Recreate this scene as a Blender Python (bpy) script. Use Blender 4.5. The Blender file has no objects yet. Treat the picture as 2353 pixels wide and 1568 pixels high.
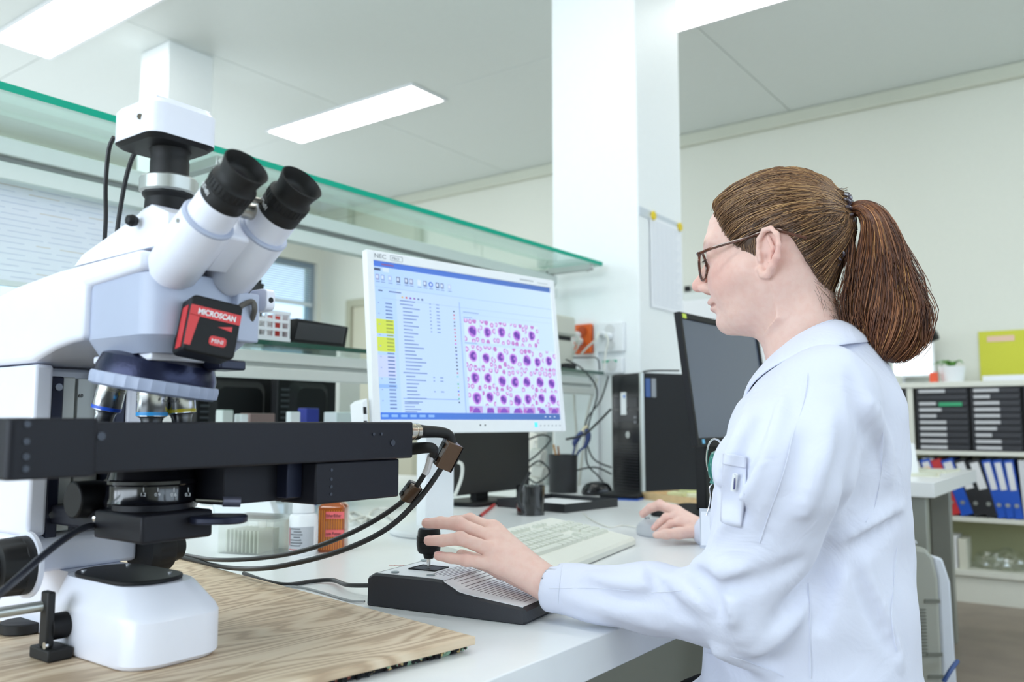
import bpy, bmesh, math, random
import numpy as np
from mathutils import Vector, Matrix, Euler
random.seed(4)
C = bpy.context.scene.collection
SC = bpy.context.scene
# ------------------------------------------------------------------ camera
F, CX, CY = 1936.0, 1176.5, 784.0
PITCH = math.radians(5.49); HEAD = math.radians(36.3)
CAM = Vector((0, 0, 0.97))
cd = bpy.data.cameras.new('camera'); cam = bpy.data.objects.new('camera', cd); C.objects.link(cam)
cd.sensor_width = 36; cd.lens = 36 * F / 2353; cd.clip_start = .02; cd.clip_end = 60
cam.location = CAM
cam.rotation_euler = (math.pi / 2 + PITCH, 0, HEAD - math.pi / 2)
cd.dof.use_dof = True; cd.dof.focus_distance = 1.12; cd.dof.aperture_fstop = 5.0
SC.camera = cam
# ------------------------------------------------------------------ world, light, exposure
SC.view_settings.view_transform = 'Standard'; SC.view_settings.look = 'None'
SC.view_settings.gamma = 1; SC.view_settings.use_curve_mapping = False
SC.view_settings.exposure = 0.27
w = bpy.data.worlds.new('sky'); SC.world = w; w.use_nodes = True
bg = w.node_tree.nodes['Background']; bg.inputs[0].default_value = (.62, .78, 1, 1); bg.inputs[1].default_value = 1.6
def area(name, loc, rot, sx, sy, power, col=(1, 1, 1)):
    l = bpy.data.lights.new(name, 'AREA'); l.shape = 'RECTANGLE'; l.size = sx; l.size_y = sy; l.energy = power; l.color = col
    o = bpy.data.objects.new(name, l); C.objects.link(o); o.location = loc; o.rotation_euler = rot
    return o
# daylight: area lamps at the windows; front and left ones are added, out of view
area('window_fill', (2.2, -2.9, 1.75), (math.pi / 2, 0, 0), 5.4, 1.7, 34, (.86, .93, 1))  # added fill lamp at the unseen front window
area('window_fill', (-2.9, 2.0, 1.75), (math.pi / 2, 0, -math.pi / 2), 5.0, 1.7, 112, (.86, .93, 1))  # added fill lamp at the unseen left window
area('window_fill', (2.6, 6.35, 1.75), (-math.pi / 2, 0, 0), 4.4, 1.5, 50, (.86, .93, 1))

# ------------------------------------------------------------------ helpers
fw = Vector((math.cos(HEAD) * math.cos(PITCH), math.sin(HEAD) * math.cos(PITCH), math.sin(PITCH)))
rt = Vector((math.sin(HEAD), -math.cos(HEAD), 0)); up = rt.cross(fw)
def ray(u, v): return fw + rt * ((u - CX) / F) + up * (-(v - CY) / F)
def P(u, v, d=None, X=None, Y=None, Z=None):
    r = ray(u, v)
    if d is not None: t = d
    elif X is not None: t = X / r.x
    elif Y is not None: t = Y / r.y
    else: t = (Z - CAM.z) / r.z
    return CAM + r * t
def lin(c): return tuple(((x / 12.92) if x <= .04045 else ((x + .055) / 1.055) ** 2.4) for x in c)
def hx(s):
    if isinstance(s, str): s = s.lstrip('#'); return lin([int(s[i:i + 2], 16) / 255 for i in (0, 2, 4)])
    return s
MATS = {}
def mat(name, col, rough=.5, metal=0., noise=0., nscale=40, bump=0., bscale=200, emit=0, coat=0, trans=0, sss=0, spec=None, aniso=0):
    if name in MATS: return MATS[name]
    m = bpy.data.materials.new(name); m.use_nodes = True; nt = m.node_tree; b = nt.nodes['Principled BSDF']
    c = hx(col)
    b.inputs['Base Color'].default_value = (*c, 1); b.inputs['Roughness'].default_value = rough; b.inputs['Metallic'].default_value = metal
    if coat: b.inputs['Coat Weight'].default_value = coat; b.inputs['Coat Roughness'].default_value = .08
    if trans: b.inputs['Transmission Weight'].default_value = trans
    if sss: b.inputs['Subsurface Weight'].default_value = sss; b.inputs['Subsurface Radius'].default_value = (.012, .005, .003); b.inputs['Subsurface Scale'].default_value = 1.0
    if spec is not None: b.inputs['Specular IOR Level'].default_value = spec
    if emit: b.inputs['Emission Color'].default_value = (*c, 1); b.inputs['Emission Strength'].default_value = emit
    tc = nt.nodes.new('ShaderNodeTexCoord')
    n = nt.nodes.new('ShaderNodeTexNoise'); n.inputs['Scale'].default_value = nscale; n.inputs['Detail'].default_value = 4
    nt.links.new(tc.outputs['Object'], n.inputs['Vector'])
    amt = noise if noise else .008
    r = nt.nodes.new('ShaderNodeValToRGB')
    r.color_ramp.elements[0].position = .3; r.color_ramp.elements[1].position = .7
    r.color_ramp.elements[0].color = (*[x * (1 - amt) for x in c], 1); r.color_ramp.elements[1].color = (*[min(1, x * (1 + amt)) for x in c], 1)
    nt.links.new(n.outputs['Fac'], r.inputs['Fac']); nt.links.new(r.outputs['Color'], b.inputs['Base Color'])
    if bump:
        n2 = nt.nodes.new('ShaderNodeTexNoise'); n2.inputs['Scale'].default_value = bscale; n2.inputs['Detail'].default_value = 3
        nt.links.new(tc.outputs['Object'], n2.inputs['Vector'])
        bp = nt.nodes.new('ShaderNodeBump'); bp.inputs['Strength'].default_value = bump; bp.inputs['Distance'].default_value = .002
        nt.links.new(n2.outputs['Fac'], bp.inputs['Height']); nt.links.new(bp.outputs['Normal'], b.inputs['Normal'])
    MATS[name] = m; return m
def glassmat(name, tint, gloss=.12, rough=.02):
    if name in MATS: return MATS[name]
    m = bpy.data.materials.new(name); m.use_nodes = True; nt = m.node_tree; nt.nodes.clear()
    o = nt.nodes.new('ShaderNodeOutputMaterial'); mx = nt.nodes.new('ShaderNodeMixShader'); t = nt.nodes.new('ShaderNodeBsdfTransparent'); g = nt.nodes.new('ShaderNodeBsdfGlossy')
    fr0 = nt.nodes.new('ShaderNodeLayerWeight'); fr = nt.nodes.new('ShaderNodeMath'); fr.operation = 'POWER'; fr.inputs[1].default_value = 5; nt.links.new(fr0.outputs['Facing'], fr.inputs[0])
    ad = nt.nodes.new('ShaderNodeMath'); ad.operation = 'ADD'; ad.inputs[1].default_value = gloss
    nt.links.new(fr.outputs[0], ad.inputs[0]); nt.links.new(ad.outputs[0], mx.inputs[0])
    t.inputs[0].default_value = (*tint, 1); g.inputs['Roughness'].default_value = rough; g.inputs[0].default_value = (1, 1, 1, 1)
    nt.links.new(t.outputs[0], mx.inputs[1]); nt.links.new(g.outputs[0], mx.inputs[2]); nt.links.new(mx.outputs[0], o.inputs[0])
    MATS[name] = m; return m

def wm(o):
    m = o.matrix_basis.copy()
    return wm(o.parent) @ m if o.parent else m
def catmull(pts, n=8, closed=False):
    pts = [Vector(p) for p in pts]
    if len(pts) < 3: return pts
    out = []; N = len(pts)
    rng = range(N if closed else N - 1)
    for i in rng:
        if closed: p0, p1, p2, p3 = pts[i - 1], pts[i], pts[(i + 1) % N], pts[(i + 2) % N]
        else: p0, p1, p2, p3 = pts[max(i - 1, 0)], pts[i], pts[i + 1], pts[min(i + 2, N - 1)]
        for k in range(n):
            t = k / n
            out.append(.5 * ((2 * p1) + (p2 - p0) * t + (2 * p0 - 5 * p1 + 4 * p2 - p3) * t * t + (3 * p1 - p0 - 3 * p2 + p3) * t ** 3))
    if not closed: out.append(pts[-1])
    return out
class MB:
    def __init__(s, M=None): s.v = []; s.f = []; s.M = M
    def add(s, vs, fs):
        o = len(s.v)
        s.v += [(s.M @ Vector(v)) if s.M is not None else Vector(v) for v in vs]
        s.f += [tuple(i + o for i in f) for f in fs]; return s
    def box(s, x0, x1, y0, y1, z0, z1):
        return s.add([(x, y, z) for z in (z0, z1) for y in (y0, y1) for x in (x0, x1)],
                     [(0, 2, 3, 1), (4, 5, 7, 6), (0, 1, 5, 4), (2, 6, 7, 3), (0, 4, 6, 2), (1, 3, 7, 5)])
    def obox(s, c, size, R=None):
        R = R or Matrix.Identity(3); h = [k / 2 for k in size]; c = Vector(c)
        vs = [c + R @ Vector((x, y, z)) for z in (-h[2], h[2]) for y in (-h[1], h[1]) for x in (-h[0], h[0])]
        return s.add(vs, [(0, 2, 3, 1), (4, 5, 7, 6), (0, 1, 5, 4), (2, 6, 7, 3), (0, 4, 6, 2), (1, 3, 7, 5)])
    def prism(s, pts, ax, lo, hi):
        def m(a, b, c): return {'x': (c, a, b), 'y': (a, c, b), 'z': (a, b, c)}[ax]
        n = len(pts); vs = [m(a, b, lo) for a, b in pts] + [m(a, b, hi) for a, b in pts]
        fs = [tuple(range(n)), tuple(range(2 * n - 1, n - 1, -1))] + [(i, i + n, (i + 1) % n + n, (i + 1) % n) for i in range(n)]
        return s.add(vs, fs)
    def loft(s, rings, caps=True, closed=False):
        n = len(rings[0]); vs = [p for r in rings for p in r]; fs = []
        L = len(rings)
        for k in range(L if closed else L - 1):
            a, b = k * n, ((k + 1) % L) * n
            fs += [(a + i, a + (i + 1) % n, b + (i + 1) % n, b + i) for i in range(n)]
        if caps and not closed: fs += [tuple(range(n - 1, -1, -1)), tuple(range((L - 1) * n, L * n))]
        return s.add(vs, fs)
    def frame(s, d):
        d = Vector(d).normalized(); a = Vector((0, 0, 1)) if abs(d.z) < .9 else Vector((1, 0, 0))
        x = d.cross(a).normalized(); return x, d.cross(x).normalized(), d
    def cyl(s, p0, p1, r0, r1=None, n=24):
        r1 = r0 if r1 is None else r1; p0 = Vector(p0); p1 = Vector(p1); x, y, d = s.frame(p1 - p0)
        return s.loft([[p + (x * math.cos(2 * math.pi * i / n) + y * math.sin(2 * math.pi * i / n)) * r for i in range(n)] for p, r in ((p0, r0), (p1, r1))])
    def lathe(s, prof, org=(0, 0, 0), d=(0, 0, 1), n=32):
        x, y, d = s.frame(d); org = Vector(org)
        return s.loft([[org + d * h + (x * math.cos(2 * math.pi * i / n) + y * math.sin(2 * math.pi * i / n)) * max(r, 1e-5) for i in range(n)] for r, h in prof])
    def tube(s, pts, r, n=8, sm=8, closed=False):
        pts = catmull(pts, sm, closed) if sm else [Vector(p) for p in pts]
        rings = []; x = None; N = len(pts)
        for i, p in enumerate(pts):
            if closed: d = (pts[(i + 1) % N] - pts[i - 1]).normalized()
            else: d = (pts[min(i + 1, N - 1)] - pts[max(i - 1, 0)]).normalized()
            if x is None: x, y, _ = s.frame(d)
            else:
                x = (x - d * x.dot(d)).normalized()
            y = d.cross(x)
            rr = r(i / (N - 1)) if callable(r) else r
            rings.append([p + (x * math.cos(2 * math.pi * k / n) + y * math.sin(2 * math.pi * k / n)) * rr for k in range(n)])
        return s.loft(rings, closed=closed)
    def build(s, name, m, parent=None, bevel=0, smooth=False, label=None, seg=2, sub=0, angle=35, kind=None):
        inv = wm(parent).inverted() if parent else Matrix.Identity(4)
        me = bpy.data.meshes.new(name); me.from_pydata([inv @ v for v in s.v], [], s.f); me.validate(); me.update()
        bm = bmesh.new(); bm.from_mesh(me); bmesh.ops.recalc_face_normals(bm, faces=bm.faces); bm.to_mesh(me); bm.free()
        o = bpy.data.objects.new(name, me); C.objects.link(o); me.materials.append(m)
        if parent: o.parent = parent
        if bevel:
            b = o.modifiers.new('bevel', 'BEVEL'); b.width = bevel; b.segments = seg; b.limit_method = 'ANGLE'; b.angle_limit = math.radians(30)
        if sub:
            q = o.modifiers.new('sub', 'SUBSURF'); q.levels = sub; q.render_levels = sub
        if smooth or bevel:
            me.polygons.foreach_set('use_smooth', [True] * len(me.polygons))
            me.set_sharp_from_angle(angle=math.radians(angle)) if not sub else None
        if label: o['label'] = label
        if kind: o['kind'] = kind
        return o
def screws(parent, m, pts, d, r, L=.0012, n=10):
    for p in pts: MB().cyl(Vector(p), Vector(p) + Vector(d) * L, r, n=n).build('screw', m, parent)
def thing(name, label, cat, loc=(0, 0, 0), rz=0, group=None):
    o = bpy.data.objects.new(name, None); C.objects.link(o); o.empty_display_size = .05
    o.location = loc; o.rotation_euler = (0, 0, rz); o['label'] = label; o['category'] = cat
    if group: o['group'] = group
    return o
def tag(o, label, cat, group=None):
    o['label'] = label; o['category'] = cat
    if group: o['group'] = group
    return o
def struct(o): o['kind'] = 'structure'; return o
def dup(o, loc=None, label=None, parent=None, rz=None):
    c = o.copy(); C.objects.link(c)
    if parent is not None: c.parent = parent
    if loc is not None: c.location = loc
    if rz is not None: c.rotation_euler = (0, 0, rz)
    if label: c['label'] = label
    for ch in list(o.children): dup(ch, parent=c)
    return c
def text(name, s, size, M, m, parent=None, ext=.0002, align='LEFT', sx=1, bold=0):
    cu = bpy.data.curves.new(name, 'FONT'); cu.body = s; cu.size = size; cu.extrude = ext; cu.align_x = align; cu.offset = bold
    t = bpy.data.objects.new(name, cu); C.objects.link(t)
    bpy.context.view_layer.update()
    me = bpy.data.meshes.new_from_object(t.evaluated_get(bpy.context.evaluated_depsgraph_get()))
    bpy.data.objects.remove(t)
    inv = wm(parent).inverted() if parent else Matrix.Identity(4)
    me.transform(inv @ M @ Matrix.Diagonal((sx, 1, 1, 1))); me.materials.clear(); me.materials.append(m); me.name = name
    o = bpy.data.objects.new(name, me); C.objects.link(o)
    if parent: o.parent = parent
    return o
def fr(o, x, y, z=None):
    x = Vector(x).normalized(); y = Vector(y).normalized(); z = x.cross(y).normalized(); y = z.cross(x)
    M = Matrix((x, y, z)).transposed().to_4x4(); M.translation = Vector(o); return M
def rrect(x0, x1, y0, y1, r, n=6):
    out = []
    for cx, cy, a in ((x1 - r, y1 - r, 0), (x0 + r, y1 - r, 90), (x0 + r, y0 + r, 180), (x1 - r, y0 + r, 270)):
        for k in range(n + 1):
            t = math.radians(a + 90 * k / n); out.append((cx + r * math.cos(t), cy + r * math.sin(t)))
    return out
# ------------------------------------------------------------------ materials
M_wall = mat('wall_paint', '#e2e4da', .8, bump=.05)
M_ceil = mat('ceiling_metal', '#dfe5e3', .55)
M_white = mat('white_paint', '#eef1f4', .45)
M_pill = mat('pillar_paint', '#f1f5f6', .5)
M_lam = mat('white_laminate', '#eef1f3', .28)
M_alu = mat('brushed_aluminium', '#b9bdba', .35, .7)
M_alul = mat('anodised_rail', '#d5dad7', .45, .25)
M_dark = mat('black_plastic', '#101114', .5, spec=.3)
M_black = mat('black_anodised', '#1a1b23', .45, .1, spec=.3, bump=.05, bscale=900)
M_chrome = mat('chrome', '#e4e6e8', .17, 1)
M_steel = mat('steel', '#b6b4ac', .28, 1)
M_green = mat('glass_edge_green', '#05a387', .3, spec=.2)
M_dgreen = mat('glass_edge_dark_green', '#0c4a3c', .15, coat=.5)
M_glass = glassmat('shelf_glass', (.84, .95, .92), .08)
M_clear = glassmat('clear_glass', (.96, .98, .97), .05)
M_mwhite = mat('microscope_white', '#eef1fd', .3, coat=.2)
M_mgrey = mat('microscope_grey', '#b3bcd2', .38)
M_rubber = mat('black_rubber', '#0d0e10', .6)
M_floor = mat('floor_vinyl', '#93877a', .45, noise=.12, nscale=6)
M_paper = mat('paper', '#eef1f6', .8)
M_red = mat('red_plastic', '#d22a2a', .35)
M_cable = mat('cable_black', '#202124', .45)
M_wcable = mat('cable_white', '#dcdcd4', .5)
M_hwhite = mat('monitor_white', '#eff2f5', .4)
# ------------------------------------------------------------------ room shell
XW, YW, ZC = 5.6, 6.5, 3.06
X0, Y0 = -3.0, -3.0
o = MB().box(X0, XW, Y0, YW, -.1, 0).build('floor', M_floor); struct(o)
# ceiling: long metal panels with recessed joints
cp = MB().box(X0, XW, Y0, YW, ZC + .03, ZC + .12).build('ceiling', M_ceil); struct(cp)
k = 0; x = X0
first = None
px = MB().box(-.6, .6, -1.19, 1.19, ZC, ZC + .03)
pw = 1.83; lampx = [.2, 2.03, 3.86]
xe = [-3.0, -1.33, .5 - .0, 1.1 - .0]
for i in range(5):
    for j in range(4):
        x0 = X0 + i * 1.72; y0 = Y0 + j * 2.375
        MB().box(x0 + .002, x0 + 1.718, y0 + .002, y0 + 2.373, ZC, ZC + .029).build('ceiling_panel', M_ceil, cp, bevel=.0015, seg=1)
def wallholes(name, axis, pos, th, a0, a1, holes, m):
    """wall lying in plane axis=pos, running a0..a1; holes = [(s0,s1,z0,z1)] sorted"""
    mb = MB()
    def bx(s0, s1, z0, z1):
        if axis == 'x': mb.box(pos, pos + th, s0, s1, z0, z1)
        else: mb.box(s0, s1, pos, pos + th, z0, z1)
    s = a0
    for h in holes:
        bx(s, h[0], 0, ZC + .1); bx(h[0], h[1], 0, h[2]); bx(h[0], h[1], h[3], ZC + .1); s = h[1]
    bx(s, a1, 0, ZC + .1)
    return struct(mb.build(name, m))
wallholes('wall_right', 'x', XW, .2, Y0, YW + .2, [], M_wall)
wallholes('wall_back', 'y', YW, .2, X0, XW, [(2.6, 5.56, .95, 2.55)], M_wall)
wallholes('wall_left', 'x', X0 - .2, .2, Y0, YW, [(-.6, 4.6, .9, 2.6)], M_wall)
wallholes('wall_front', 'y', Y0 - .2, .2, X0, XW, [(-.6, 5.0, .9, 2.6)], M_wall)
M_frame = mat('window_frame', '#8b9cab', .4)
M_skyout = glassmat('window_glass', (.9, .96, .97), .05)
def window(n, axis, pos, s0, s1, z0, z1, cnt, blind=None):
    root = bpy.data.objects.new('window_%d' % n, None); C.objects.link(root); root['kind'] = 'structure'
    root.location = ((s0 + s1) / 2, pos, z0) if axis == 'y' else (pos, (s0 + s1) / 2, z0)
    def bx(mb, a0, a1, d0, d1, b0, b1):
        if axis == 'x': mb.box(pos + d0, pos + d1, a0, a1, b0, b1)
        else: mb.box(a0, a1, pos + d0, pos + d1, b0, b1)
    m = MB(); bx(m, s0, s1, .05, .11, z0, z0 + .06); bx(m, s0, s1, .05, .11, z1 - .06, z1)
    for i in range(cnt + 1):
        a = s0 + (s1 - s0 - .06) * i / cnt; bx(m, a, a + .06, .05, .11, z0 + .06, z1 - .06)
    m.build('window_frame', M_frame, root, bevel=.004)
    for i in range(cnt):
        a = s0 + (s1 - s0 - .06) * i / cnt + .06; b = s0 + (s1 - s0 - .06) * (i + 1) / cnt
        m = MB(); bx(m, a, b, .075, .08, z0 + .06, z1 - .06); m.build('pane', M_skyout, root)
    m = MB(); bx(m, s0 - .03, s1 + .03, -.04 if pos > 0 else .16, .05 if pos > 0 else .24, z0 - .03, z0); m.build('window_sill', M_white, root, bevel=.004)
    if blind:
        M_bl = mat('blind_slat', '#dfe8ee', .5)
        z = z1 - .06
        while z > blind:
            m = MB(); bx(m, s0 + .06, s1 - .06, .01, .045, z - .012, z - .008); m.build('slat', M_bl, root); z -= .022
        m = MB(); bx(m, s0 + .05, s1 - .05, .01, .045, blind - .03, blind); m.build('blind_rail', M_bl, root)
    return root
window(1, 'y', YW, 2.6, 5.56, .95, 2.55, 4, blind=2.14)
window(2, 'x', X0 - .2, -.6, 4.6, .9, 2.6, 5)  # unseen left window, added for the light
window(3, 'y', Y0 - .2, -.6, 5.0, .9, 2.6, 5)  # unseen front window, likewise added to light the room
# trees outside the far window
M_leaf = mat('tree_leaves', '#a9cf9a', .7, noise=.4, nscale=8)
rr = random.Random(2)
for i, (x, y, r) in enumerate(((2.6, 10.5, 1.5), (6.8, 11.8, 1.8))):
    t = thing('tree', ('round leafy tree outside the back window, left of the two', 'broad leafy tree outside the back window, right of the two')[i], 'tree', (x, y, -1.0))
    MB().cyl((x, y, -1), (x, y, 1.6), .14, .1, 10).build('trunk', mat('bark', '#5b4a3c', .9), t)
    m = MB()
    for k in range(700):
        d = Vector((rr.gauss(0, 1), rr.gauss(0, 1), rr.gauss(0, 1))).normalized() * r * rr.uniform(.5, 1); c = Vector((x, y, 2.3)) + d
        a = Vector((rr.gauss(0, 1), rr.gauss(0, 1), rr.gauss(0, 1))).normalized() * .13; b = a.orthogonal().normalized() * .09
        m.add([c - a, c + b, c + a, c - b], [(0, 1, 2, 3)])
    m.build('foliage', M_leaf, t, kind='stuff')
struct(MB().box(-14, 18, -14, 24, -1.2, -1.0).build('ground_outside', mat('lawn', '#7f9a63', .9, noise=.2, nscale=2)))
# cove trim at the junction of the right wall and the ceiling
struct(MB().box(XW - .05, XW, Y0, YW, ZC - .09, ZC).build('trim_1', mat('cove', '#cfd2c4', .7), bevel=.01))
struct(MB().box(XW - .015, XW, Y0, YW, 0, .09).build('baseboard_right', M_white, bevel=.004))
struct(MB().box(X0, XW, YW - .015, YW, 0, .09).build('baseboard_back', M_white, bevel=.004))
# pillars
p1 = struct(MB().box(2.96, 3.37, 1.55, 1.96, 0, ZC).build('pillar', M_pill, bevel=.006))
struct(MB().box(2.47, 2.75, 4.15, 4.43, 0, ZC).build('pillar', M_pill, bevel=.006))
# door in right wall (seen behind the shelf)
dr = bpy.data.objects.new('door_1', None); C.objects.link(dr); dr.location = (XW, 5.59, 0); dr['kind'] = 'structure'
MB().box(XW - .03, XW - .005, 5.19, 5.99, 0, 2.07).build('leaf', mat('door_beige', '#c9c6b0', .6), dr, bevel=.003)
m = MB().box(XW - .05, XW, 5.11, 5.18, 0, 2.14).box(XW - .05, XW, 6.0, 6.07, 0, 2.14).box(XW - .05, XW, 5.18, 6.0, 2.07, 2.14)
m.build('door_frame', mat('door_frame', '#b3b29c', .5), dr, bevel=.003)
m = MB().tube([(XW - .03, 5.29, 1.02), (XW - .08, 5.29, 1.02), (XW - .085, 5.32, 1.02), (XW - .085, 5.41, 1.02)], .009, 10); m.build('door_handle', M_steel, dr, smooth=True)
# ceiling lights
M_lamp = mat('lamp_diffuser', (1, .99, .96), .5, emit=6.6)
LX = (.2, 2.03, 3.86); LY = (4.2, 1.2, -1.75)
names = {}
def clight(x, y, label):
    t = thing('ceiling_light', label, 'ceiling light', (x, y, ZC), 0, 'recessed ceiling lights')
    m = MB()
    a, b = .15, .7
    m.box(x - a - .02, x + a + .02, y - b - .02, y - b, ZC - .012, ZC).box(x - a - .02, x + a + .02, y + b, y + b + .02, ZC - .012, ZC)
    m.box(x - a - .02, x - a, y - b, y + b, ZC - .012, ZC).box(x + a, x + a + .02, y - b, y + b, ZC - .012, ZC)
    m.build('lamp_frame', M_white, t, bevel=.002)
    m = MB().prism(rrect(x - a, x + a, y - b, y + b, .02), 'z', ZC - .01, ZC - .002); m.build('diffuser', M_lamp, t)
    return t
for i, x in enumerate(LX):
    for j, y in enumerate(LY):
        if (i, j) == (2, 0): l = 'long rectangular ceiling light seen whole above the monitor'
        elif (i, j) == (1, 0): l = 'bright ceiling light cut by the top left corner of the picture'
        elif (i, j) == (2, 1): l = 'bright ceiling light at the top edge, just right of the big pillar'
        else: l = 'ceiling light outside the picture, ' + ('left wall row', 'middle row', 'right wall row')[i] + ', ' + ('by the back windows', 'middle one', 'by the front windows')[j]
        clight(x, y, l)
# ------------------------------------------------------------------ bench
ZD = .72
bench = thing('workbench', 'long white laminate laboratory bench carrying the microscope and monitors', 'workbench', (1.45, 1.7, 0))
MB().box(-1.6, 2.2, .519, 2.9, ZD - .045, ZD).prism([(2.202, .519), (2.62, .519), (2.62, .95), (3.40, .95), (3.40, 1.54), (2.94, 1.54), (2.94, 2.9), (2.202, 2.9)], 'z', ZD - .045, ZD).build('benchtop', M_lam, bench, bevel=.0015)
M_leg = mat('bench_leg', '#9a9d95', .4, .3)
for x, y in ((-1.4, .7), (-1.4, 2.7), (2.2, .8), (2.2, 2.7), (3.3, 1.05), (3.3, 1.45)):
    MB().box(x - .025, x + .025, y - .04, y + .04, 0, ZD - .045).build('leg', M_leg, bench, bevel=.003)
M_gp = mat('grey_panel', '#84857b', .6)
MB().box(-1.5, 2.58, .98, 1.0, .04, ZD - .045).build('modesty_panel', M_gp, bench)
side = thing('side_table', 'thick white side table behind the seated woman, in front of the binder cabinet', 'table', (3.95, 1.05, 0))
MB().box(3.41, 4.44, .60, 1.5, .695, .75).build('tabletop', M_lam, side, bevel=.002)
for x, y in ((3.5, .68), (3.5, 1.42), (4.24, .72), (4.24, 1.42)):
    MB().box(x - .03, x + .03, y - .04, y + .04, 0, .695).build('leg', M_leg, side, bevel=.003)
MB().box(4.23, 4.25, .76, 1.38, .08, .695).build('side_panel', M_gp, side)
MB().box(3.5, 4.34, 1.40, 1.42, .3, .695).build('back_panel', M_gp, side)
# ------------------------------------------------------------------ glass shelving
YF, YP = 1.68, 1.89
shelf = thing('shelving_frame', 'aluminium shelving frame with two green-edged glass shelves above the bench', 'shelf', (1.1, YP, ZD))
for x in (2.83, 1.2 - 2.2):
    MB().box(x - .025, x + .025, YP, YP + .045, ZD, 1.585).build('post', M_alu, shelf, bevel=.003)
def rail(z0, z1):
    m = MB().box(-1.5, 2.86, YP - .02, YP, z0, z0 + (z1 - z0) * .42).box(-1.5, 2.86, YP - .02, YP, z0 + (z1 - z0) * .58, z1)
    m.box(-1.5, 2.86, YP - .004, YP + .03, z0 + .004, z1 - .004)
    return m.build('rail', M_alul, shelf, bevel=.003)
rail(1.475, 1.565)
YP_, YP = YP, YF + .035; rail(1.075, 1.143); YP = YP_
MB().box(-1.5, 2.86, YP - .0045, YP - .004, 1.475 + .038, 1.475 + .052).build('groove', mat('groove_grey', '#8f938f', .5, .3), shelf)
for z, mg, d in ((1.593, M_green, .015), (1.156, M_dgreen, .012)):
    s = MB().box(-1.5, 2.9, YF + .0015, YP + .22, z, z + d).build('glass_shelf', M_glass, shelf)
    MB().box(-1.5, 2.9, YF, YF + .0015, z, z + d).build('front_edge', mg, s)
    MB().box(2.9, 2.9015, YF, YP + .22, z, z + d).build('end_edge', mg, s)
    for x in (2.83, 1.15, -.3):
        m = MB().box(x - .014, x + .014, YF + .01, YP, z - .026, z - .002)
        m.cyl((x, YF + .03, z - .003), (x, YF + .03, z - .03), .008, n=12).cyl((x, YF + .015, z - .014), (x, YF + .004, z - .014), .011, n=12)
        m.build('bracket', M_alu, shelf, bevel=.002)
# ------------------------------------------------------------------ plywood board on rubber mat
ZB = .737
bc = P(1093, 1463, Z=ZB); ang = math.atan2(*(reversed((P(400, 1280, Z=ZB) - bc)[:2])))
bu = Vector((math.cos(ang + math.pi / 2), math.sin(ang + math.pi / 2), 0)); bv = Vector((math.cos(ang), math.sin(ang), 0))
def woodmat():
    m = bpy.data.materials.new('plywood_grain'); m.use_nodes = True; nt = m.node_tree; b = nt.nodes['Principled BSDF']; b.inputs['Roughness'].default_value = .55
    tc = nt.nodes.new('ShaderNodeTexCoord'); mp = nt.nodes.new('ShaderNodeMapping'); nt.links.new(tc.outputs['Object'], mp.inputs[0])
    mp.inputs['Scale'].default_value = (1.0, 4.2, 1)
    n = nt.nodes.new('ShaderNodeTexNoise'); n.inputs['Scale'].default_value = 2.6; n.inputs['Detail'].default_value = 1.5; n.inputs['Distortion'].default_value = .6
    nt.links.new(mp.outputs[0], n.inputs['Vector'])
    mu = nt.nodes.new('ShaderNodeMath'); mu.operation = 'MULTIPLY'; mu.inputs[1].default_value = 95
    si = nt.nodes.new('ShaderNodeMath'); si.operation = 'SINE'
    nt.links.new(n.outputs['Fac'], mu.inputs[0]); 
    f = nt.nodes.new('ShaderNodeTexNoise'); f.inputs['Scale'].default_value = 60; f.inputs['Detail'].default_value = 4
    mp2 = nt.nodes.new('ShaderNodeMapping'); mp2.inputs['Scale'].default_value = (.12, 2.2, 1); nt.links.new(tc.outputs['Object'], mp2.inputs[0]); nt.links.new(mp2.outputs[0], f.inputs['Vector'])
    ad = nt.nodes.new('ShaderNodeMath'); ad.operation = 'MULTIPLY_ADD'; ad.inputs[1].default_value = 6
    nt.links.new(f.outputs['Fac'], ad.inputs[0]); nt.links.new(mu.outputs[0], ad.inputs[2]); nt.links.new(ad.outputs[0], si.inputs[0])
    r = nt.nodes.new('ShaderNodeValToRGB'); e = r.color_ramp.elements
    ma = nt.nodes.new('ShaderNodeMath'); ma.operation = 'MULTIPLY_ADD'; ma.inputs[1].default_value = .5; ma.inputs[2].default_value = .5; nt.links.new(si.outputs[0], ma.inputs[0])
    e[0].position = 0; e[0].color = (*hx('#b89f84'), 1); e[1].position = 1; e[1].color = (*hx('#dfccb2'), 1)
    q = r.color_ramp.elements.new(.35); q.color = (*hx('#d2bb9e'), 1)
    nt.links.new(ma.outputs[0], r.inputs[0]); nt.links.new(r.outputs[0], b.inputs['Base Color'])
    bp = nt.nodes.new('ShaderNodeBump'); bp.inputs['Strength'].default_value = .25; bp.inputs['Distance'].default_value = .001
    nt.links.new(f.outputs['Fac'], bp.inputs['Height']); nt.links.new(bp.outputs[0], b.inputs['Normal'])
    return m
bd = thing('plywood_board', 'light plywood board with wavy grain lying under the microscope', 'board', (bc.x, bc.y, ZD), ang + math.pi / 2)
WM = wm(bd)
MB(WM).box(0, .82, -.86, 0, .008, ZB - ZD).build('board', woodmat(), bd, bevel=.0012)
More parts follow.
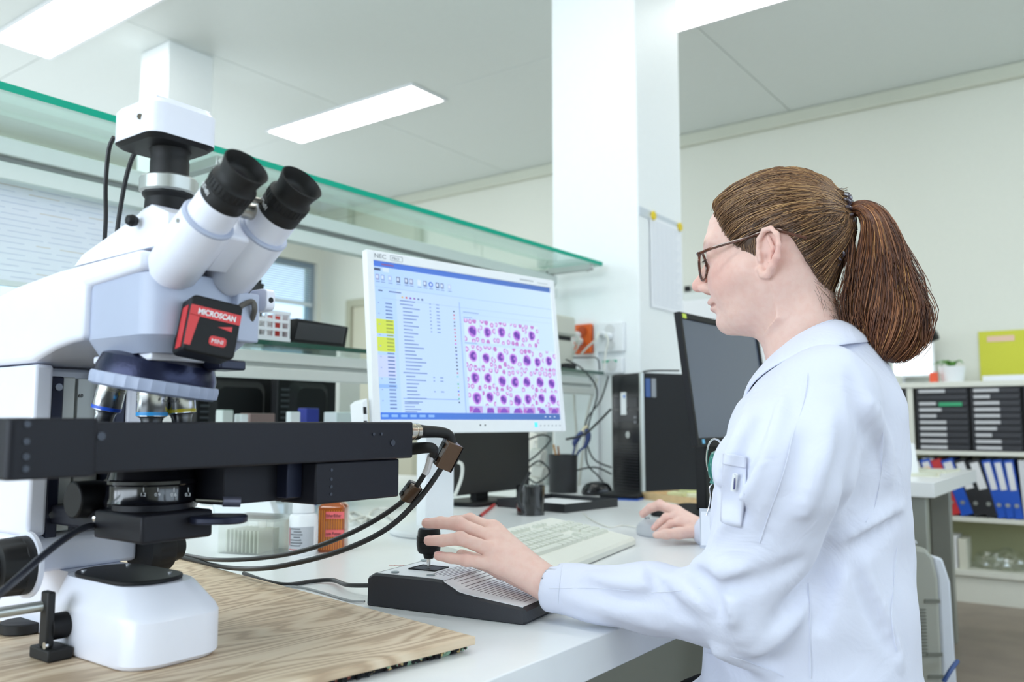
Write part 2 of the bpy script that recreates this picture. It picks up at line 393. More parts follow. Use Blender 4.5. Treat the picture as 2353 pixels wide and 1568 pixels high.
def crumbs():
    m = bpy.data.materials.new('rubber_crumb'); m.use_nodes = True; nt = m.node_tree; b = nt.nodes['Principled BSDF']; b.inputs['Roughness'].default_value = .8
    tc = nt.nodes.new('ShaderNodeTexCoord'); v = nt.nodes.new('ShaderNodeTexVoronoi'); v.inputs['Scale'].default_value = 190
    nt.links.new(tc.outputs['Object'], v.inputs['Vector'])
    r = nt.nodes.new('ShaderNodeValToRGB'); r.color_ramp.interpolation = 'CONSTANT'; e = r.color_ramp.elements
    e[0].color = (.01, .01, .012, 1); e[1].position = .62; e[1].color = (*hx('#9cc2a8'), 1)
    for p, c in ((.72, '#c9b27c'), (.82, '#8a4a3a'), (.88, '#15151a')): q = e.new(p); q.color = (*hx(c), 1)
    sp = nt.nodes.new('ShaderNodeSeparateColor'); nt.links.new(v.outputs['Color'], sp.inputs[0]); nt.links.new(sp.outputs[0], r.inputs[0]); nt.links.new(r.outputs[0], b.inputs['Base Color'])
    return m
mt = thing('rubber_mat', 'speckled black rubber crumb mat squeezed under the plywood board', 'mat', (bc.x, bc.y, ZD), ang + math.pi / 2)
m = MB(WM).box(.012, .81, -.85, -.012, .0003, .0078); m.build('crumb_sheet', crumbs(), mt)
m = MB(WM); rr = random.Random(5)
for k in range(260):
    s = rr.uniform(.002, .0045); x = rr.uniform(.006, .8) if k % 2 else .009; y = -.009 if k % 2 else rr.uniform(-.84, -.01)
    m.obox((x, y, rr.uniform(.002, .0055)), (s, s, s * .8), Euler((rr.random() * 3, rr.random() * 3, rr.random() * 3)).to_matrix())
m.build('crumb', crumbs(), mt, kind='stuff')

# ------------------------------------------------------------------ microscope
XA = .481
mic = thing('microscope', 'large white laboratory microscope with black motor stage on the plywood board', 'microscope', (XA, .95, ZB))
def ypl(pts, X): return [((q := P(u, v, X=X)).y, q.z) for u, v in pts]
# base with nose
m = MB(); rings = []
def base_ring(z, x0, x1, y0, y1, r): return [Vector((a, b, z)) for a, b in rrect(x0, x1, y0, y1, r, 5)]
for z, i in ((ZB + .001, .004), (ZB + .005, 0), (ZB + .044, 0), (ZB + .05, .003), (ZB + .07, .022), (ZB + .073, .026)):
    rings.append(base_ring(z, .437 + i * .5, .540 - i * .5, .752 + i * 1.1, .93, .030))
m.loft(rings).box(.462, .53, .93, 1.2, ZB + .001, ZB + .073); m.build('base', M_mwhite, mic, smooth=True, angle=28)
MB().prism([(a, b) for a, b in rrect(.449, .522, .787, .915, .033, 6)], 'z', ZB + .0735, ZB + .0775).build('light_exit_plate', M_dark, mic, bevel=.001)
screws(mic, M_chrome, [(.460, .893, ZB + .0775), (.508, .893, ZB + .0775), (.508, .812, ZB + .0775)], (0, 0, 1), .0028)
m = MB().prism([(.945, ZB + .073), (.945, ZB + .105), (.955, ZB + .112), (1.2, ZB + .112), (1.2, ZB + .073)], 'x', .424, .548); m.build('base_block', M_mwhite, mic, bevel=.004, smooth=True)
# column
m = MB().box(.424, .444, .945, 1.2, ZB + .112, 1.032).box(.53, .55, .945, 1.2, ZB + .112, 1.032).box(.444, .53, 1.0, 1.2, ZB + .112, 1.032)
m.build('column', M_mwhite, mic, bevel=.004)
MB().box(.4445, .458, .95, 1.0, ZB + .10, 1.02).box(.516, .5295, .95, 1.0, ZB + .10, 1.02).build('focus_rack', mat('dark_blue_metal', '#23283c', .35, .4), mic, bevel=.002)
MB().box(.462, .476, .962, .995, .85, 1.02).box(.485, .512, .975, .998, .88, 1.02).build('guide_plate', M_alul, mic, bevel=.001)
screws(mic, M_chrome, [(.451, .951, .87), (.451, .951, 1.008)], (0, -1, 0), .004, .004, 14)
text('scale_text', '60', .006, fr((.485, .9735, .998), (1, 0, 0), (0, 0, 1)), M_dark, mic)
text('stand_logo', 'A', .05, fr((.4235, 1.06, .855), (0, -1, 0), (0, 0, 1)), mat('logo_grey', '#b9bcc6', .5), mic)
# upper arm (white limb)
pf = ypl([(-60, 838), (182, 800), (182, 660), (240, 640), (350, 612)], .424)
y_f, y_b = .74, 1.22
m = MB().prism([(y_f, 1.112), (y_f, 1.132), (.90, 1.128), (1.0, 1.12), (1.14, 1.10), (1.19, 1.07), (1.2, 1.034), (.95, 1.034), (.90, 1.046), (.87, 1.05), (.84, 1.052), (.84, 1.106)][::-1], 'x', .420, .552)
m.build('arm', M_mwhite, mic, bevel=.006, seg=3, smooth=True)
m = MB().loft([[Vector((a, b, z)) for a, b in rrect(.426 + i, .542 - i, .724 + i, .86, .028, 6)] for z, i in ((1.036, .012), (1.052, 0), (1.111, 0), (1.1125, .002))])
m.build('turret_housing', M_mgrey, mic, smooth=True, angle=25)
MB().box(.442, .532, .752, .86, 1.029, 1.037).build('housing_plate', M_mwhite, mic, bevel=.002)
# small right lug with hole where the scanner bracket sits
m = MB().prism(rrect(.715, .745, 1.085, 1.108, .006, 4), 'x', .545, .556); m.build('bracket_lug', M_mwhite, mic, bevel=.001)
MB().cyl((.5505, .7145, 1.096), (.5505, .7165, 1.096), .003, n=12).build('screw', M_dark, mic)
# nosepiece
ax = (Vector((0, 0, 1)) + Vector((rt.x, rt.y, 0)) * .17 + Vector((0, 1, 0)) * -.0).normalized()
nc = Vector((.478, .802, 1.012))
m = MB().lathe([(.001, .026), (.040, .026), (.054, .020), (.058, .008), (.058, .0)], nc, ax, 40); m.build('turret_dome', mat('turret_blueblack', '#1b2140', .28, .5, bump=.1, bscale=300), mic, smooth=True)
m = MB()
tn = 64; x_, y_, d_ = m.frame(ax)
rings = []
for r0, h in ((.057, .002), (.061, .0015), (.062, -.002), (.0615, -.010), (.058, -.012), (.001, -.012)):
    rings.append([nc + d_ * h + (x_ * math.cos(2 * math.pi * i / tn) + y_ * math.sin(2 * math.pi * i / tn)) * (r0 - (.0014 if (i // 1) % 2 and r0 > .06 else 0)) for i in range(tn)])
m.loft(rings, caps=True); m.build('turret_ring', mat('ring_grey', '#a9b3cc', .4), mic, smooth=True, angle=30)
def objective(top, d, s, col, txt=None):
    d = Vector(d).normalized(); top = Vector(top)
    o = MB().lathe([(.006, 0), (.0125, 0), (.0155, .004), (.0155, .030), (.0148, .032), (.0148, .035), (.0118, .0365), (.0105, .040), (.0100, .046), (.0055, .052), (.001, .052)], top, d, 32)
    o.v = [top + (v - top) * s for v in o.v]
    ob = o.build('objective', M_chrome, mic, smooth=True)
    r = MB().lathe([(.0156 * s, .0308 * s), (.0156 * s, .0345 * s)], top, d, 32); r.build('colour_ring', mat('ring_' + col, col, .35), ob, smooth=True)
    g = MB()
    for h in (.008, .010, .012): g.lathe([(.01565 * s, h * s), (.01565 * s, (h + .0009) * s)], top, d, 32)
    g.build('knurl_ring', M_steel, ob, smooth=True)
    return ob
e = Vector((rt.x, rt.y, 0))
ob1 = objective(P(352, 880, d=.862), (0, 0, -1), .98, '#2aa0e6')
ob2 = objective(P(262, 872, d=.89), Vector((0, 0, -1)) - e * .22, .95, '#1658d8')
ob3 = objective(P(412, 878, d=.885), Vector((0, 0, -1)) + e * .10, .95, '#d8c41e')
q = P(408, 920, d=.866)
text('engraving', '40x/0.75', .0052, fr(P(372, 925, d=.847), e, (0, 0, 1)), M_dark, ob1)
# trinocular head
hp = ypl([(165, 637), (186, 585), (300, 503), (328, 478), (345, 468)], .43)
prof = hp + [(.745, hp[-1][1]), (.715, 1.165), (.715, 1.136)]
hz = max(z for y, z in hp)
m = MB().prism([(y, max(z, 1.133)) for y, z in prof][::-1], 'x', .432, .53); m.build('head_body', M_mwhite, mic, bevel=.005, seg=3, smooth=True)
MB().box(.445, .52, .74, .93, 1.129, 1.134).build('dovetail_shadow_gap', M_dark, mic)
m = MB().cyl(P(318, 507, X=.43), P(302, 507, X=.43) + Vector((-.004, 0, 0)), .002, n=10); m.build('lever_stem', M_chrome, mic)
lv = MB().lathe([(.001, -.006), (.0045, -.0045), (.006, 0), (.0045, .0045), (.001, .006)], P(303, 507, X=.424), (1, 0, 0), 20).build('light_path_knob', M_dark, mic, smooth=True)
# eyepiece tubes
def eyetube(X):
    t1 = Vector((X - .002, .6216, 1.196)); b1 = Vector((X - .002, .731, 1.116)); d = (t1 - b1).normalized()
    L = (t1 - b1).length
    m = MB().lathe([(.001, -.012), (.019, -.010), (.0245, .0), (.0255, .03), (.0250, .066), (.0215, .067), (.0213, L - .043), (.001, L - .043)], b1, d, 40)
    tb = m.build('eyepiece_tube', M_mwhite, mic, smooth=True)
    MB().lathe([(.0252, .066), (.0254, .068), (.024, .0695)], b1, d, 40).build('collar_ring', M_mgrey, tb, smooth=True)
    o = t1 - d * .044
    ep = MB().lathe([(.0208, 0), (.0212, .001), (.0212, .012), (.0205, .013), (.0215, .015), (.0215, .024), (.0195, .026), (.0185, .030), (.0195, .036), (.0215, .044), (.0205, .0445), (.0185, .041), (.0165, .034), (.0145, .031), (.012, .030)], o, d, 40).build('eyepiece', M_rubber, mic, smooth=True)
    MB().lathe([(.012, .0298), (.009, .0312), (.001, .032)], o, d, 24).build('lens', mat('lens_dark', '#221a24', .05, coat=1), ep, smooth=True)
    k = MB()
    for i in range(30):
        a = 2 * math.pi * i / 30; x, y, dd = k.frame(d); n = x * math.cos(a) + y * math.sin(a)
        k.cyl(o + n * .0213 + d * .0155, o + n * .0213 + d * .0235, .0007, n=4)
    k.build('grip_ribs', M_dark, ep)
    sd = (Vector((-1, -.15, .15))).normalized(); sd = (sd - d * sd.dot(d)).normalized()
    for hh in (.005, .008): pass
    MB().cyl(b1 + sd * .0248 + d * .058, b1 + sd * .0262 + d * .058, .002, n=10).build('screw', M_steel, tb)
    x = d.cross(sd).normalized()
    text('marking', '10x/23', .006, fr(o + sd * .0216 + x * .009 + d * .007, -x, d), M_white, ep)
eyetube(.4505); eyetube(.5125)
m = MB().obox((.4815, .70, 1.142), (.03, .05, .035), Euler((-.63, 0, 0)).to_matrix()); m.build('tube_bridge', M_mwhite, mic, bevel=.004)
m = MB().cyl((.4815 - .014, .668, 1.170), (.4815 + .014, .668, 1.170), .008, n=20).cyl((.4815 - .02, .655, 1.178), (.4815 + .02, .655, 1.178), .003, n=12); m.build('hinge', M_steel, mic, smooth=True)
# camera port
cxp, cyp = .4765, .790
MB().lathe([(.001, 0), (.0225, 0), (.0235, .008), (.0225, .026), (.0255, .030), (.0255, .036), (.001, .036)], (cxp, cyp, hz - .006), (0, 0, 1), 36).build('camera_port', M_dark, mic, smooth=True)
z0 = hz + .026
m = MB(); n = 40; rings = [[Vector((cxp + math.cos(2 * math.pi * i / n) * r * (1 if (i % 5) else .97), cyp + math.sin(2 * math.pi * i / n) * r * (1 if (i % 5) else .97), z0 + h)) for i in range(n)] for r, h in ((.0255, 0), (.0285, .002), (.0285, .015), (.026, .017))]
m.loft(rings); m.build('silver_collar', M_alu, mic, smooth=True, angle=25)
MB().lathe([(.019, 0), (.0192, .018), (.0185, .022), (.0192, .026), (.0205, .030), (.022, .040), (.001, .040)], (cxp, cyp, z0 + .016), (0, 0, 1), 36).build('c_mount', M_rubber, mic, smooth=True)
zc = 1.2535
for nm, prof_, mm in (('camera_bottom', ((zc - .004, .004), (zc, 0)), M_dark), ('camera_housing', ((zc + .0005, 0), (zc + .031, 0), (zc + .036, .003), (zc + .037, .006)), M_mwhite)):
    cm_ = MB().loft([[Vector((a, b, z)) for a, b in rrect(.434 + i, .509 - i, .752 + i, .832 - i, .014, 5)] for z, i in prof_]).build(nm, mm, mic, smooth=True, angle=30)
MB().cyl(P(322, 268, X=.4330), P(322, 268, X=.4345), .003, n=12).build('screw', M_steel, mic)
# ribs along the camera top
m = MB()
for k in range(9): m.box(.441, .502, .760 + k * .0075, .7635 + k * .0075, zc + .036, zc + .0395)
m.build('cooling_fins', M_mwhite, mic, bevel=.001)
m = MB().tube([P(262, 315, d=.90), P(250, 345, d=.905), P(243, 420, d=.91), P(243, 500, d=.92), P(240, 560, d=.93), P(236, 640, d=.94)], .0024, 8)
m.build('camera_cable', M_cable, mic, smooth=True, label='left cable hanging from the camera')
m = MB().tube([P(335, 340, d=.885), P(310, 352, d=.89), P(292, 400, d=.90), P(278, 470, d=.91), P(268, 540, d=.92), P(262, 600, d=.93)], .0024, 8)
m.build('camera_cable', M_cable, mic, smooth=True)
m = MB().tube([P(112, 648, X=.47), P(120, 640, X=.47), P(150, 636, X=.45), P(178, 636, X=.45)], .0022, 6); m.build('rear_cable', M_cable, mic, smooth=True)
# barcode scanner bolted to the housing front-right
o = P(470, 745, Y=.70)
sx = Vector((.80, -.60, -.12)).normalized(); szv = Vector((-.14, -.10, 1)).normalized()
SM = fr(P(478, 757, d=.80), Vector((.90, -.30, -.16)), Vector((.15, .02, 1)))
sc = MB(SM).prism(rrect(-.024, .024, -.028, .026, .005, 4), 'z', -.020, .018).build('scanner', M_dark, mic, bevel=.002, smooth=True, label='black scanner box with a red band, bolted to the head')
MB(SM).prism(rrect(-.0235, .0235, .006, .016, .001, 2), 'z', .018, .0186).build('red_band', M_red, sc)
MB(SM).prism([(-.0235, -.022), (-.018, -.022), (-.014, .007), (-.0235, .007)], 'z', .018, .0186).build('red_band', M_red, sc)
MB(SM).box(-.0246, -.024, -.024, .016, -.006, .012).build('red_band', M_red, sc)
MB(SM).prism(rrect(-.002, .014, -.018, -.009, .003, 3), 'z', .018, .0186).build('red_badge', M_red, sc)
MB(SM).prism([(.004, .0), (.017, -.002), (.017, .003)], 'z', .018, .0186).build('red_arrow', M_red, sc)
text('lettering', 'MICROSCAN', .0072, SM @ Matrix.Translation((-.0165, .0085, .0188)), M_white, sc, sx=.85, bold=.0002)
text('lettering', 'MINI', .0055, SM @ Matrix.Translation((.0, -.0155, .0188)), M_white, sc)
for k, cc in enumerate(('#7dff5a', '#ffb648')):
    MB(SM).cyl((-.002 + k * .012, .026, .004), (-.002 + k * .012, .0268, .004), .0014, n=8).build('status_light', mat('led' + str(k), cc, .4, emit=2), sc)
MB().box(.510, .536, .714, .728, 1.05, 1.10).build('scanner_bracket', M_mgrey, mic, bevel=.002)
m = MB().tube([P(545, 712, d=.84), P(560, 700, d=.845), P(580, 694, d=.85), P(585, 712, d=.85), P(578, 735, d=.855), P(568, 748, d=.86), P(556, 762, d=.875), P(548, 790, d=.90)], .0028, 8); m.build('scanner_cable', mat('cable_grey', '#5b5752', .5), mic, smooth=True)
MB().box(.50, .53, .725, .76, 1.022, 1.032).build('turret_stop', mat('dark_blue_metal', '#23283c'), mic, bevel=.002)
# motor stage
ZS0, ZS1 = .927, .972
st = thing  # alias not used further
m = MB().box(.352, .752, .700, .722, ZS0, ZS1 - .002); sb = m.build('stage_bar', M_black, mic, bevel=.002)
MB().box(.352, .752, .722, .90, ZS0 + .018, ZS1 - .006).build('stage_plate', M_black, mic, bevel=.002)
m = MB().prism(rrect(.278, .345, .655, .86, .006, 4), 'z', ZS0 + .0005, ZS1 + .001); m.build('stage_end_block', M_black, mic, bevel=.002, smooth=True)
M_dst = mat('dark_steel', '#454952', .35, .6)
screws(mic, M_dst, [P(232, 1003, Y=.700), P(902, 1018, Y=.700)], (0, -1, 0), .0037)
screws(mic, M_dst, [P(59, 1050, Y=.655), P(62, 975, Y=.655), P(60, 1015, Y=.655), P(58, 1078, Y=.655)], (0, -1, 0), .0025)
screws(mic, M_dst, [P(858, 998, Y=.700), P(876, 998, Y=.700)], (0, -1, 0), .0018)
# under-stage drive unit to the right
a = P(495, 1082, Y=.76); b = P(741, 1085, Y=.76)
MB().box(a.x, b.x + .02, .745, .80, .886, ZS0 + .018).build('drive_rail', M_black, mic, bevel=.001)
m = MB().box(.585, .66, .716, .722, .917, .9185)
MB().box(.60, .66, .7445, .7451, .918, .9195).build('scale_strip', M_alul, mic)
a = P(715, 1170, Y=.715); b = P(922, 1160, Y=.715)
MB().box(.588, .608, .728, .80, .889, ZS0).build('motor_mount', mat('dark_blue_metal', '#23283c'), mic, bevel=.001)
mo = MB().box(.608, .735, .706, .765, .882, ZS0 - .0005).build('drive_motor', M_black, mic, bevel=.002)
screws(mo, M_dst, [(.6295, .706, z) for z in (.892, .90, .908, .918)], (0, -1, 0), .0018, .0006)
# condenser
cc = P(350, 1130, d=.875); cc.z = 0
def cz(v, d=.875): return .97 - (v - 970) * d / 1936
MB().lathe([(.001, cz(1165)), (.044, cz(1165)), (.046, cz(1150)), (.044, cz(1138)), (.044, cz(1112)), (.046, cz(1108)), (.046, cz(1101)), (.044, cz(1098)), (.040, .926), (.001, .926)], cc, (0, 0, 1), 44).build('condenser', mat('gloss_black', '#14151c', .15, coat=.6), mic, smooth=True)
for k, (s, u) in enumerate((('1.2', 322), ('0.9', 355), ('0.6', 392), ('0.3', 425))):
    d = .832 if k < 3 else .845
    text('scale_number', s, .0048, fr(P(u, 1141, d=d), e, (0, 0, 1)), M_white, mic)
    MB().cyl(P(u + 8, 1131, d=d), P(u + 8, 1121, d=d), .0004, n=4).build('scale_tick', M_white, mic)
MB().box(.440, .516, .752, .84, .8555, .883).box(.45, .51, .84, .99, .860, .880).build('condenser_carrier', M_black, mic, bevel=.003)
MB().cyl((.478, .80, .8835), (.478, .80, .889), .037, n=36).build('carrier_ring', M_black, mic, smooth=True)
MB().prism([(q_.x + a_ * .592 + b_ * .806, q_.y - a_ * .806 + b_ * .592) for q_ in [P(503, 1183, d=.835)] for a_, b_ in rrect(-.027, .0275, -.02, .02, .018, 8)], 'z', .8705, .878).build('filter_slider', mat('dark_blue_metal', '#23283c'), mic, bevel=.002)
m = MB().cyl(P(450, 1150, d=.84), P(512, 1153, d=.85), .0018, n=10); lv = m.build('aperture_lever', M_steel, mic, smooth=True)
MB().cyl(P(512, 1153, d=.85), P(552, 1154, d=.857), .0052, n=16).build('lever_grip', mat('grip_grey', '#77798c', .35, .5), lv, smooth=True)
kc = P(165, 1150, d=.86)
MB().cyl(kc, kc + Vector((.03, 0, 0)) , .019, n=28).build('condenser_knob', M_dark, mic, bevel=.002, smooth=True)
# focus knobs
f0 = P(62, 1298, X=.424)
def knob(org, d, r, name, seg):
    m = MB(); n = 48; x, y, dd = m.frame(Vector(d)); rings = []
    for rad, h, ridge in seg:
        rings.append([Vector(org) + dd * h + (x * math.cos(2 * math.pi * i / n) + y * math.sin(2 * math.pi * i / n)) * rad * r * ((1 - ridge) if i % 4 < 2 else 1) for i in range(n)])
    return m.loft(rings).build(name, M_rubber, mic, smooth=True, angle=40)
knob(f0, (-1, 0, 0), .030, 'coarse_focus_knob', ((.98, 0, 0), (1, .002, .0), (1, .010, 0), (1, .0105, .05), (.97, .028, .05), (.9, .032, .0), (.62, .033, 0), (.6, .045, .04), (.55, .05, 0), (.01, .05, 0)))
MB().lathe([(.001, -.002), (.034, -.002), (.034, .002), (.001, .002)], f0, (-1, 0, 0), 40).build('knob_flange', M_mwhite, mic, smooth=True)
f1 = P(345, 1258, X=.548)
knob((.548, f0.y, f0.z), (1, 0, 0), .030, 'coarse_focus_knob', ((.98, 0, 0), (1, .002, .0), (1, .010, 0), (1, .0105, .05), (.97, .028, .05), (.9, .032, .0), (.62, .033, 0), (.6, .045, .04), (.55, .05, 0), (.01, .05, 0)))
MB().cyl(P(338, 1262, d=.99), P(395, 1258, d=1.03), .0165, .015, n=24).build('side_knob', M_dark, mic, bevel=.001, smooth=True)
# clamp bracket and metal rod at the left of the base
br = Vector((.4215, P(110, 1470, X=.42).y, ZB))
MB().box(br.x - .010, br.x + .014, br.y - .02, br.y + .02, ZB, ZB + .012).box(br.x - .008, br.x + .0, br.y - .01, br.y + .006, ZB + .012, ZB + .066).build('clamp_bracket', M_rubber, mic, bevel=.002)
MB().cyl((br.x - .002, br.y, ZB + .03), (br.x + .016, br.y, ZB + .03), .013, n=24).build('clamp_knob', M_dark, mic, bevel=.001, smooth=True)
MB().cyl((br.x - .008, br.y - .012, ZB + .016), (br.x - .0105, br.y - .012, ZB + .016), .0035, n=12).build('screw', M_chrome, mic)
r0 = P(105, 1392, X=br.x - .004); r1 = P(-60, 1418, X=br.x - .004 - .06)
MB().cyl(r0, r0 + (r1 - r0) * 2.0, .0052, n=16).build('rod', M_alu, mic, smooth=True)
kd = P(52, 1440, Z=ZB + .006)
knob_d = MB(); n = 40
rings = [[Vector((kd.x + math.cos(2 * math.pi * i / n) * .024 * ((1 - .04) if i % 4 < 2 else 1) * r, kd.y + math.sin(2 * math.pi * i / n) * .024 * r, ZB + h)) for i in range(n)] for r, h in ((.95, .001), (1, .002), (1, .011), (.95, .012))]
tag(knob_d.loft(rings).build('levelling_disc', M_rubber, None, smooth=True, angle=40), 'ribbed black disc lying on the board left of the microscope base', 'disc')
# thin dark lamp cable crossing in front of the base
cb = MB().tube([P(236, 1203, d=.86), P(190, 1215, d=.82), P(140, 1245, d=.78), P(90, 1285, d=.75), P(40, 1330, d=.72), P(-30, 1392, d=.70), P(-120, 1480, d=.70)], .0033, 10)
cb.build('lamp_cable', mat('cable_blueblack', '#2c2e38', .35), mic, smooth=True)
m = MB().lathe([(.001, -.005), (.0048, -.002), (.005, .002), (.001, .005)], P(222, 1190, d=.86), e, 14); m.build('cable_knob', M_chrome, mic, smooth=True)
MB().cyl(P(222, 1190, d=.86), P(290, 1162, d=.87), .0015, n=8).build('pin', M_steel, mic)
# stage plugs
pl = MB().lathe([(.001, 0), (.0105, 0), (.0105, .006), (.0095, .0065), (.0095, .010), (.0105, .0105), (.0105, .018), (.0095, .0185), (.0095, .021), (.0105, .0215), (.0105, .028), (.001, .028)], (.752, .72, .958), (1, 0, 0), 28).build('connector', mat('nickel', '#cfc8b8', .2, 1), mic, smooth=True)
pl = MB().lathe([(.001, 0), (.0095, 0), (.0095, .010), (.0085, .0105), (.0085, .016), (.001, .016)], (.752, .735, .936), (1, 0, 0), 28).build('connector', mat('nickel', '#cfc8b8'), mic, smooth=True)
def plugcable(name, start, pix, label, r=.0036):
    t = thing(name, label, 'cable', tuple(start))
    bp = [Vector(start), Vector(start) + Vector((.012, 0, 0))]
    MB().tube([Vector(start), Vector(start) + Vector((.012, -.0005, 0)), pix[0], pix[1]], lambda s: .0098 - .005 * s, 14).build('cable_boot', M_rubber, t, smooth=True)
    MB().tube([pix[0].lerp(pix[1], .8)] + pix[1:], r, 12).build('cord', M_cable, t, smooth=True)
    return t
zc_ = lambda u, v, z: P(u, v, Z=z)
c1 = plugcable('stage_cable', (.780, .72, .958), [P(1028, 998, d=1.07), P(1040, 1028, d=1.07), P(1008, 1085, d=1.07), P(960, 1150, d=1.07), P(890, 1215, d=1.08), P(800, 1260, d=1.11), P(700, 1290, d=1.16), P(600, 1307, d=1.22), zc_(510, 1303, .7405), zc_(400, 1277, .7405), zc_(330, 1262, .7405)], 'lower black stage cable sagging from the ferrite block to the board')
c2 = plugcable('stage_cable', (.768, .735, .936), [P(992, 1030, d=1.05), P(995, 1048, d=1.06), P(975, 1090, d=1.07), P(938, 1140, d=1.08), P(880, 1185, d=1.10), P(800, 1228, d=1.13), P(700, 1265, d=1.19), P(600, 1283, d=1.26), P(500, 1287, d=1.34), zc_(430, 1277, .7405), zc_(330, 1255, .7405)], 'upper black stage cable running just above its twin to the board', .0034)
MB().tube([P(990, 1048, d=1.058), P(983, 1075, d=1.066), P(977, 1088, d=1.069)], .0045, 10).build('sleeve', mat('sleeve_white', '#e6e6ea', .5), c2, smooth=True)
def ferrite(c, ax_, s, lab):
    z = Vector(ax_).normalized(); x = z.cross(Vector((rt.x, rt.y, 0)) + fw * .5).normalized()
    M = fr(c, x, z.cross(x)); M = M @ Matrix.Scale(s, 4)
    t = thing('ferrite_clamp', lab, 'ferrite clamp', tuple(c))
    MB(M).box(-.010, .0, -.010, .010, -.017, .017).build('ferrite_half', mat('ferrite_brown', '#5b4636', .25), t, bevel=.001)
    MB(M).box(.0005, .010, -.010, .010, -.017, .017).build('shell', mat('shell_grey', '#55575c', .3, .3), t, bevel=.0015)
    MB(M).box(-.003, .004, .010, .012, -.012, -.006).box(-.003, .004, .010, .012, .006, .012).box(-.011, .011, -.011, -.0102, -.0172, .0172).build('latch', M_dark, t, bevel=.0005)
ferrite(P(1027, 1045, d=1.07), P(1045, 1015, d=1.07) - P(1008, 1085, d=1.07), 1.05, 'open-sided brown ferrite clamp near the silver stage plug')
ferrite(P(942, 1130, d=1.08), P(965, 1100, d=1.08) - P(915, 1165, d=1.09), .75, 'small dark ferrite clamp lower down on the stage cables')
# ------------------------------------------------------------------ white monitor with the blood-cell screen
def graphic(name, quads, M, parent, emit=1.0, rough=.4):
    """flat print / screen picture: list of (polygon [(x,y)..], layer, colour)"""
    vs = []; fs = []; cs = []
    for pts, lay, col in quads:
        o = len(vs); vs += [M @ Vector((x, y, lay * .00006)) for x, y in pts]; fs.append(tuple(range(o, o + len(pts)))); cs.append(hx(col))
    inv = wm(parent).inverted() if parent else Matrix.Identity(4)
    me = bpy.data.meshes.new(name); me.from_pydata([inv @ v for v in vs], [], fs)
    at = me.attributes.new('col', 'FLOAT_COLOR', 'FACE'); at.data.foreach_set('color', [x for c in cs for x in (*c, 1)])
    key = 'graphic_%.2f' % emit
    if key in MATS: m = MATS[key]
    else:
        m = bpy.data.materials.new(key); m.use_nodes = True; nt = m.node_tree; b = nt.nodes['Principled BSDF']; b.inputs['Roughness'].default_value = rough
        a = nt.nodes.new('ShaderNodeAttribute'); a.attribute_name = 'col'
        if emit: nt.links.new(a.outputs['Color'], b.inputs['Emission Color']); b.inputs['Emission Strength'].default_value = emit; b.inputs['Base Color'].default_value = (.02, .02, .02, 1)
        else: nt.links.new(a.outputs['Color'], b.inputs['Base Color'])
        MATS[key] = m
    me.materials.append(m); o = bpy.data.objects.new(name, me); C.objects.link(o)
    if parent: o.parent = parent
    return o
def rq(x0, x1, y0, y1): return [(x0, y0), (x1, y0), (x1, y1), (x0, y1)]
def pose(x, y, z, yaw, tilt):
    u = Vector((math.cos(yaw), math.sin(yaw), 0)); n = Vector((math.sin(yaw), -math.cos(yaw), 0))
    return fr((x, y, z), u, Vector((0, 0, 1)) * math.cos(tilt) - n * math.sin(tilt))
def monitor(name, label, M, W, H, bz, dep, mb, ms, base, stand):
    t = thing(name, label, 'monitor', tuple(base))
    l, r, tp, bt = bz
    m = MB(M)
    m.prism(rq(-W / 2 - l, -W / 2, -H / 2 - bt, H / 2 + tp), 'z', -.012, .004).prism(rq(W / 2, W / 2 + r, -H / 2 - bt, H / 2 + tp), 'z', -.012, .004)
    m.prism(rq(-W / 2, W / 2, H / 2, H / 2 + tp), 'z', -.012, .004).prism(rq(-W / 2, W / 2, -H / 2 - bt, -H / 2), 'z', -.012, .004)
    fo = m.build('bezel', mb, t, bevel=.0015)
    MB(M).prism(rrect(-W / 2 - l + .075, W / 2 + r - .075, -H / 2 - bt + .012, H / 2 + tp - .012, .008), 'z', -dep, -.0125).build('back_shell', mb, t, bevel=.006, smooth=True)
    MB(M).prism(rrect(-.12, .12, -.1, .08, .02), 'z', -dep - .02, -dep - .0005).build('rear_hump', mb, t, bevel=.008, smooth=True)
    sc_ = MB(M).prism(rq(-W / 2, W / 2, -H / 2, H / 2), 'z', -.004, -.0005).build('screen', ms, t)
    return t, fo, sc_
W1, H1 = .518, .324
M1 = pose(1.443, 1.164, 1.1356, -.1736, .1033)
sb_ = Vector((1.475, 1.275, ZD))
M_scr = mat('screen_glass', '#101216', .15)
mon, fo, scr = monitor('monitor', 'large white monitor showing purple stained blood cells', M1, W1, H1, (.017, .014, .020, .027), .045, M_hwhite, M_scr, sb_, None)
qs = []
x0, y1 = -W1 / 2, H1 / 2
def S(u, v): return x0 + u * W1, y1 - v * H1
def R(u0, u1, v0, v1, col, lay=1): 
    a, b = S(u0, v0), S(u1, v1); qs.append((rq(a[0], b[0], b[1], a[1]), lay, col))
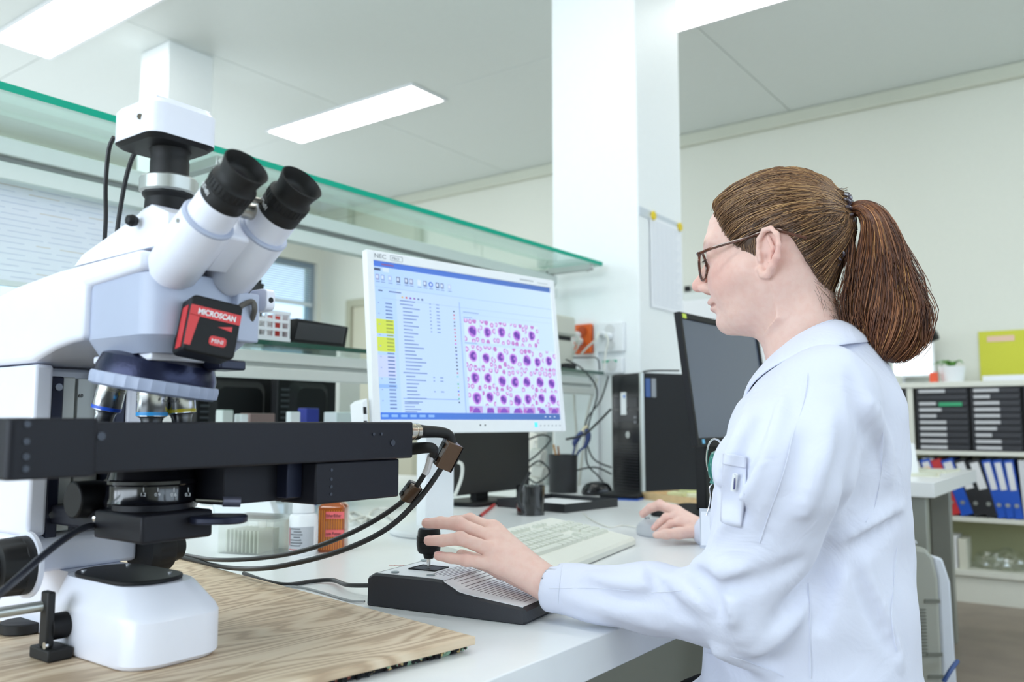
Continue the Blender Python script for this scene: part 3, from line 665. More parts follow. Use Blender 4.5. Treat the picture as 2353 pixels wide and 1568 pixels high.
# the page gets paler towards the right
N = 40
def mix(a, b, t): return tuple(a[i] * (1 - t) + b[i] * t for i in range(3))
ca, cb_ = hx('#a9cbfb'), hx('#c3dcf6')
for i in range(N): R(i / N, (i + 1) / N, 0, 1, mix(ca, cb_, (i / N) ** 1.0), 0)
for i in range(N):
    R(i / N, (i + 1) / N, 0, .035, mix(hx('#3a6fd6'), hx('#3f67b0'), i / N), 1)
    R(i / N, (i + 1) / N, .955, 1, mix(hx('#2a6fdc'), hx('#3a63a8'), i / N), 1)
R(0, .035, .045, .062, '#31456b'); R(.04, .1, .012, .022, '#7a4a8c', 2); R(.045, .075, .036, .065, '#c6dbfb', 2)
R(0, 1, .165, .168, '#93b3e6'); R(.035, 1, .235, .238, '#9fbcea')
rr = random.Random(7)
for i, u in enumerate((.01, .035, .07, .11, .15, .175, .215, .245, .275, .31, .335, .375)):
    c_ = ('#8d99c9', '#8aa6d6', '#9bb4e2', '#5a6c94', '#53658f', '#8796bd', '#c9dcf5', '#6f82ac', '#2f6fd8', '#53658f', '#6f82ac', '#a9bfe6')[i]
    s = .009
    if i == 8:
        cxq, cyq = S(u + s, .105); ring = [(cxq + math.cos(k * .393) * .006, cyq + math.sin(k * .393) * .006) for k in range(16)]
        ri2 = [(cxq + math.cos(k * .393) * .0032, cyq + math.sin(k * .393) * .0032) for k in range(16)]
        qs.append((ring, 2, '#2f5fc8')); qs.append((ri2, 3, '#bcd4fb'))
    else:
        R(u, u + 2 * s, .085, .085 + .038, c_, 2); R(u + .3 * s, u + 1.4 * s, .092, .112, '#c9dcf8', 3)
    R(u, u + 2.2 * s, .131, .136, '#7088b8', 2)
R(.02, .04, .185, .193, '#1c2d55', 2); R(.07, .13, .185, .193, '#5a6da0', 2)
for i, c_ in enumerate(('#c8b47a', '#c05a3a', '#7a3ac0', '#8a6ab0', '#5a6da0', '#3a4a7a')): R(.13 + .02 * i, .14 + .02 * i, .21, .222, c_, 2)
# left number column, with its highlighted blocks
for i in range(30):
    v = .262 + i * .0228
    if 5 <= i <= 8 or 10 <= i <= 13: R(.0, .088, v - .004, v + .0195, '#c3d63c', 2)
    elif 14 < i < 21: R(.0, .088, v - .004, v + .0195, '#bccaf8', 2)
    elif i == 23: R(.0, .088, v - .004, v + .0195, '#86b0ec', 2)
    R(.05, .083, v + .002, v + .011, '#5c77ae' if not (5 <= i <= 13) else '#8d9c2e', 3); 
    if i % 3 == 0: R(.015, .022, v + .003, v + .01, '#8aa0d0', 3)
cols = ['#222233', '#c03030', '#d88080', '#30304a', '#202030', '#c04040', '#c04040', '#c04040', '#c05050', '#c040c0', '#302030', '#303050', '#3030a0', '#202028', '#202028', '#202028', '#303030', '#b04040', '#60c0c0', '#c8d8f0', '#30b040', '#a0d040', '#2040e0', '#c06050', '#30b070', '#202030']
for i in range(29):
    v = .235 + i * .0232
    R(.122 + (.012 if i not in (0, 1, 20) else 0), .122 + rr.uniform(.055, .12), v, v + .0075, '#6d87bd', 2)
    if i < 9 or i in (21, 22, 25): R(.27, .278, v, v + .007, '#6d87bd', 2); R(.305, .322, v, v + .007, '#6d87bd', 2)
for i, c_ in enumerate(cols): 
    v = .266 + i * .0246; R(.395, .404, v, v + .009, c_, 3)
R(.105, .43, .165, .955, mix(ca, (1, 1, 1), .12), .5)
R(.115, .40, .885 - .02, .889 - .02, '#6f92d4', 2)
for i, v in enumerate((.885, .895, .915, .932, .947)):
    R(.12, .12 + (.09, .07, .05, .08, .06)[i] , v, v + .006, '#6d87bd', 2)
R(.43, .436, .2, .955, '#98b6e8', 2)
R(.45, .54, .262, .268, '#7f9acb', 2); R(.45, .50, .298, .303, '#7f9acb', 2); R(.45, .52, .475, .480, '#7f9acb', 2)
R(.44, .99, .275, .277, '#a9c3ec', 2)
# micrograph strips: pale tiles full of ring-shaped red cells and big stained white cells
def inside(x, y, reg): return reg[0] < x < reg[1] and reg[2] < y < reg[3]
def blob(u, v, ru, rv, col, lay, reg, n=14, ph=0, wob=.0):
    pts = []
    for k in range(n):
        a = 2 * math.pi * k / n; f = 1 + wob * math.sin(3 * a + ph)
        uu = min(max(u + ru * f * math.cos(a), reg[0]), reg[1]); vv = min(max(v + rv * f * math.sin(a), reg[2]), reg[3])
        pts.append(S(uu, vv))
    qs.append((pts[::-1], lay, col))
def cell(u, v, s, reg, ph):
    lay = 6
    blob(u, v, .027 * s, .045 * s, '#c28be0', lay, reg, 18, ph, .04)
    blob(u, v, .023 * s, .038 * s, '#a868d2', lay + .5, reg, 16, ph, .05)
    if ph % 3 < 1.5:
        blob(u - .007 * s, v - .006, .012 * s, .024 * s, '#5a1f9e', lay + 1, reg, 12, ph, .15); blob(u + .008 * s, v + .006, .012 * s, .022 * s, '#6425a8', lay + 1.5, reg, 12, ph + 1, .15)
    else:
        blob(u, v, .016 * s, .031 * s, '#5a1f9e', lay + 1, reg, 14, ph, .12); blob(u + .008 * s, v - .002, .007 * s, .013 * s, '#a868d2', lay + 2, reg, 10, ph)
TW = .0705
tiles = []
def row(u0, n, v0, v1, du):
    for k in range(n):
        reg = (u0 + k * du, u0 + (k + 1) * du - .004, v0, v1)
        big = [(reg[0] + reg[1]) / 2 + rr.uniform(-.01, .01), (v0 + v1) / 2 + rr.uniform(-.012, .012)]
        tiles.append((reg, big))
row(.452, 5, .31, .47, .0905)
row(.452, 7, .490, .643, .079); row(.452, 7, .647, .80, .079)
row(.452, 7, .804, .905, .079)
for k, (reg, big) in enumerate(tiles):
    R(reg[0], reg[1], reg[2], reg[3], mix(ca, (.80, .9, 1), .45), 4)
    done = []
    for _ in range(60):
        u = rr.uniform(reg[0], reg[1]); v = rr.uniform(reg[2], reg[3])
        if math.hypot((u - big[0]) / .040, (v - big[1]) / .063) < 1: continue
        if any(math.hypot((u - a) / .023, (v - b) / .04) < 1 for a, b in done): continue
        if len(done) > 9: break
        done.append((u, v)); s = rr.uniform(.8, 1.05)
        blob(u, v, .0112 * s, .0195 * s, '#b062b8', 5, reg, 12, rr.random() * 6, .06)
        blob(u, v, .0066 * s, .0115 * s, '#d8c0f0' if rr.random() < .7 else '#bb78c6', 5.5, reg, 9)
    cell(big[0], big[1], rr.uniform(.78, .95), reg, rr.random() * 6)
for k in range(7):
    reg = (.452 + k * .079, .452 + (k + 1) * .079 - .004, .908, .953)
    R(*reg, mix(hx('#b078cc'), hx('#bcd4f4'), (k % 2) * .7 + .2), 4)
    for _ in range(3): blob(rr.uniform(reg[0], reg[1]), rr.uniform(.91, .95), .011, .018, '#a860c0', 5, reg)
    blob(reg[0] + .04, .955, .022, .038, '#7a38b8', 6, reg)
for i in range(6): R(.01 + i * .045, .04 + i * .045, .968, .984, '#7fb0f4', 2)
for i in range(3): R(.90 + i * .03, .91 + i * .03, .972, .980, '#c6d6f0', 2)
graphic('screen_picture', qs, M1 @ Matrix.Translation((0, 0, -.0003)), mon, emit=.92)
M_txt = mat('lettering_grey', '#8f949a', .5)
text('lettering', 'NEC', .0125, M1 @ Matrix.Translation((-W1 / 2 + .001, H1 / 2 + .0055, .0042)), M_txt, mon, sx=1.2)
text('lettering', 'PRO', .008, M1 @ Matrix.Translation((-W1 / 2 + .045, H1 / 2 + .0065, .0042)), M_txt, mon, sx=1.2)
m = MB(M1)
for a, b, c_, d_ in ((.041, .072, .0145, .0153), (.041, .072, .004, .0048), (.041, .0418, .0048, .0145), (.0712, .072, .0048, .0145)):
    m.prism(rq(-W1 / 2 + a, -W1 / 2 + b, H1 / 2 + c_, H1 / 2 + d_), 'z', .004, .0043)
m.build('logo_frame', M_txt, mon)
graphic('small_print', [(rq(.155 + i * .0025, .1565 + i * .0025, H1 / 2 + .007, H1 / 2 + .0105), 1, '#9aa0a6') for i in range(18)] + [(rq(.214 + i * .0025, .2155 + i * .0025, H1 / 2 + .006, H1 / 2 + .0085), 1, '#b8bdc2') for i in range(14)], M1 @ Matrix.Translation((0, 0, .0041)), mon, emit=0)
MB(M1).prism(rrect(.167, .177, -H1 / 2 - .017, -H1 / 2 - .006, .001), 'z', .004, .0046).build('power_light', mat('blue_led', '#3fb4f0', .3, emit=.9), mon)
for k in range(6): MB(M1).prism(rrect(.185 + k * .013, .189 + k * .013, -H1 / 2 - .0145, -H1 / 2 - .0125, .0008), 'z', .004, .0046).build('button', M_txt, mon)
for k in range(2): MB(M1).cyl((.0 + k * .014, -H1 / 2 - .012, .004), (.0 + k * .014, -H1 / 2 - .012, .0046), .0018, n=10).build('sensor', M_dark, mon)
us = MB(M1).prism([(-W1 / 2 - .038, -.128), (-W1 / 2 - .026, -.120), (-W1 / 2 - .026, -.19), (-W1 / 2 - .036, -.19)], 'z', -.045, -.002).build('usb_hub', M_hwhite, mon, bevel=.001)
for v in (-.144, -.171): MB(M1).prism(rq(-W1 / 2 - .0365, -W1 / 2 - .029, v - .007, v + .007), 'z', -.004, -.0015).build('usb_port', M_dark, us)
# stand
MB().prism([(sb_.x + .003 + math.cos(-.17) * a - math.sin(-.17) * b, sb_.y + .03 + math.sin(-.17) * a + math.cos(-.17) * b) for a, b in rrect(-.042, .042, -.018, .018, .004)], 'z', ZD + .012, 1.15).build('column', M_hwhite, mon, bevel=.002)
MB().lathe([(.001, 0), (.118, 0), (.122, .003), (.122, .010), (.118, .014), (.05, .017), (.001, .017)], sb_ , (0, 0, 1), 56).build('foot', M_hwhite, mon, smooth=True)

# ------------------------------------------------------------------ joystick controller
L_ = P(841, 1392, Z=ZD); R_ = P(1208, 1439, Z=ZD)
du = (R_ - L_).normalized(); LEN = (R_ - L_).length; nn = Vector((0, 0, 1)).cross(du); nn = nn if nn.x > 0 else -nn
def onside(u, v):
    r = ray(u, v); t = (L_ - CAM).dot(nn) / r.dot(nn); p = CAM + r * t; return (p - L_).dot(du), p.z - ZD
side = [onside(u, v) for u, v in ((859, 1318), (999, 1332), (1018, 1340), (1040, 1354), (1066, 1367), (1199, 1398))]
MC = fr(L_, du, Vector((0, 0, 1)))   # x along length, y up, z = across (towards camera or away)
sgn = 1 if (MC.to_3x3() @ Vector((0, 0, 1))).dot(nn) > 0 else -1
WD = .118
ctl = thing('joystick_controller', 'low black and white joystick control box under the left hand', 'controller', tuple(L_))
prof = [(0.0, .002), (.002, 0), (LEN - .002, 0), (LEN, .003)] + [(LEN - .004, side[-1][1])] + [side[4], side[3], side[2], side[1], side[0], (.004, side[0][1] * .9)]
sm = [Vector((a, b, 0)) for a, b in side[1:]]
smc = catmull([Vector((side[0][0], side[0][1], 0))] + sm, 5)
prof = [(0.0, .002), (.002, 0), (LEN - .004, 0), (LEN, .004), (LEN + .0, side[-1][1] * .8)] + [(p.x, p.y) for p in smc[::-1]] + [(.003, side[0][1] * .88)]
m = MB(MC); rings = []
for zz, i in ((0, .003), (.003, 0), (WD - .003, 0), (WD, .003)): rings.append([Vector((min(max(a, i), LEN - i), max(b, i * .5) if b < .01 else b - i, sgn * zz)) for a, b in prof])
# open the joystick well: body is split around it by the recessed well mesh sitting proud of the top
m.loft(rings); m.build('body', mat('controller_black', '#26282f', .45, bump=.08, bscale=800), ctl, smooth=True, angle=32)
top = [(p.x, p.y) for p in smc]
m = MB(MC)
inset = .0035
vs = []; 
for a, b in top: vs += [Vector((max(a, top[0][0] + .004) , b + .0006, sgn * inset)), Vector((max(a, top[0][0] + .004), b + .0006, sgn * (WD - inset)))]
lst = top[-1]
fs = [(2 * i, 2 * i + 2, 2 * i + 3, 2 * i + 1) for i in range(len(top) - 1)]
vb = [v + Vector((0, -.0012, 0)) for v in vs]; n0 = len(vs)
fs2 = [tuple(i + n0 for i in f[::-1]) for f in fs]
sidef = []
for i in range(len(top) - 1): sidef += [(2 * i, 2 * i + n0, 2 * i + 2 + n0, 2 * i + 2), (2 * i + 1, 2 * i + 3, 2 * i + 3 + n0, 2 * i + 1 + n0)]
m.add(vs + vb, fs + fs2 + sidef); m.build('top_plate', mat('plate_white', '#e9ecf1', .4), ctl, smooth=True)
# printed grip lines over the slope
def topz(a):
    for (a0, b0), (a1, b1) in zip(top, top[1:]):
        if a0 <= a <= a1: return b0 + (b1 - b0) * (a - a0) / max(a1 - a0, 1e-6)
    return top[-1][1]
a_ = top[0][0] + .078; k = 0
s_end = top[-1][0] - .006
ML = mat('line_grey', '#8d8a92', .5)
while a_ < s_end:
    z_ = topz(a_) + .0007; slope = math.atan2(topz(a_ + .002) - topz(a_ - .002), .004)
    MB(MC).obox((a_, z_, sgn * WD * .56), (.0009, .0006, WD * .68), Matrix.Rotation(slope, 3, 'Z')).build('grip_line', ML, ctl); a_ += .0058
jb = P(985, 1307, Z=ZD + side[0][1] + .001)
js = (jb - L_).dot(du); jw = (jb - L_).dot(nn)
well = MB(MC).prism([(js - .021, sgn * (jw - .017)), (js + .021, sgn * (jw - .017)), (js + .021, sgn * (jw + .017)), (js - .021, sgn * (jw + .017))], 'y', topz(js) + .0006, topz(js) + .0016)
well.build('joystick_well', mat('well_black', '#0c0c0e', .5), ctl)
wf = MB(MC)
y_a, y_b = topz(js) + .0016, topz(js) + .0032
for a0, a1, b0, b1 in ((-.022, -.020, -.018, .018), (.020, .022, -.018, .018), (-.020, .020, -.018, -.016), (-.020, .020, .016, .018)):
    wf.box(js + a0, js + a1, y_a - .0012, y_b - .001, min(sgn * (jw + b0), sgn * (jw + b1)), max(sgn * (jw + b0), sgn * (jw + b1)))
wf.build('well_frame', M_dark, ctl)
for u, v in ((908, 1316), (990, 1323), (975, 1289)):
    q = P(u, v, Z=ZD + topz(.05) + .001); MB().lathe([(.001, 0), (.0055, 0), (.0058, .0006), (.0055, .0012), (.001, .001)], q, (0, 0, 1), 20).build('button', mat('button_grey', '#8b979c', .4), ctl, smooth=True)
q = P(893, 1300, Z=ZD + topz(.04) + .0012)
text('lettering', 'MARZHAUSER', .0035, fr(q, -nn if False else Vector((rt.x, rt.y, 0)), Vector((fw.x, fw.y, 0))), M_red, ctl)
jt = jb + Vector((0, 0, .0025)); top_k = P(985, 1216, d=(jb - CAM).dot(fw))
kz = top_k.z - jt.z
MB().lathe([(.001, 0), (.0028, 0), (.0028, kz * .3), (.001, kz * .3)], jt, (0, 0, 1), 16).build('shaft', M_chrome, ctl, smooth=True)
r_ = .0165
MB().lathe([(.001, kz * .22), (.0065, kz * .22), (.0078, kz * .3), (.0082, kz * .34), (.0135, kz * .36), (r_ * .96, kz * .42), (r_, kz * .52), (r_ * 1.03, kz * .53), (r_ * 1.05, kz * .60), (r_ * 1.05, kz * .66), (r_ * 1.01, kz * .67), (r_ * 1.05, kz * .68), (r_ * 1.05, kz * .80), (r_ * .98, kz * .81), (r_ * .94, kz * .95), (r_ * .85, kz * 1.0), (.001, kz * 1.0)], jt, (0, 0, 1), 44).build('joystick_knob', M_dark, ctl, smooth=True)
# controller cable
cc0 = L_ + nn * .045 + Vector((0, 0, .018))
ccb = thing('controller_cable', 'black cable with strain relief plugged into the left end of the joystick box', 'cable', tuple(cc0))
MB().lathe([(.0045, 0), (.0055, .002), (.0050, .016), (.0035, .018)], cc0, -du + Vector((0, 0, .04)), 14).build('strain_relief', M_rubber, ccb, smooth=True)
MB().tube([cc0 - du * .017, P(800, 1345, Z=ZD + .012), P(765, 1334, Z=ZD + .006), P(720, 1336, Z=ZD + .004), P(660, 1344, Z=ZD + .004), P(610, 1336, Z=ZD + .004), P(560, 1318, Z=ZD + .004)], .0032, 10).build('cord', M_cable, ccb, smooth=True)
tag(MB().tube([P(838, 1383, Z=ZD + .003), P(800, 1380, Z=ZD + .002), P(740, 1362, Z=ZD + .002), P(690, 1350, Z=ZD + .002), P(640, 1348, Z=ZD + .002)], .0016, 6).build('thin_cable', mat('cable_grey_light', '#a9adb0', .5), None, smooth=True), 'thin light grey cable on the bench just below the controller cable', 'cable')
# ------------------------------------------------------------------ keyboard
KH = math.radians(10); ku = Vector((math.cos(KH), math.sin(KH), 0)); kv = Vector((-math.sin(KH), math.cos(KH), 0))
kb0 = Vector((1.56, .832, ZD)) - ku * .455
kbt = thing('keyboard', 'off-white computer keyboard with palm rest lying beyond the joystick box', 'keyboard', tuple(kb0), KH)
KM = wm(kbt)
KW, KD, T0, T1 = .455, .20, .016, .046
prof = [(0, .002), (0, .011), (.006, T0), (.05, .024), (KD - .012, T1), (KD, T1 - .004), (KD, .030), (KD - .02, .028)]
M_kb = mat('keyboard_white', '#e6e8de', .5); M_key = mat('key_white', '#dde1d6', .45)
m = MB(KM); rings = []
for x, i in ((0, .006), (.004, 0), (KW - .004, 0), (KW, .006)): rings.append([Vector((x, min(max(a, i), KD - i), b)) for a, b in prof])
m.loft(rings); m.build('case', M_kb, kbt, smooth=True, angle=25)
MB(KM).box(.03, .05, KD - .02, KD - .012, 0, .034).build('foot', M_kb, kbt)
sl = math.atan2(T1 - .024, KD - .012 - .05)
def kz_(y): return .024 + (y - .05) * math.tan(sl)
keymesh = {}
def key(x, y, wd, dp=.0172):
    k_ = (round(wd, 4), dp)
    if k_ not in keymesh:
        m = MB().loft([[Vector((a, b, z)) for a, b in rrect(-wd / 2 + i, wd / 2 - i, -dp / 2 + i, dp / 2 - i, .0012, 1)] for z, i in ((-.0005, 0), (.005, .0022))])
        me = bpy.data.meshes.new('key'); me.from_pydata(m.v, [], m.f); me.materials.append(M_key); keymesh[k_] = me
    o = bpy.data.objects.new('key', keymesh[k_]); C.objects.link(o); o.parent = kbt
    o.matrix_basis = Matrix.Translation((x, y, kz_(y) + .0006)) @ Matrix.Rotation(sl, 4, 'X')
p_ = .0185
rows = [(.062, [1.25, 1.25, 1.25, 6.25, 1.25, 1.25, 1.25, 1.25]), (.0805, [1.25] + [1] * 11 + [2.75]), (.099, [1.75] + [1] * 11 + [2.25]), (.1175, [1.5] + [1] * 12 + [1.5]), (.136, [1] * 13 + [2])]
for y, ws in rows:
    x = .018
    for w_ in ws: key(x + w_ * p_ / 2, y, w_ * p_ - .0012); x += w_ * p_
    for k in range(3):
        if y in (.0625, .099) : continue
        if y == .0805 and k != 1: continue
        key(.305 + k * p_ + p_ / 2, y, p_ - .0012)
    for k in range(4): key(.368 + k * p_ + p_ / 2, y, p_ - .0012)
x = .018
for k in range(13): key(x + p_ / 2, .161, p_ - .0012, .012); x += p_ + (.008 if k in (0, 4, 8) else 0)
for k in range(3): key(.305 + k * p_ + p_ / 2, .161, p_ - .0012, .012)
# ------------------------------------------------------------------ mouse with cable
mq = P(1505, 1232, Z=ZD)
mouse = thing('mouse', 'light grey computer mouse held under the right hand', 'mouse', tuple(mq), math.radians(60))
MM = wm(mouse)
m = MB(MM); rings = []
n = 28
for f, z in ((.92, 0), (1.0, .004), (1.0, .010), (.95, .018), (.82, .026), (.6, .032), (.3, .035), (.02, .036)):
    rings.append([Vector((math.cos(2 * math.pi * i / n) * .058 * f + (.006 * (1 - f)), math.sin(2 * math.pi * i / n) * .032 * f, z)) for i in range(n)])
m.loft(rings); m.build('shell', mat('mouse_grey', '#c6cad0', .35), mouse, smooth=True, angle=60)
MB(MM).cyl((.030, -.004, .0325), (.030, .004, .0325), .006, n=16).build('scroll_wheel', mat('wheel_grey', '#8d9196', .5), mouse, smooth=True)
MB().tube([P(1462, 1212, Z=ZD + .006), P(1430, 1208, Z=ZD + .002), P(1400, 1212, Z=ZD + .002), P(1360, 1196, Z=ZD + .002), P(1340, 1180, Z=ZD + .002)], .0018, 6).build('cord', M_wcable, mouse, smooth=True)
# ------------------------------------------------------------------ second monitor, tower
M2 = pose(2.148, .861, 1.078, -.0285, .1263)
mon2, _, _ = monitor('monitor', 'switched-off black monitor beside the computer tower, behind the woman', M2, .474, .296, (.013, .013, .016, .020), .05, M_dark, mat('screen_off', '#4b5468', .22, spec=.9), Vector((2.17, .96, ZD)), None)
MB().box(2.13, 2.21, .925, .955, ZD + .018, 1.05).build('column', M_dark, mon2, bevel=.004)
MB().prism(rrect(2.05, 2.29, .84, 1.06, .03), 'z', ZD, ZD + .018).build('foot', M_dark, mon2, bevel=.004)
MB(M2).prism(rq(-.236, -.215, .1485, .160), 'z', .0042, .0046).build('sticker', mat('sticker_lime', '#cfe25a', .6), mon2)
MB(M2).prism(rq(-.222, -.208, -.1625, -.1515), 'z', .0042, .0046).build('sticker', mat('sticker_blue', '#6fb6dc', .5), mon2)
# tower
tl = P(1409, 1131, Z=ZD); tr = P(1477, 1139, Z=ZD)
tdx = (tr - tl).normalized(); tw = (tr - tl).length; tn = Vector((0, 0, 1)).cross(tdx); tn = tn if tn.x > 0 else -tn
TM = fr(tl, tdx, tn)
sg = 1 if (TM.to_3x3() @ Vector((0, 0, 1))).z > 0 else -1
TH = (P(1411, 860, d=(tl - CAM).dot(fw)) - tl).z
twr = thing('computer_tower', 'tall black desktop computer tower with silver edge standing by the pillar', 'computer', tuple(tl))
def tb(x0, x1, y0, y1, z0, z1, nm, m_, bv=.002): return MB(TM).box(x0, x1, y0, y1, min(sg * z0, sg * z1), max(sg * z0, sg * z1)).build(nm, m_, twr, bevel=bv)
tb(0.004, tw - .008, .004, .40, 0, TH, 'case', M_dark)
tb(0, tw - .010, 0, .0035, .004, TH - .004, 'front_panel', mat('glossy_black', '#15161a', .22))
tb(tw - .009, tw + .001, -.003, .012, 0, TH + .002, 'silver_edge', M_alu)
tb(-.003, -.0005, -.001, .01, 0, TH, 'silver_edge', M_alu, .0005)
for z in (.30, .25): tb(.012, tw - .02, -.002, -.0002, z, z + .038, 'drive_bay', mat('bay_black', '#202127', .3), .001)
tb(.012, tw - .02, -.0015, -.0002, .222, .226, 'groove', M_dark, 0)
tb(tw * .32, tw * .32 + .032, -.003, -.0022, .275, .355, 'white_sticker', M_white, .0005)
tb(tw * .42, tw * .42 + .01, -.0036, -.0031, .335, .345, 'blue_mark', mat('blue_mark', '#4a7fd0', .5), 0)
for z in (.245, .262): tb(tw - .04, tw - .026, -.003, -.0022, z, z + .008, 'port', mat('port_grey', '#7e8086', .4), 0)
c_ = TM @ Vector((tw * .55, -.001, sg * .205)); MB().cyl(c_, c_ - tn * .002, .012, n=24).build('badge', M_alu, twr, smooth=True)
for k in range(16): tb(.012, tw - .02, -.0015, -.0004, .02 + k * .01, .024 + k * .01, 'grille_slat', mat('bay_black', '#202127'), 0)
tb(tw + .0005, tw + .0012, .018, .040, TH - .085, TH - .02, 'blue_sticker', mat('sticker_navy', '#2e5596', .4), 0)
tb(tw + .0005, tw + .0012, .045, .065, TH - .085, TH - .02, 'grey_sticker', mat('sticker_grey', '#8d9298', .4), 0)
p0 = TM @ Vector((tw * .9, .1, sg * (TH + .004)))
tag(MB().tube([P(1478, 855, d=2.95), P(1500, 852, d=2.9), P(1560, 852, d=2.8)], .003, 8).build('cable', M_cable, None, smooth=True), 'short black cable lying across the top of the computer tower', 'cable')
# ------------------------------------------------------------------ implicit-surface modelling for the woman
f32 = np.float32
def A(*v): return np.array(v, f32)
def V2(p): return np.array(p[:], f32)
def smin(a, b, k): 
    h = np.maximum(k - np.abs(a - b), 0) / k
    return np.minimum(a, b) - h * h * k * .25
def smax(a, b, k): return -smin(-a, -b, k)
def cap(p, a, b, r0, r1=None):
    r1 = r0 if r1 is None else r1
    a = np.asarray(a, f32); b = np.asarray(b, f32); ab = b - a
    t = np.clip(((p - a) @ ab) / max(float(ab @ ab), 1e-9), 0, 1)
    q = p - a - t[:, None] * ab
    return np.sqrt(np.einsum('ij,ij->i', q, q)) - (r0 + (r1 - r0) * t)
def ell(p, c, r):
    q = (p - np.asarray(c, f32)) / np.asarray(r, f32); k = np.sqrt(np.einsum('ij,ij->i', q, q))
    return (k - 1) * min(r)
def near(p, lo, hi, pad): return np.all((p > np.asarray(lo, f32) - pad) & (p < np.asarray(hi, f32) + pad), axis=1)
def nets(sdf, lo, hi, h, B=14):
    lo = np.array(lo); n = np.ceil((np.array(hi) - lo) / (B * h)).astype(int)
    g = np.stack(np.meshgrid(*[np.arange(k) for k in n], indexing='ij'), -1).reshape(-1, 3)
    c = (lo + (g + .5) * B * h).astype(f32); d = sdf(c)
    g = g[np.abs(d) < B * h * .87 * 1.3 + .012]
    S = B + 2; offs = np.stack(np.meshgrid(*[np.arange(-1, B + 1)] * 3, indexing='ij'), -1).reshape(-1, 3)
    NN = (n * B + 4).astype(np.int64)
    keys = []; vps = []; quads = []
    CO = [(i, j, k) for i in (0, 1) for j in (0, 1) for k in (0, 1)]
    ED = [(a, b) for a in range(8) for b in range(a + 1, 8) if sum(abs(CO[a][q] - CO[b][q]) for q in range(3)) == 1]
    for s in range(0, len(g), 200):
        gb = g[s:s + 200]; ijk = gb[:, None, :] * B + offs[None]
        D = sdf((lo + ijk.reshape(-1, 3) * h).astype(f32)).reshape(len(gb), S, S, S)
        In = D < 0
        cnt = np.zeros((len(gb), S - 1, S - 1, S - 1), np.int8)
        for (i, j, k) in CO: cnt += In[:, i:i + S - 1, j:j + S - 1, k:k + S - 1]
        b_, x, y, z = np.nonzero((cnt > 0) & (cnt < 8))
        if not len(b_): continue
        cv = np.stack([D[b_, x + i, y + j, z + k] for (i, j, k) in CO], 1)
        acc = np.zeros((len(b_), 3)); num = np.zeros(len(b_))
        for a, b in ED:
            va, vb = cv[:, a], cv[:, b]; m = (va < 0) != (vb < 0)
            t = np.where(m, va / np.where(m, va - vb, 1), 0)
            pa = np.array(CO[a]); pb = np.array(CO[b])
            acc += m[:, None] * (pa + t[:, None] * (pb - pa)); num += m
        cell = gb[b_] * B + np.stack([x, y, z], 1) - 1
        keys.append(((cell[:, 0] + 1) * NN[1] + cell[:, 1] + 1) * NN[2] + cell[:, 2] + 1)
        vps.append(lo + (cell + acc / num[:, None]) * h)
        for ax in range(3):
            sl0 = [slice(None)] + [slice(1, S - 1)] * 3; sl1 = list(sl0); sl1[ax + 1] = slice(2, S)
            e0 = In[tuple(sl0)]; e1 = In[tuple(sl1)]
            b_, x, y, z = np.nonzero(e0 != e1); 
            if not len(b_): continue
            inn = e0[b_, x, y, z]
            node = gb[b_] * B + np.stack([x, y, z], 1)
            u, v = [q for q in range(3) if q != ax]
            cs = []
            for du_, dv_ in ((-1, -1), (0, -1), (0, 0), (-1, 0)):
                c_ = node.copy(); c_[:, u] += du_; c_[:, v] += dv_
                cs.append(((c_[:, 0] + 1) * NN[1] + c_[:, 1] + 1) * NN[2] + c_[:, 2] + 1)
            q = np.stack(cs, 1)
            flip = inn if ax != 1 else ~inn
            q[~flip] = q[~flip][:, ::-1]
            quads.append(q)
    K = np.concatenate(keys); Vp = np.concatenate(vps); Q = np.concatenate(quads)
    uk, idx = np.unique(K, return_index=True); Vp = Vp[idx]
    pos = np.searchsorted(uk, Q); pos = np.clip(pos, 0, len(uk) - 1); ok = np.all(uk[pos] == Q, axis=1)
    return Vp, pos[ok]
def meshobj(name, Vp, Q, m, parent, colors=None, smooth_it=0):
    me = bpy.data.meshes.new(name); inv = np.array(wm(parent).inverted()) if parent else np.eye(4)
    Vl = Vp @ inv[:3, :3].T + inv[:3, 3]
    me.vertices.add(len(Vl)); me.vertices.foreach_set('co', Vl.astype(f32).ravel())
    k = Q.shape[1]
    me.loops.add(len(Q) * k); me.loops.foreach_set('vertex_index', Q.ravel().astype(np.int32))
    me.polygons.add(len(Q)); me.polygons.foreach_set('loop_start', np.arange(0, len(Q) * k, k, dtype=np.int32))
    try: me.polygons.foreach_set('loop_total', np.full(len(Q), k, np.int32))
    except Exception: pass
    me.polygons.foreach_set('use_smooth', np.ones(len(Q), bool)); me.update(calc_edges=True); me.validate()
    if colors is not None:
        at = me.attributes.new('col', 'FLOAT_COLOR', 'POINT'); at.data.foreach_set('color', np.concatenate([colors, np.ones((len(colors), 1))], 1).astype(f32).ravel())
    me.materials.append(m); o = bpy.data.objects.new(name, me); C.objects.link(o)
    if parent: o.parent = parent
    if smooth_it: s_ = o.modifiers.new('relax', 'SMOOTH'); s_.iterations = smooth_it; s_.factor = .5
    return o
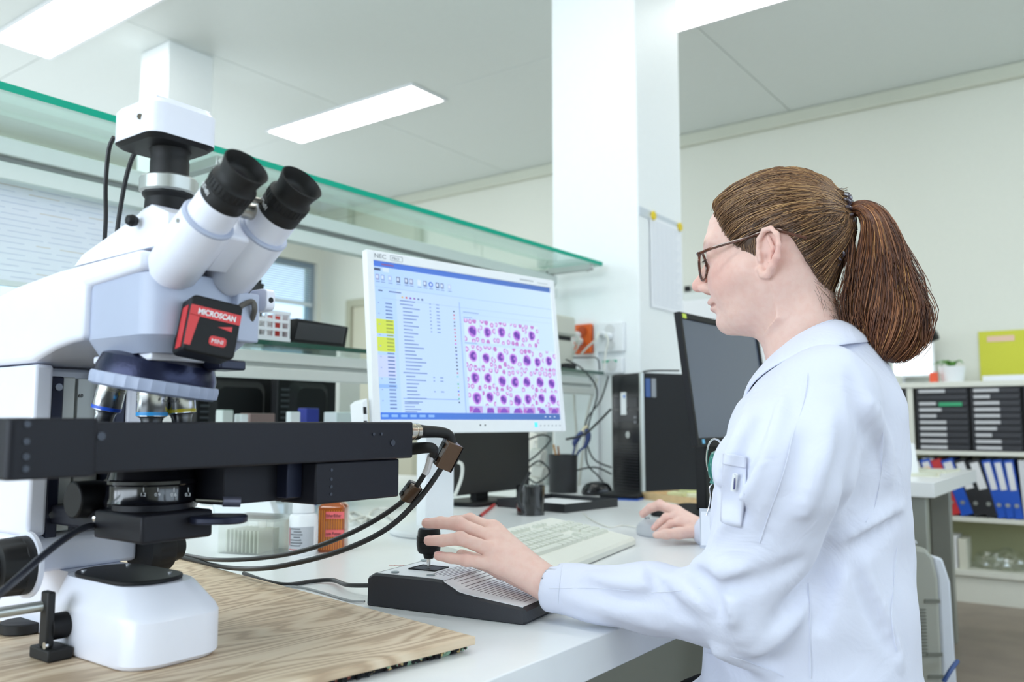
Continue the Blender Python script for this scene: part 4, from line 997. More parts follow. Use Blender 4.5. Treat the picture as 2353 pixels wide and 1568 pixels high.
# head frame: a = forward, l = left, b = up
HC = V2(P(1775, 560, d=1.15)); hf = np.array([-.12, 1, 0]); hf /= np.linalg.norm(hf); hl = np.array([-hf[1], hf[0], 0]); hz3 = np.array([0, 0, 1.])
HR = np.stack([hf, hl, hz3], 1).astype(f32)      # columns
def h2w(a, l, b): return Vector(HC + HR @ A(a, l, b))
tb_ = np.array([  # b, front, back, half width
    (-.130, .020, .005, .010), (-.122, .052, -.002, .022), (-.114, .062, -.012, .036), (-.100, .070, -.026, .047), (-.083, .0755, -.040, .0555), (-.060, .0785, -.062, .062),
    (-.036, .0800, -.079, .067), (-.016, .0790, -.091, .0705), (-.004, .0862, -.094, .072), (.012, .0895, -.096, .0735), (.036, .0835, -.090, .0725), (.059, .070, -.079, .066), (.078, .047, -.068, .053), (.090, .020, -.045, .036), (.097, .000, -.022, .014)], f32)
from_b = tb_[:, 0]
def skull(q):
    b = q[:, 2]; bc_ = np.clip(b, -.130, .097)
    Fr = np.interp(bc_, from_b, tb_[:, 1]); Bk = np.interp(bc_, from_b, tb_[:, 2]); W = np.interp(bc_, from_b, tb_[:, 3])
    a0 = np.clip(-.012 + 0 * b, Bk + .004, Fr - .004)
    x = q[:, 0] - a0; Ax = np.where(x > 0, Fr - a0, a0 - Bk)
    p_ = np.where(x > 0, 2.25, 2.0)
    k = (np.abs(x / Ax) ** p_ + np.abs(q[:, 1] / W) ** p_) ** (1 / p_)
    d = (k - 1) * np.minimum(Ax, W)
    d = np.where(k < 1e-3, -np.minimum(Ax, W), d)
    return smax(d * .93, np.maximum(b - .0955, -.126 - b), .02).astype(f32)
EARC = (-.0195, .0725, -.011)
def headsdf(q, ears=True):
    """q in head frame"""
    d = skull(q); s = q.copy(); s[:, 1] = np.abs(s[:, 1])
    d = smin(d, cap(q, (.015, 0, -.106), (.054, 0, -.103), .018, .0165), .018)            # chin shelf
    d = smin(d, cap(s, (.050, .028, -.050), (.026, .050, -.045), .024, .018), .03)         # cheeks
    d = smin(d, cap(s, (-.010, .050, -.060), (.036, .026, -.098), .012, .014), .025)       # jaw line
    d = smax(d, -ell(s, (.0875, .031, -.018), (.010, .019, .012)), .012)                    # eye sockets
    d = smin(d, ell(s, (.0705, .031, -.018), (.0125, .0145, .0115)), .006)                   # lids
    d = smin(d, cap(s, (.0835, .010, .000), (.0715, .046, .001), .0055, .004), .016)          # brow ridge
    n = cap(q, (.082, 0, -.010), (.1020, 0, -.046), .0055, .0072)
    n = smin(n, ell(q, (.1030, 0, -.0510), (.0105, .0085, .0085)), .008)
    n = smin(n, ell(s, (.0905, .0108, -.056), (.0105, .0072, .0070)), .006)
    n = smax(n, -cap(s, (.097, .0058, -.0640), (.092, .0062, -.059), .0030, .0026), .003)
    d = smin(d, n, .009)
    d = smin(d, ell(s, (.0790, .004, -.0770), (.0105, .019, .0058)), .007)                 # upper lip
    d = smin(d, ell(s, (.0765, .002, -.0880), (.0098, .017, .0062)), .007)                 # lower lip
    d = smax(d, -cap(s, (.0905, 0, -.0825), (.0735, .026, -.0808), .0016, .0012), .0035)      # mouth line
    d = smin(d, ell(q, (.0630, 0, -.1040), (.0125, .018, .0125)), .014)                     # chin
    d = smax(d, -ell(s, (.0855, .0, -.0955), (.006, .018, .0035)), .008)
    if ears:
        m = near(s, (-.06, .05, -.075), (.025, .1, .02), .01)
        if m.any():
            e = s[m]; 
            # ear tilted outwards: local plane coords
            def E(a, b, o=0.0): return (a * 1.02 + .010, .0705 + o + (-a - .008) * .42, b * 1.02 - .0175)
            rim = [(-.0075, -.004, .001), (-.0095, .009, .004), (-.017, .0185, .006), (-.026, .019, .008), (-.034, .010, .009), (-.036, -.004, .009), (-.0325, -.018, .007), (-.026, -.028, .005), (-.0185, -.0375, .003), (-.0125, -.0365, .0015), (-.0095, -.029, 0)]
            r = None
            body = None
            pts = [E(*t) for t in rim]
            for i, (p0, p1) in enumerate(zip(pts, pts[1:])):
                rr_ = .0034 if i < 6 else .0048
                c_ = cap(e, p0, p1, rr_, .0034 if i < 5 else .0048); r = c_ if r is None else smin(r, c_, .003)
            plate = cap(e, E(-.020, .008, -.001), E(-.018, -.028, -.003), .0135, .0085)
            nrm = np.array([.387, .922, 0], f32); pc = np.asarray(E(-.02, -.01, 0), f32)
            dist = (e - pc) @ nrm
            plate = smax(plate, np.abs(dist + .0045) - .0022, .003)
            r = smin(r, plate, .004)
            anti = cap(e, E(-.021, .010, .003), E(-.0275, -.006, .004), .0028); anti = smin(anti, cap(e, E(-.0275, -.006, .004), E(-.021, -.021, .003), .0028), .003)
            r = smin(r, anti, .004)
            r = smin(r, cap(e, E(-.0085, -.010, .003), E(-.0095, -.018, .002), .0034, .003), .004)   # tragus
            r = smax(r, -ell(e, E(-.0165, -.013, .007), (.0070, .0085, .0105)), .002)
            gp = [E(-.0125, .004, .0045), E(-.0185, .0125, .007), (E(-.0265, .0125, .009)), E(-.0315, .003, .0105), E(-.0310, -.008, .010), E(-.027, -.018, .008)]
            for g0, g1 in zip(gp, gp[1:]): r = smax(r, -cap(e, g0, g1, .0024), .0015)
            base = cap(e, (-.007, .063, -.014), (-.007, .061, -.040), .009, .008)
            r = smin(r, base, .006)
            dm = d[m]; d[m] = smin(dm, r, .004)
    return d
W_L = V2(P(1262, 1345, d=1.075)); 
def PP(u, v, d): return V2(P(u, v, d=d))
HL = dict(  # left hand chains: mcp, pip, dip, tip
    index=[PP(1133, 1216, 1.128), PP(1080, 1196, 1.150), PP(1045, 1199, 1.155), PP(1012, 1206, 1.157)],
    middle=[PP(1136, 1240, 1.108), PP(1055, 1205, 1.118), PP(1012, 1202, 1.125), PP(980, 1203, 1.128)],
    ring=[PP(1140, 1269, 1.090), PP(1058, 1238, 1.092), PP(1016, 1243, 1.097), PP(985, 1243, 1.101)],
    pinky=[PP(1142, 1297, 1.078), PP(1072, 1288, 1.083), PP(1036, 1283, 1.090), PP(1007, 1278, 1.096)])
RAD = dict(index=(.0100, .0086, .0078, .0066), middle=(.0102, .0088, .0080, .0068), ring=(.0100, .0084, .0076, .0066), pinky=(.0092, .0074, .0068, .0060))
THL = [PP(1225, 1345, 1.10), PP(1150, 1310, 1.15), PP(1100, 1290, 1.165), PP(1060, 1275, 1.16)]
def hand(p, Wr, ch, th, thr=(.013, .0115, .0095, .0075), wr=.0225):
    d = None
    for k, c in ch.items():
        r = RAD[k]
        for i in range(3):
            x = cap(p, c[i], c[i + 1], r[i], r[i + 1]); d = x if d is None else smin(d, x, .0028 if i else .003)
        d = smin(d, cap(p, c[1], c[1] + A(0, 0, .0006), r[1] * 1.06), .003)
    pm = None
    ks = list(ch)
    for k in ks:
        m = ch[k][0]; x = cap(p, m, Wr + (m - Wr) * .25, .0118 if k != 'pinky' else .0108, .0165); pm = x if pm is None else smin(pm, x, .010)
    for k0, k1 in zip(ks, ks[1:]): pm = smin(pm, cap(p, ch[k0][0] * .92 + Wr * .08, ch[k1][0] * .92 + Wr * .08, .0092), .008)
    d = smin(d, pm, .006)
    t = None
    for i in range(3): x = cap(p, th[i], th[i + 1], thr[i], thr[i + 1]); t = x if t is None else smin(t, x, .006)
    return smin(d, t, .008)
# right hand, on the mouse
W_R = PP(1618, 1222, 1.745)
HRt = dict(
    index=[PP(1548, 1176, 1.80), PP(1515, 1164, 1.835), PP(1492, 1172, 1.85), PP(1477, 1184, 1.86)],
    middle=[PP(1552, 1174, 1.785), PP(1516, 1159, 1.80), PP(1494, 1166, 1.81), PP(1476, 1180, 1.82)],
    ring=[PP(1558, 1186, 1.765), PP(1530, 1190, 1.77), PP(1515, 1202, 1.77), PP(1503, 1214, 1.77)],
    pinky=[PP(1566, 1200, 1.75), PP(1540, 1205, 1.75), PP(1525, 1216, 1.75), PP(1513, 1226, 1.75)])
THR = [PP(1605, 1222, 1.735), PP(1560, 1226, 1.72), PP(1530, 1228, 1.715), PP(1508, 1230, 1.715)]
# skeleton under the coat
S_L = PP(1872, 905, .955); E_L = PP(1672, 1412, .955)
XB = 1.12
S_R = A(1.31, .33, .985); E_R = A(1.46, .47, .79)
NK = HC + HR @ A(-.062, 0, -.185)
def bodysdf(p):
    d = cap(p, NK, A(XB + .01, .335, .60), .06, .09)
    d = smin(d, cap(p, S_L - A(0, 0, .02), S_R - A(0, 0, .02), .030), .03)
    d = smin(d, cap(p, S_L - A(-.01, 0, .02), E_L, .036, .034), .02); d = smin(d, cap(p, S_R - A(.02, 0, .02), E_R, .036, .034), .02)
    d = smin(d, cap(p, E_L, W_L, .027, .0225), .015); d = smin(d, cap(p, E_R, W_R, .036, .0235), .015)
    d = smax(d, .55 - p[:, 2], .02)
    hb = near(p, HC - .14, HC + .14, .06) 
    if hb.any():
        q = (p[hb] - HC.astype(f32)) @ HR; q = q.astype(f32)
        nk = cap(q, (-.010, 0, -.045), (-.048, 0, -.190), .0470, .0520)
        nk = smin(nk, cap(q, (-.034, 0, -.045), (-.056, 0, -.190), .030, .038), .03)
        hd = smin(headsdf(q), nk, .018)
        d[hb] = smin(d[hb], hd, .02)
    for Wr, ch, th in ((W_L, HL, THL), (W_R, HRt, THR)):
        al = np.array([c for k in ch.values() for c in k] + [Wr] + list(th))
        m = near(p, al.min(0), al.max(0), .05)
        if m.any():
            hd = hand(p[m], Wr, ch, th)
            d[m] = smin(d[m], hd, .012)
    return d
SEAT = (1.10, .34, 0)
person = thing('person', 'seated woman in a white lab coat with brown ponytail and glasses, hand on a joystick', 'person', SEAT)
allp = np.array([W_L, W_R] + [c for k in HL.values() for c in k] + [c for k in HRt.values() for c in k] + THL + THR + [S_R, S_L, E_L, E_R])
lo = np.minimum(allp.min(0) - .07, [HC[0] - .2, HC[1] - .2, .54]); hi = np.maximum(allp.max(0) + .07, HC + .16)
Vb, Qb = nets(bodysdf, lo, hi, .0018)
# skin colour: even tone with pinker nose, lips, ears, cheeks, knuckles and nails; ear-canal shade painted in
def skincol(Vp):
    base = np.array(hx('#ecc9bd')); pink = np.array(hx('#e2a096')); lip = np.array(hx('#c47f80'))
    c = np.tile(base, (len(Vp), 1)); q = ((Vp - HC) @ HR)
    def bl(mask, col, amt): 
        k = (mask * amt)[:, None]; return c * (1 - k) + col * k
    def g(pos, r, sym=True):
        s = q.copy(); s[:, 1] = np.abs(s[:, 1]) if sym else s[:, 1]
        return np.exp(-(((s - pos) / r) ** 2).sum(1))
    c = bl(g((.06, .05, -.045), (.04, .03, .03)), pink, .40)
    c = bl(g((.107, 0, -.052), (.018, .02, .016)), pink, .55)
    c = bl(g((-.025, .085, -.03), (.02, .02, .03)), pink, .45)
    c = bl(g((-.0065, .076, -.031), (.0035, .006, .0045)), np.array(hx('#9a5a4c')), .75)  # shade inside the ear canal, painted into the skin colour
    c = bl(g((.094, .006, -.064), (.006, .006, .004)), np.array(hx('#a8604f')), .6)
    c = bl(g((.084, .0, -.0770), (.012, .019, .0045)), lip, .8); c = bl(g((.081, .0, -.0880), (.012, .017, .005)), lip, .75)
    c = bl(g((.086, .03, .003), (.014, .020, .0035)), np.array(hx('#a27c62')), .6)
    for ch in (HL, HRt):
        for k in ch.values():
            for j, amt in ((1, .38), (3, .40), (2, .2), (0, .25)):
                m = np.exp(-(((Vp - k[j]) / .010) ** 2).sum(1)); c = bl(m, pink, amt)
    return c
def skinmat():
    m = bpy.data.materials.new('skin'); m.use_nodes = True; nt = m.node_tree; b = nt.nodes['Principled BSDF']
    a = nt.nodes.new('ShaderNodeAttribute'); a.attribute_name = 'col'
    n = nt.nodes.new('ShaderNodeTexNoise'); n.inputs['Scale'].default_value = 120; n.inputs['Detail'].default_value = 5
    tc = nt.nodes.new('ShaderNodeTexCoord'); nt.links.new(tc.outputs['Object'], n.inputs['Vector'])
    mx = nt.nodes.new('ShaderNodeMix'); mx.data_type = 'RGBA'; mx.blend_type = 'MULTIPLY'; mx.inputs['Factor'].default_value = .25
    r = nt.nodes.new('ShaderNodeValToRGB'); r.color_ramp.elements[0].color = (.9, .72, .68, 1); r.color_ramp.elements[1].color = (1, 1, 1, 1); r.color_ramp.elements[0].position = .35; r.color_ramp.elements[1].position = .6
    nt.links.new(n.outputs['Fac'], r.inputs[0]); nt.links.new(a.outputs['Color'], mx.inputs[6]); nt.links.new(r.outputs[0], mx.inputs[7]); nt.links.new(mx.outputs[2], b.inputs['Base Color'])
    b.inputs['Roughness'].default_value = .5; b.inputs['Specular IOR Level'].default_value = .35
    b.inputs['Subsurface Weight'].default_value = .12; b.inputs['Subsurface Radius'].default_value = (.9, .35, .2); b.inputs['Subsurface Scale'].default_value = .008
    bp = nt.nodes.new('ShaderNodeBump'); bp.inputs['Strength'].default_value = .12; bp.inputs['Distance'].default_value = .0008
    n2 = nt.nodes.new('ShaderNodeTexNoise'); n2.inputs['Scale'].default_value = 900; nt.links.new(tc.outputs['Object'], n2.inputs['Vector']); nt.links.new(n2.outputs['Fac'], bp.inputs['Height']); nt.links.new(bp.outputs[0], b.inputs['Normal'])
    return m
M_skin = skinmat()
body = meshobj('body', Vb, Qb, M_skin, person, skincol(Vb), smooth_it=1)
# finger nails
M_nail = mat('nail', '#f0bdb4', .25, coat=.3)
for ch in (HL, HRt):
    for k, c in ch.items():
        tip, dip = Vector(c[3]), Vector(c[2]); d_ = (tip - dip).normalized(); upn = Vector((-.45, -.1, .9)) if ch is HL else Vector((-.3, -.3, .9)); upn = (upn - d_ * upn.dot(d_)).normalized(); sd = d_.cross(upn)
        if k == 'index': continue
        r = RAD[k][3]; rings = []
        for t, w_ in ((-.0055, .75), (-.003, .95), (.001, 1), (.0035, .85), (.0050, .5)):
            rings.append([tip + d_ * t + (upn * math.cos(a) + sd * math.sin(a)) * (r + .0002 - max(t - .001, 0) * .45) for a in [(-.62 + 1.24 * i / 6) * w_ for i in range(7)]])
        m = MB(); vs = [p for rg in rings for p in rg]; fs = [(i * 7 + j, i * 7 + j + 1, i * 7 + 7 + j + 1, i * 7 + 7 + j) for i in range(4) for j in range(6)]
        m.add(vs, fs); m.build('fingernail', M_nail, body, smooth=True, angle=80)
# eyes, lashes
for s_ in (1, -1):
    MB().lathe([(.001, -.0112), (.0079, -.0079), (.0112, 0), (.0079, .0079), (.001, .0112)], h2w(.0700, .031 * s_, -.0195), Vector(hf), 20).build('eye', mat('eye_white', '#e9e4e0', .2), body, smooth=True, angle=80)
    m = MB()
    for i in range(12):
        t = -1 + 2 * i / 11; a = h2w(.0825 - .004 * t * t, s_ * (.031 + t * .012), -.0215); m.cyl(a, a + Vector(hf) * .006 + Vector((0, 0, -.003)) + Vector(hl) * t * s_ * .003, .00035, .0001, n=4)
    m.build('eyelashes', mat('lash', '#3a2b25', .6), body, kind='stuff')

# ------------------------------------------------------------------ lab coat
COAT_T = [(.55, 1.10, .348, .178, .134), (.66, 1.11, .342, .165, .122), (.80, 1.12, .342, .158, .114), (.88, 1.12, .344, .158, .110), (.95, 1.125, .337, .160, .102), (.995, 1.13, .330, .155, .088), (1.03, 1.135, .325, .115, .070), (1.06, 1.138, .325, .080, .052)]
CT = np.array(COAT_T, f32)
def coat_base(p):
    z = np.clip(p[:, 2], .45, 1.06)
    xc, yc, rx, ry = (np.interp(z, CT[:, 0], CT[:, i]) for i in (1, 2, 3, 4))
    k = (np.abs((p[:, 0] - xc) / rx) ** 2.3 + np.abs((p[:, 1] - yc) / ry) ** 2.3) ** (1 / 2.3)
    d = (k - 1) * np.minimum(rx, ry) * .95
    d = smax(d, p[:, 2] - 1.055, .03).astype(f32)
    # near sleeve
    sl = cap(p, PP(1888, 925, .975), PP(1800, 1090, .945), .058, .066)
    sl = smin(sl, cap(p, PP(1800, 1090, .945), PP(1697, 1395, .952), .066, .052), .03)
    fa = cap(p, PP(1684, 1400, .955), PP(1500, 1376, 1.01), .047, .038)
    fa = smin(fa, cap(p, PP(1500, 1376, 1.01), PP(1268, 1350, 1.07), .039, .0305), .02)
    sl = smin(sl, fa, .03)
    d = smin(d, cap(p, PP(1895, 905, .99), A(1.13, .31, .995), .054, .05), .05)
    d = smin(d, cap(p, A(1.28, .33, .97), A(1.13, .31, .995), .05, .05), .05)
    d = smin(d, cap(p, HC + HR @ A(-.066, 0, -.180), A(1.12, .30, .93), .054, .07), .05)
    d = smin(d, sl, .016)
    # far sleeve
    s2 = cap(p, A(1.26, .33, .975), S_R, .062, .062); s2 = smin(s2, cap(p, S_R, E_R, .062, .056), .03); s2 = smin(s2, cap(p, E_R, W_R * .96 + E_R * .04, .052, .031), .03)
    d = smin(d, s2, .02)
    # lap and thighs under the skirt of the coat
    for x0, x1 in ((1.025, 1.0), (1.19, 1.22)):
        d = smin(d, cap(p, A(x0, .34, .575), A(x1, .46, .555), .090, .080), .05)
    return d
def hit(u, v, f=coat_base, t0=.5, t1=1.6):
    o = V2(CAM); r = V2(ray(u, v)); t = t0
    for _ in range(120):
        q = (o + r * t)[None].astype(f32); dd = float(f(q)[0])
        if dd < .0004: return o + r * t
        t += max(dd * .7, .0004)
        if t > t1: return None
    return o + r * t
# folds: (path in the photograph's pixels, radius, depth offset): ridges are added, valleys are carved
RIDGE = [([(1735, 905), (1700, 1010), (1650, 1120)], .012), ([(1800, 905), (1770, 1000), (1712, 1120), (1650, 1230)], .011), ([(1600, 1290), (1650, 1318), (1710, 1318)], .013), ([(1478, 1312), (1520, 1345), (1560, 1378)], .010),
         ([(1625, 1340), (1665, 1380), (1680, 1430)], .012), ([(1560, 1330), (1600, 1375), (1640, 1400)], .010), ([(1350, 1322), (1420, 1345), (1500, 1350)], .007), ([(2070, 1165), (2000, 1215), (1930, 1262)], .012), ([(1990, 1330), (2030, 1430), (2070, 1530)], .011),
         ([(1905, 960), (1890, 1060), (1850, 1180)], .010), ([(2000, 930), (2025, 1010), (2040, 1100)], .012), ([(1580, 1520), (1650, 1500), (1760, 1540)], .008), ([(1300, 1370), (1400, 1400), (1520, 1440)], .008), ([(1850, 1380), (1800, 1450), (1740, 1500)], .010)]
VALLEY = [([(1765, 935), (1725, 1040), (1670, 1170)], .011), ([(1600, 1322), (1635, 1352), (1655, 1425)], .011), ([(1495, 1318), (1545, 1390), (1590, 1425)], .010), ([(1992, 1000), (1960, 1110), (1905, 1270), (1850, 1345), (1770, 1440)], .017), ([(2060, 1195), (1980, 1255), (1900, 1300)], .012),
          ([(1895, 1300), (1893, 1360), (1885, 1440)], .009), ([(1960, 1290), (2000, 1390), (2050, 1500)], .012), ([(1850, 1000), (1815, 1120), (1740, 1260)], .010), ([(1340, 1345), (1420, 1372), (1520, 1378)], .007), ([(1640, 1120), (1700, 1180), (1720, 1260)], .009),
          ([(1670, 1350), (1760, 1330), (1840, 1290)], .009), ([(1960, 860), (1975, 950), (1990, 1010)], .010)]
def fold_pts(lst, off):
    out = []
    for path, r in lst:
        pp = [hit(u, v) for u, v in path]; pp = [p for p in pp if p is not None]
        if len(pp) < 2: continue
        P3 = []
        for p in pp:
            e_ = .002; g_ = np.array([float(coat_base((p + e_ * np.eye(3)[i])[None].astype(f32))[0] - coat_base((p - e_ * np.eye(3)[i])[None].astype(f32))[0]) for i in range(3)]); g_ /= np.linalg.norm(g_) + 1e-9
            P3.append(p + g_ * off * r)
        P3 = [V2(x) for x in catmull([Vector(x) for x in P3], 4)]
        out.append((P3, r))
    return out
RF = fold_pts(RIDGE, -.22); VF = fold_pts(VALLEY, .42)
def folds(d, p, lst, sign):
    for P3, r in lst:
        al = np.array(P3); m = near(p, al.min(0), al.max(0), .04)
        if not m.any(): continue
        q = p[m]; x = None; n_ = len(P3) - 1
        for i, (a, b) in enumerate(zip(P3, P3[1:])):
            f = math.sin(math.pi * (i + .5) / n_) ** .5; c_ = cap(q, a, b, r * f); x = c_ if x is None else np.minimum(x, c_)
        d[m] = smin(d[m], x, .012) if sign > 0 else smax(d[m], -x, .012)
    return d
NKc = HC + HR @ A(-.040, 0, -.10); NKd = HC + HR @ A(-.064, 0, -.20)
def coatsdf(p):
    d = coat_base(p)
    w1 = np.sin(p[:, 0] * 31 + np.sin(p[:, 2] * 23) * 1.6) * np.sin(p[:, 2] * 27 + p[:, 1] * 19); w2 = np.sin(p[:, 1] * 63 + p[:, 2] * 47 + np.sin(p[:, 0] * 40)) 
    w3 = np.sin((p[:, 0] * .3 + p[:, 1] * .5 - p[:, 2] * .8) * 95 + np.sin(p[:, 1] * 30) * 2)
    d = d + (w1 * .0034 + w2 * .0013 + w3 * .0010).astype(f32)
    d = folds(d, p, RF, 1); d = folds(d, p, VF, -1)
    m = near(p, HC + HR @ A(-.16, -.12, -.30) - .06, HC + .1, .12)
    if m.any():
        q = p[m]
        hole = cap(q, NKc, NKd, .062, .060)
        d[m] = smax(d[m], -hole, .008)
        # open neckline at the throat
        hole = cap(q, HC + HR @ A(.035, 0, -.14), HC + HR @ A(.022, 0, -.235), .036, .012); d[m] = smax(d[m], -hole, .008)
    # cuffs: open ends
    for Wr, nx in ((W_L, HL), (W_R, HRt)):
        m = near(p, Wr, Wr, .10)
        if m.any():
            ax_ = Wr - (E_L if Wr is W_L else E_R); ax_ = ax_ / np.linalg.norm(ax_); t = (p[m] - Wr) @ ax_.astype(f32)
            d[m] = smax(d[m], t - (.0015 if Wr is W_L else .004), .004)
            rad = cap(p[m], Wr - ax_ * .01, Wr + ax_ * .05, .0262 if Wr is W_L else .0262); d[m] = smax(d[m], -rad, .003)
    d = smax(d, .47 - p[:, 2], .01)
    return d
Vc, Qc = nets(coatsdf, (.78, .10, .46), (1.78, .98, 1.10), .0036)
def clothmat():
    m = bpy.data.materials.new('white_cotton'); m.use_nodes = True; nt = m.node_tree; b = nt.nodes['Principled BSDF']
    b.inputs['Base Color'].default_value = (*hx('#dfe3f4'), 1); b.inputs['Roughness'].default_value = .85; b.inputs['Sheen Weight'].default_value = .15
    tc = nt.nodes.new('ShaderNodeTexCoord'); n = nt.nodes.new('ShaderNodeTexNoise'); n.inputs['Scale'].default_value = 16; n.inputs['Detail'].default_value = 3; n.inputs['Distortion'].default_value = 1.2
    nt.links.new(tc.outputs['Object'], n.inputs['Vector']); bp = nt.nodes.new('ShaderNodeBump'); bp.inputs['Strength'].default_value = .5; bp.inputs['Distance'].default_value = .007
    nt.links.new(n.outputs['Fac'], bp.inputs['Height'])
    n2 = nt.nodes.new('ShaderNodeTexNoise'); n2.inputs['Scale'].default_value = 700; nt.links.new(tc.outputs['Object'], n2.inputs['Vector'])
    b2 = nt.nodes.new('ShaderNodeBump'); b2.inputs['Strength'].default_value = .15; b2.inputs['Distance'].default_value = .0006; nt.links.new(n2.outputs['Fac'], b2.inputs['Height']); nt.links.new(bp.outputs[0], b2.inputs['Normal']); nt.links.new(b2.outputs[0], b.inputs['Normal'])
    return m
M_cloth = clothmat()
coat = meshobj('lab_coat', Vc, Qc, M_cloth, person, smooth_it=5)
# ------------------------------------------------------------------ hair
HBL = np.array([(-.12, -.118), (-.10, -.112), (-.085, -.104), (-.080, -.092), (-.067, -.073), (-.054, -.044), (-.042, -.018), (-.034, -.004), (-.022, .004), (-.010, .004), (.002, -.004), (.008, -.020), (.016, -.027), (.022, -.024), (.030, -.018), (.040, -.007), (.050, .008), (.060, .028), (.067, .042), (.073, .058), (.09, .066), (.12, .08)])
def hairmask(q): return (np.interp(q[:, 0], HBL[:, 0], HBL[:, 1]) - q[:, 2])
def hskull(q):
    d = skull(q)
    nk = cap(q, (-.034, 0, -.045), (-.056, 0, -.190), .030, .038)
    return smin(d, nk, .03)
def capsdf(p):
    q = ((p - HC.astype(f32)) @ HR).astype(f32)
    m = hairmask(q); hs = hskull(q)
    d = np.maximum(hs - (.0010 + .0045 * np.clip(-m / .035, 0, 1) ** .7), -(hs + .004))
    edge = .0012 * np.sin(q[:, 0] * 900) 
    return smax(d, (m + edge).astype(f32) * .7, .004)
Vh, Qh = nets(capsdf, HC - .15, HC + .15, .0028)
def hairmat():
    m = bpy.data.materials.new('hair_brown'); m.use_nodes = True; nt = m.node_tree; b = nt.nodes['Principled BSDF']
    a = nt.nodes.new('ShaderNodeAttribute'); a.attribute_name = 'col'; nt.links.new(a.outputs['Color'], b.inputs['Base Color'])
    b.inputs['Roughness'].default_value = .36; b.inputs['Specular IOR Level'].default_value = .5
    return m
M_hair = hairmat()
hair = meshobj('hair', Vh, Qh, M_hair, person, np.tile(np.array(hx('#4e3a2b')), (len(Vh), 1)), smooth_it=1)
rng = np.random.RandomState(3)
def strandmesh(name, Pth, rad, cols, parent, label=None):
    """Pth (N,K,3) polylines -> three-sided tapering tubes"""
    N_, K_, _ = Pth.shape
    T = np.gradient(Pth, axis=1); T /= np.linalg.norm(T, axis=2, keepdims=True) + 1e-9
    ref = np.tile(np.array([.3, .5, .81]), (N_, K_, 1)); X = np.cross(T, ref); X /= np.linalg.norm(X, axis=2, keepdims=True) + 1e-9; Y = np.cross(T, X)
    prof = np.ones(K_); prof[-1] = .25; prof[-2] = .7; prof[0] = .5
    R3 = (rad[:, None] * prof[None])[..., None]
    V = np.stack([Pth + (X * math.cos(a) + Y * math.sin(a)) * R3 for a in (0, 2.0944, 4.18879)], 2)  # N,K,3,3
    idx = np.arange(N_ * K_ * 3).reshape(N_, K_, 3)
    q = np.stack([np.stack([idx[:, :-1, i], idx[:, :-1, (i + 1) % 3], idx[:, 1:, (i + 1) % 3], idx[:, 1:, i]], -1) for i in range(3)], 2).reshape(-1, 4)
    C_ = np.repeat(cols, K_ * 3, axis=0)
    o = meshobj(name, V.reshape(-1, 3), q, M_hair, parent, C_); o['kind'] = 'stuff'
    if label: o['label'] = label
    return o
pal = 1.22 * np.array([hx('#4a3527'), hx('#5f4532'), hx('#7a5a3f'), hx('#9a7650'), hx('#bd9868')])
palp = 1.22 * np.array([hx('#47291d'), hx('#5d3824'), hx('#744a30'), hx('#8f6040'), hx('#b58452')])
def wcol(n, P_, w): 
    i = rng.choice(len(P_), n, p=w); return P_[i] * rng.uniform(.85, 1.15, (n, 1))
def uvq(u, v, l=0.0):
    r = V2(ray(u, v)); o_ = V2(CAM); t = (l + (HC - o_) @ hl) / (r @ hl); return HR.T @ (o_ + r * t - HC)
TIE = uvq(1944, 484)
def comb(N_, tie, sel=None, K_=18, lift=.0062):
    q = ((Vh - HC) @ HR); d = hskull(q.astype(f32)); ok = d > .0008
    if sel is not None: ok &= sel(q)
    q = q[ok]; S_ = q[rng.randint(0, len(q), N_)] + rng.normal(0, .0012, (N_, 3))
    t = np.linspace(0, 1, K_)[None, :, None]
    E_ = tie + rng.normal(0, 1, (N_, 3)) * np.array([.003, .0075, .0085])
    # sweep: strands leave the hairline upwards and back, then bend to the tie
    M_ = (S_ + E_) / 2; lift_v = np.zeros((N_, 3)); lift_v[:, 2] = np.clip(S_[:, 0] + .02, 0, .1) * .30
    Pq = (1 - t) ** 2 * S_[:, None] + 2 * t * (1 - t) * (M_ + lift_v)[:, None] + t * t * E_[:, None]
    hm_ = -hairmask(Pq.reshape(-1, 3)).reshape(N_, K_); tgt = .0012 + (lift - .0007) * np.clip(hm_ / .035, 0, 1) ** .7 + rng.uniform(0, .0022, (N_, 1)) + np.clip((t[..., 0] - .7) / .3, 0, 1) ** 2 * .004
    flat = Pq.reshape(-1, 3).astype(f32)
    for _ in range(5):
        d0 = hskull(flat); e = .0015
        g = np.stack([hskull(flat + A(*(e * np.eye(3)[i]))) - hskull(flat - A(*(e * np.eye(3)[i]))) for i in range(3)], 1) / (2 * e)
        g /= (np.linalg.norm(g, axis=1, keepdims=True) + 1e-6)
        flat = flat - g * (d0 - tgt.reshape(-1))[:, None] * .85
    Pq = flat.reshape(N_, K_, 3)
    Pq[:, -1] = E_; Pq[:, -2] = Pq[:, -2] * .5 + E_ * .5
    return Pq @ HR.T + HC
front = lambda q: (q[:, 2] > np.interp(q[:, 0], HBL[:, 0], HBL[:, 1]) + .001)
Pa = comb(2600, TIE, front)
hl_ = lambda q: (np.abs(q[:, 2] - np.interp(q[:, 0], HBL[:, 0], HBL[:, 1])) < .008)
Pb = comb(1500, TIE, hl_, lift=.0050)
Pa = np.concatenate([Pa, Pb])
qe = (Pa - HC) @ HR; inear = (np.abs(qe[..., 1]) > .05) & (qe[..., 0] > -.034) & (qe[..., 0] < .010) & (qe[..., 2] < .001) & (qe[..., 2] > -.06)
Pa = Pa[~inear.any(axis=1)]
qa = (Pa[:, 6] - HC) @ HR
wtop = np.clip((qa[:, 2] - .02) / .07, 0, 1)  # crown strands picked paler: light on the top painted into hair colour
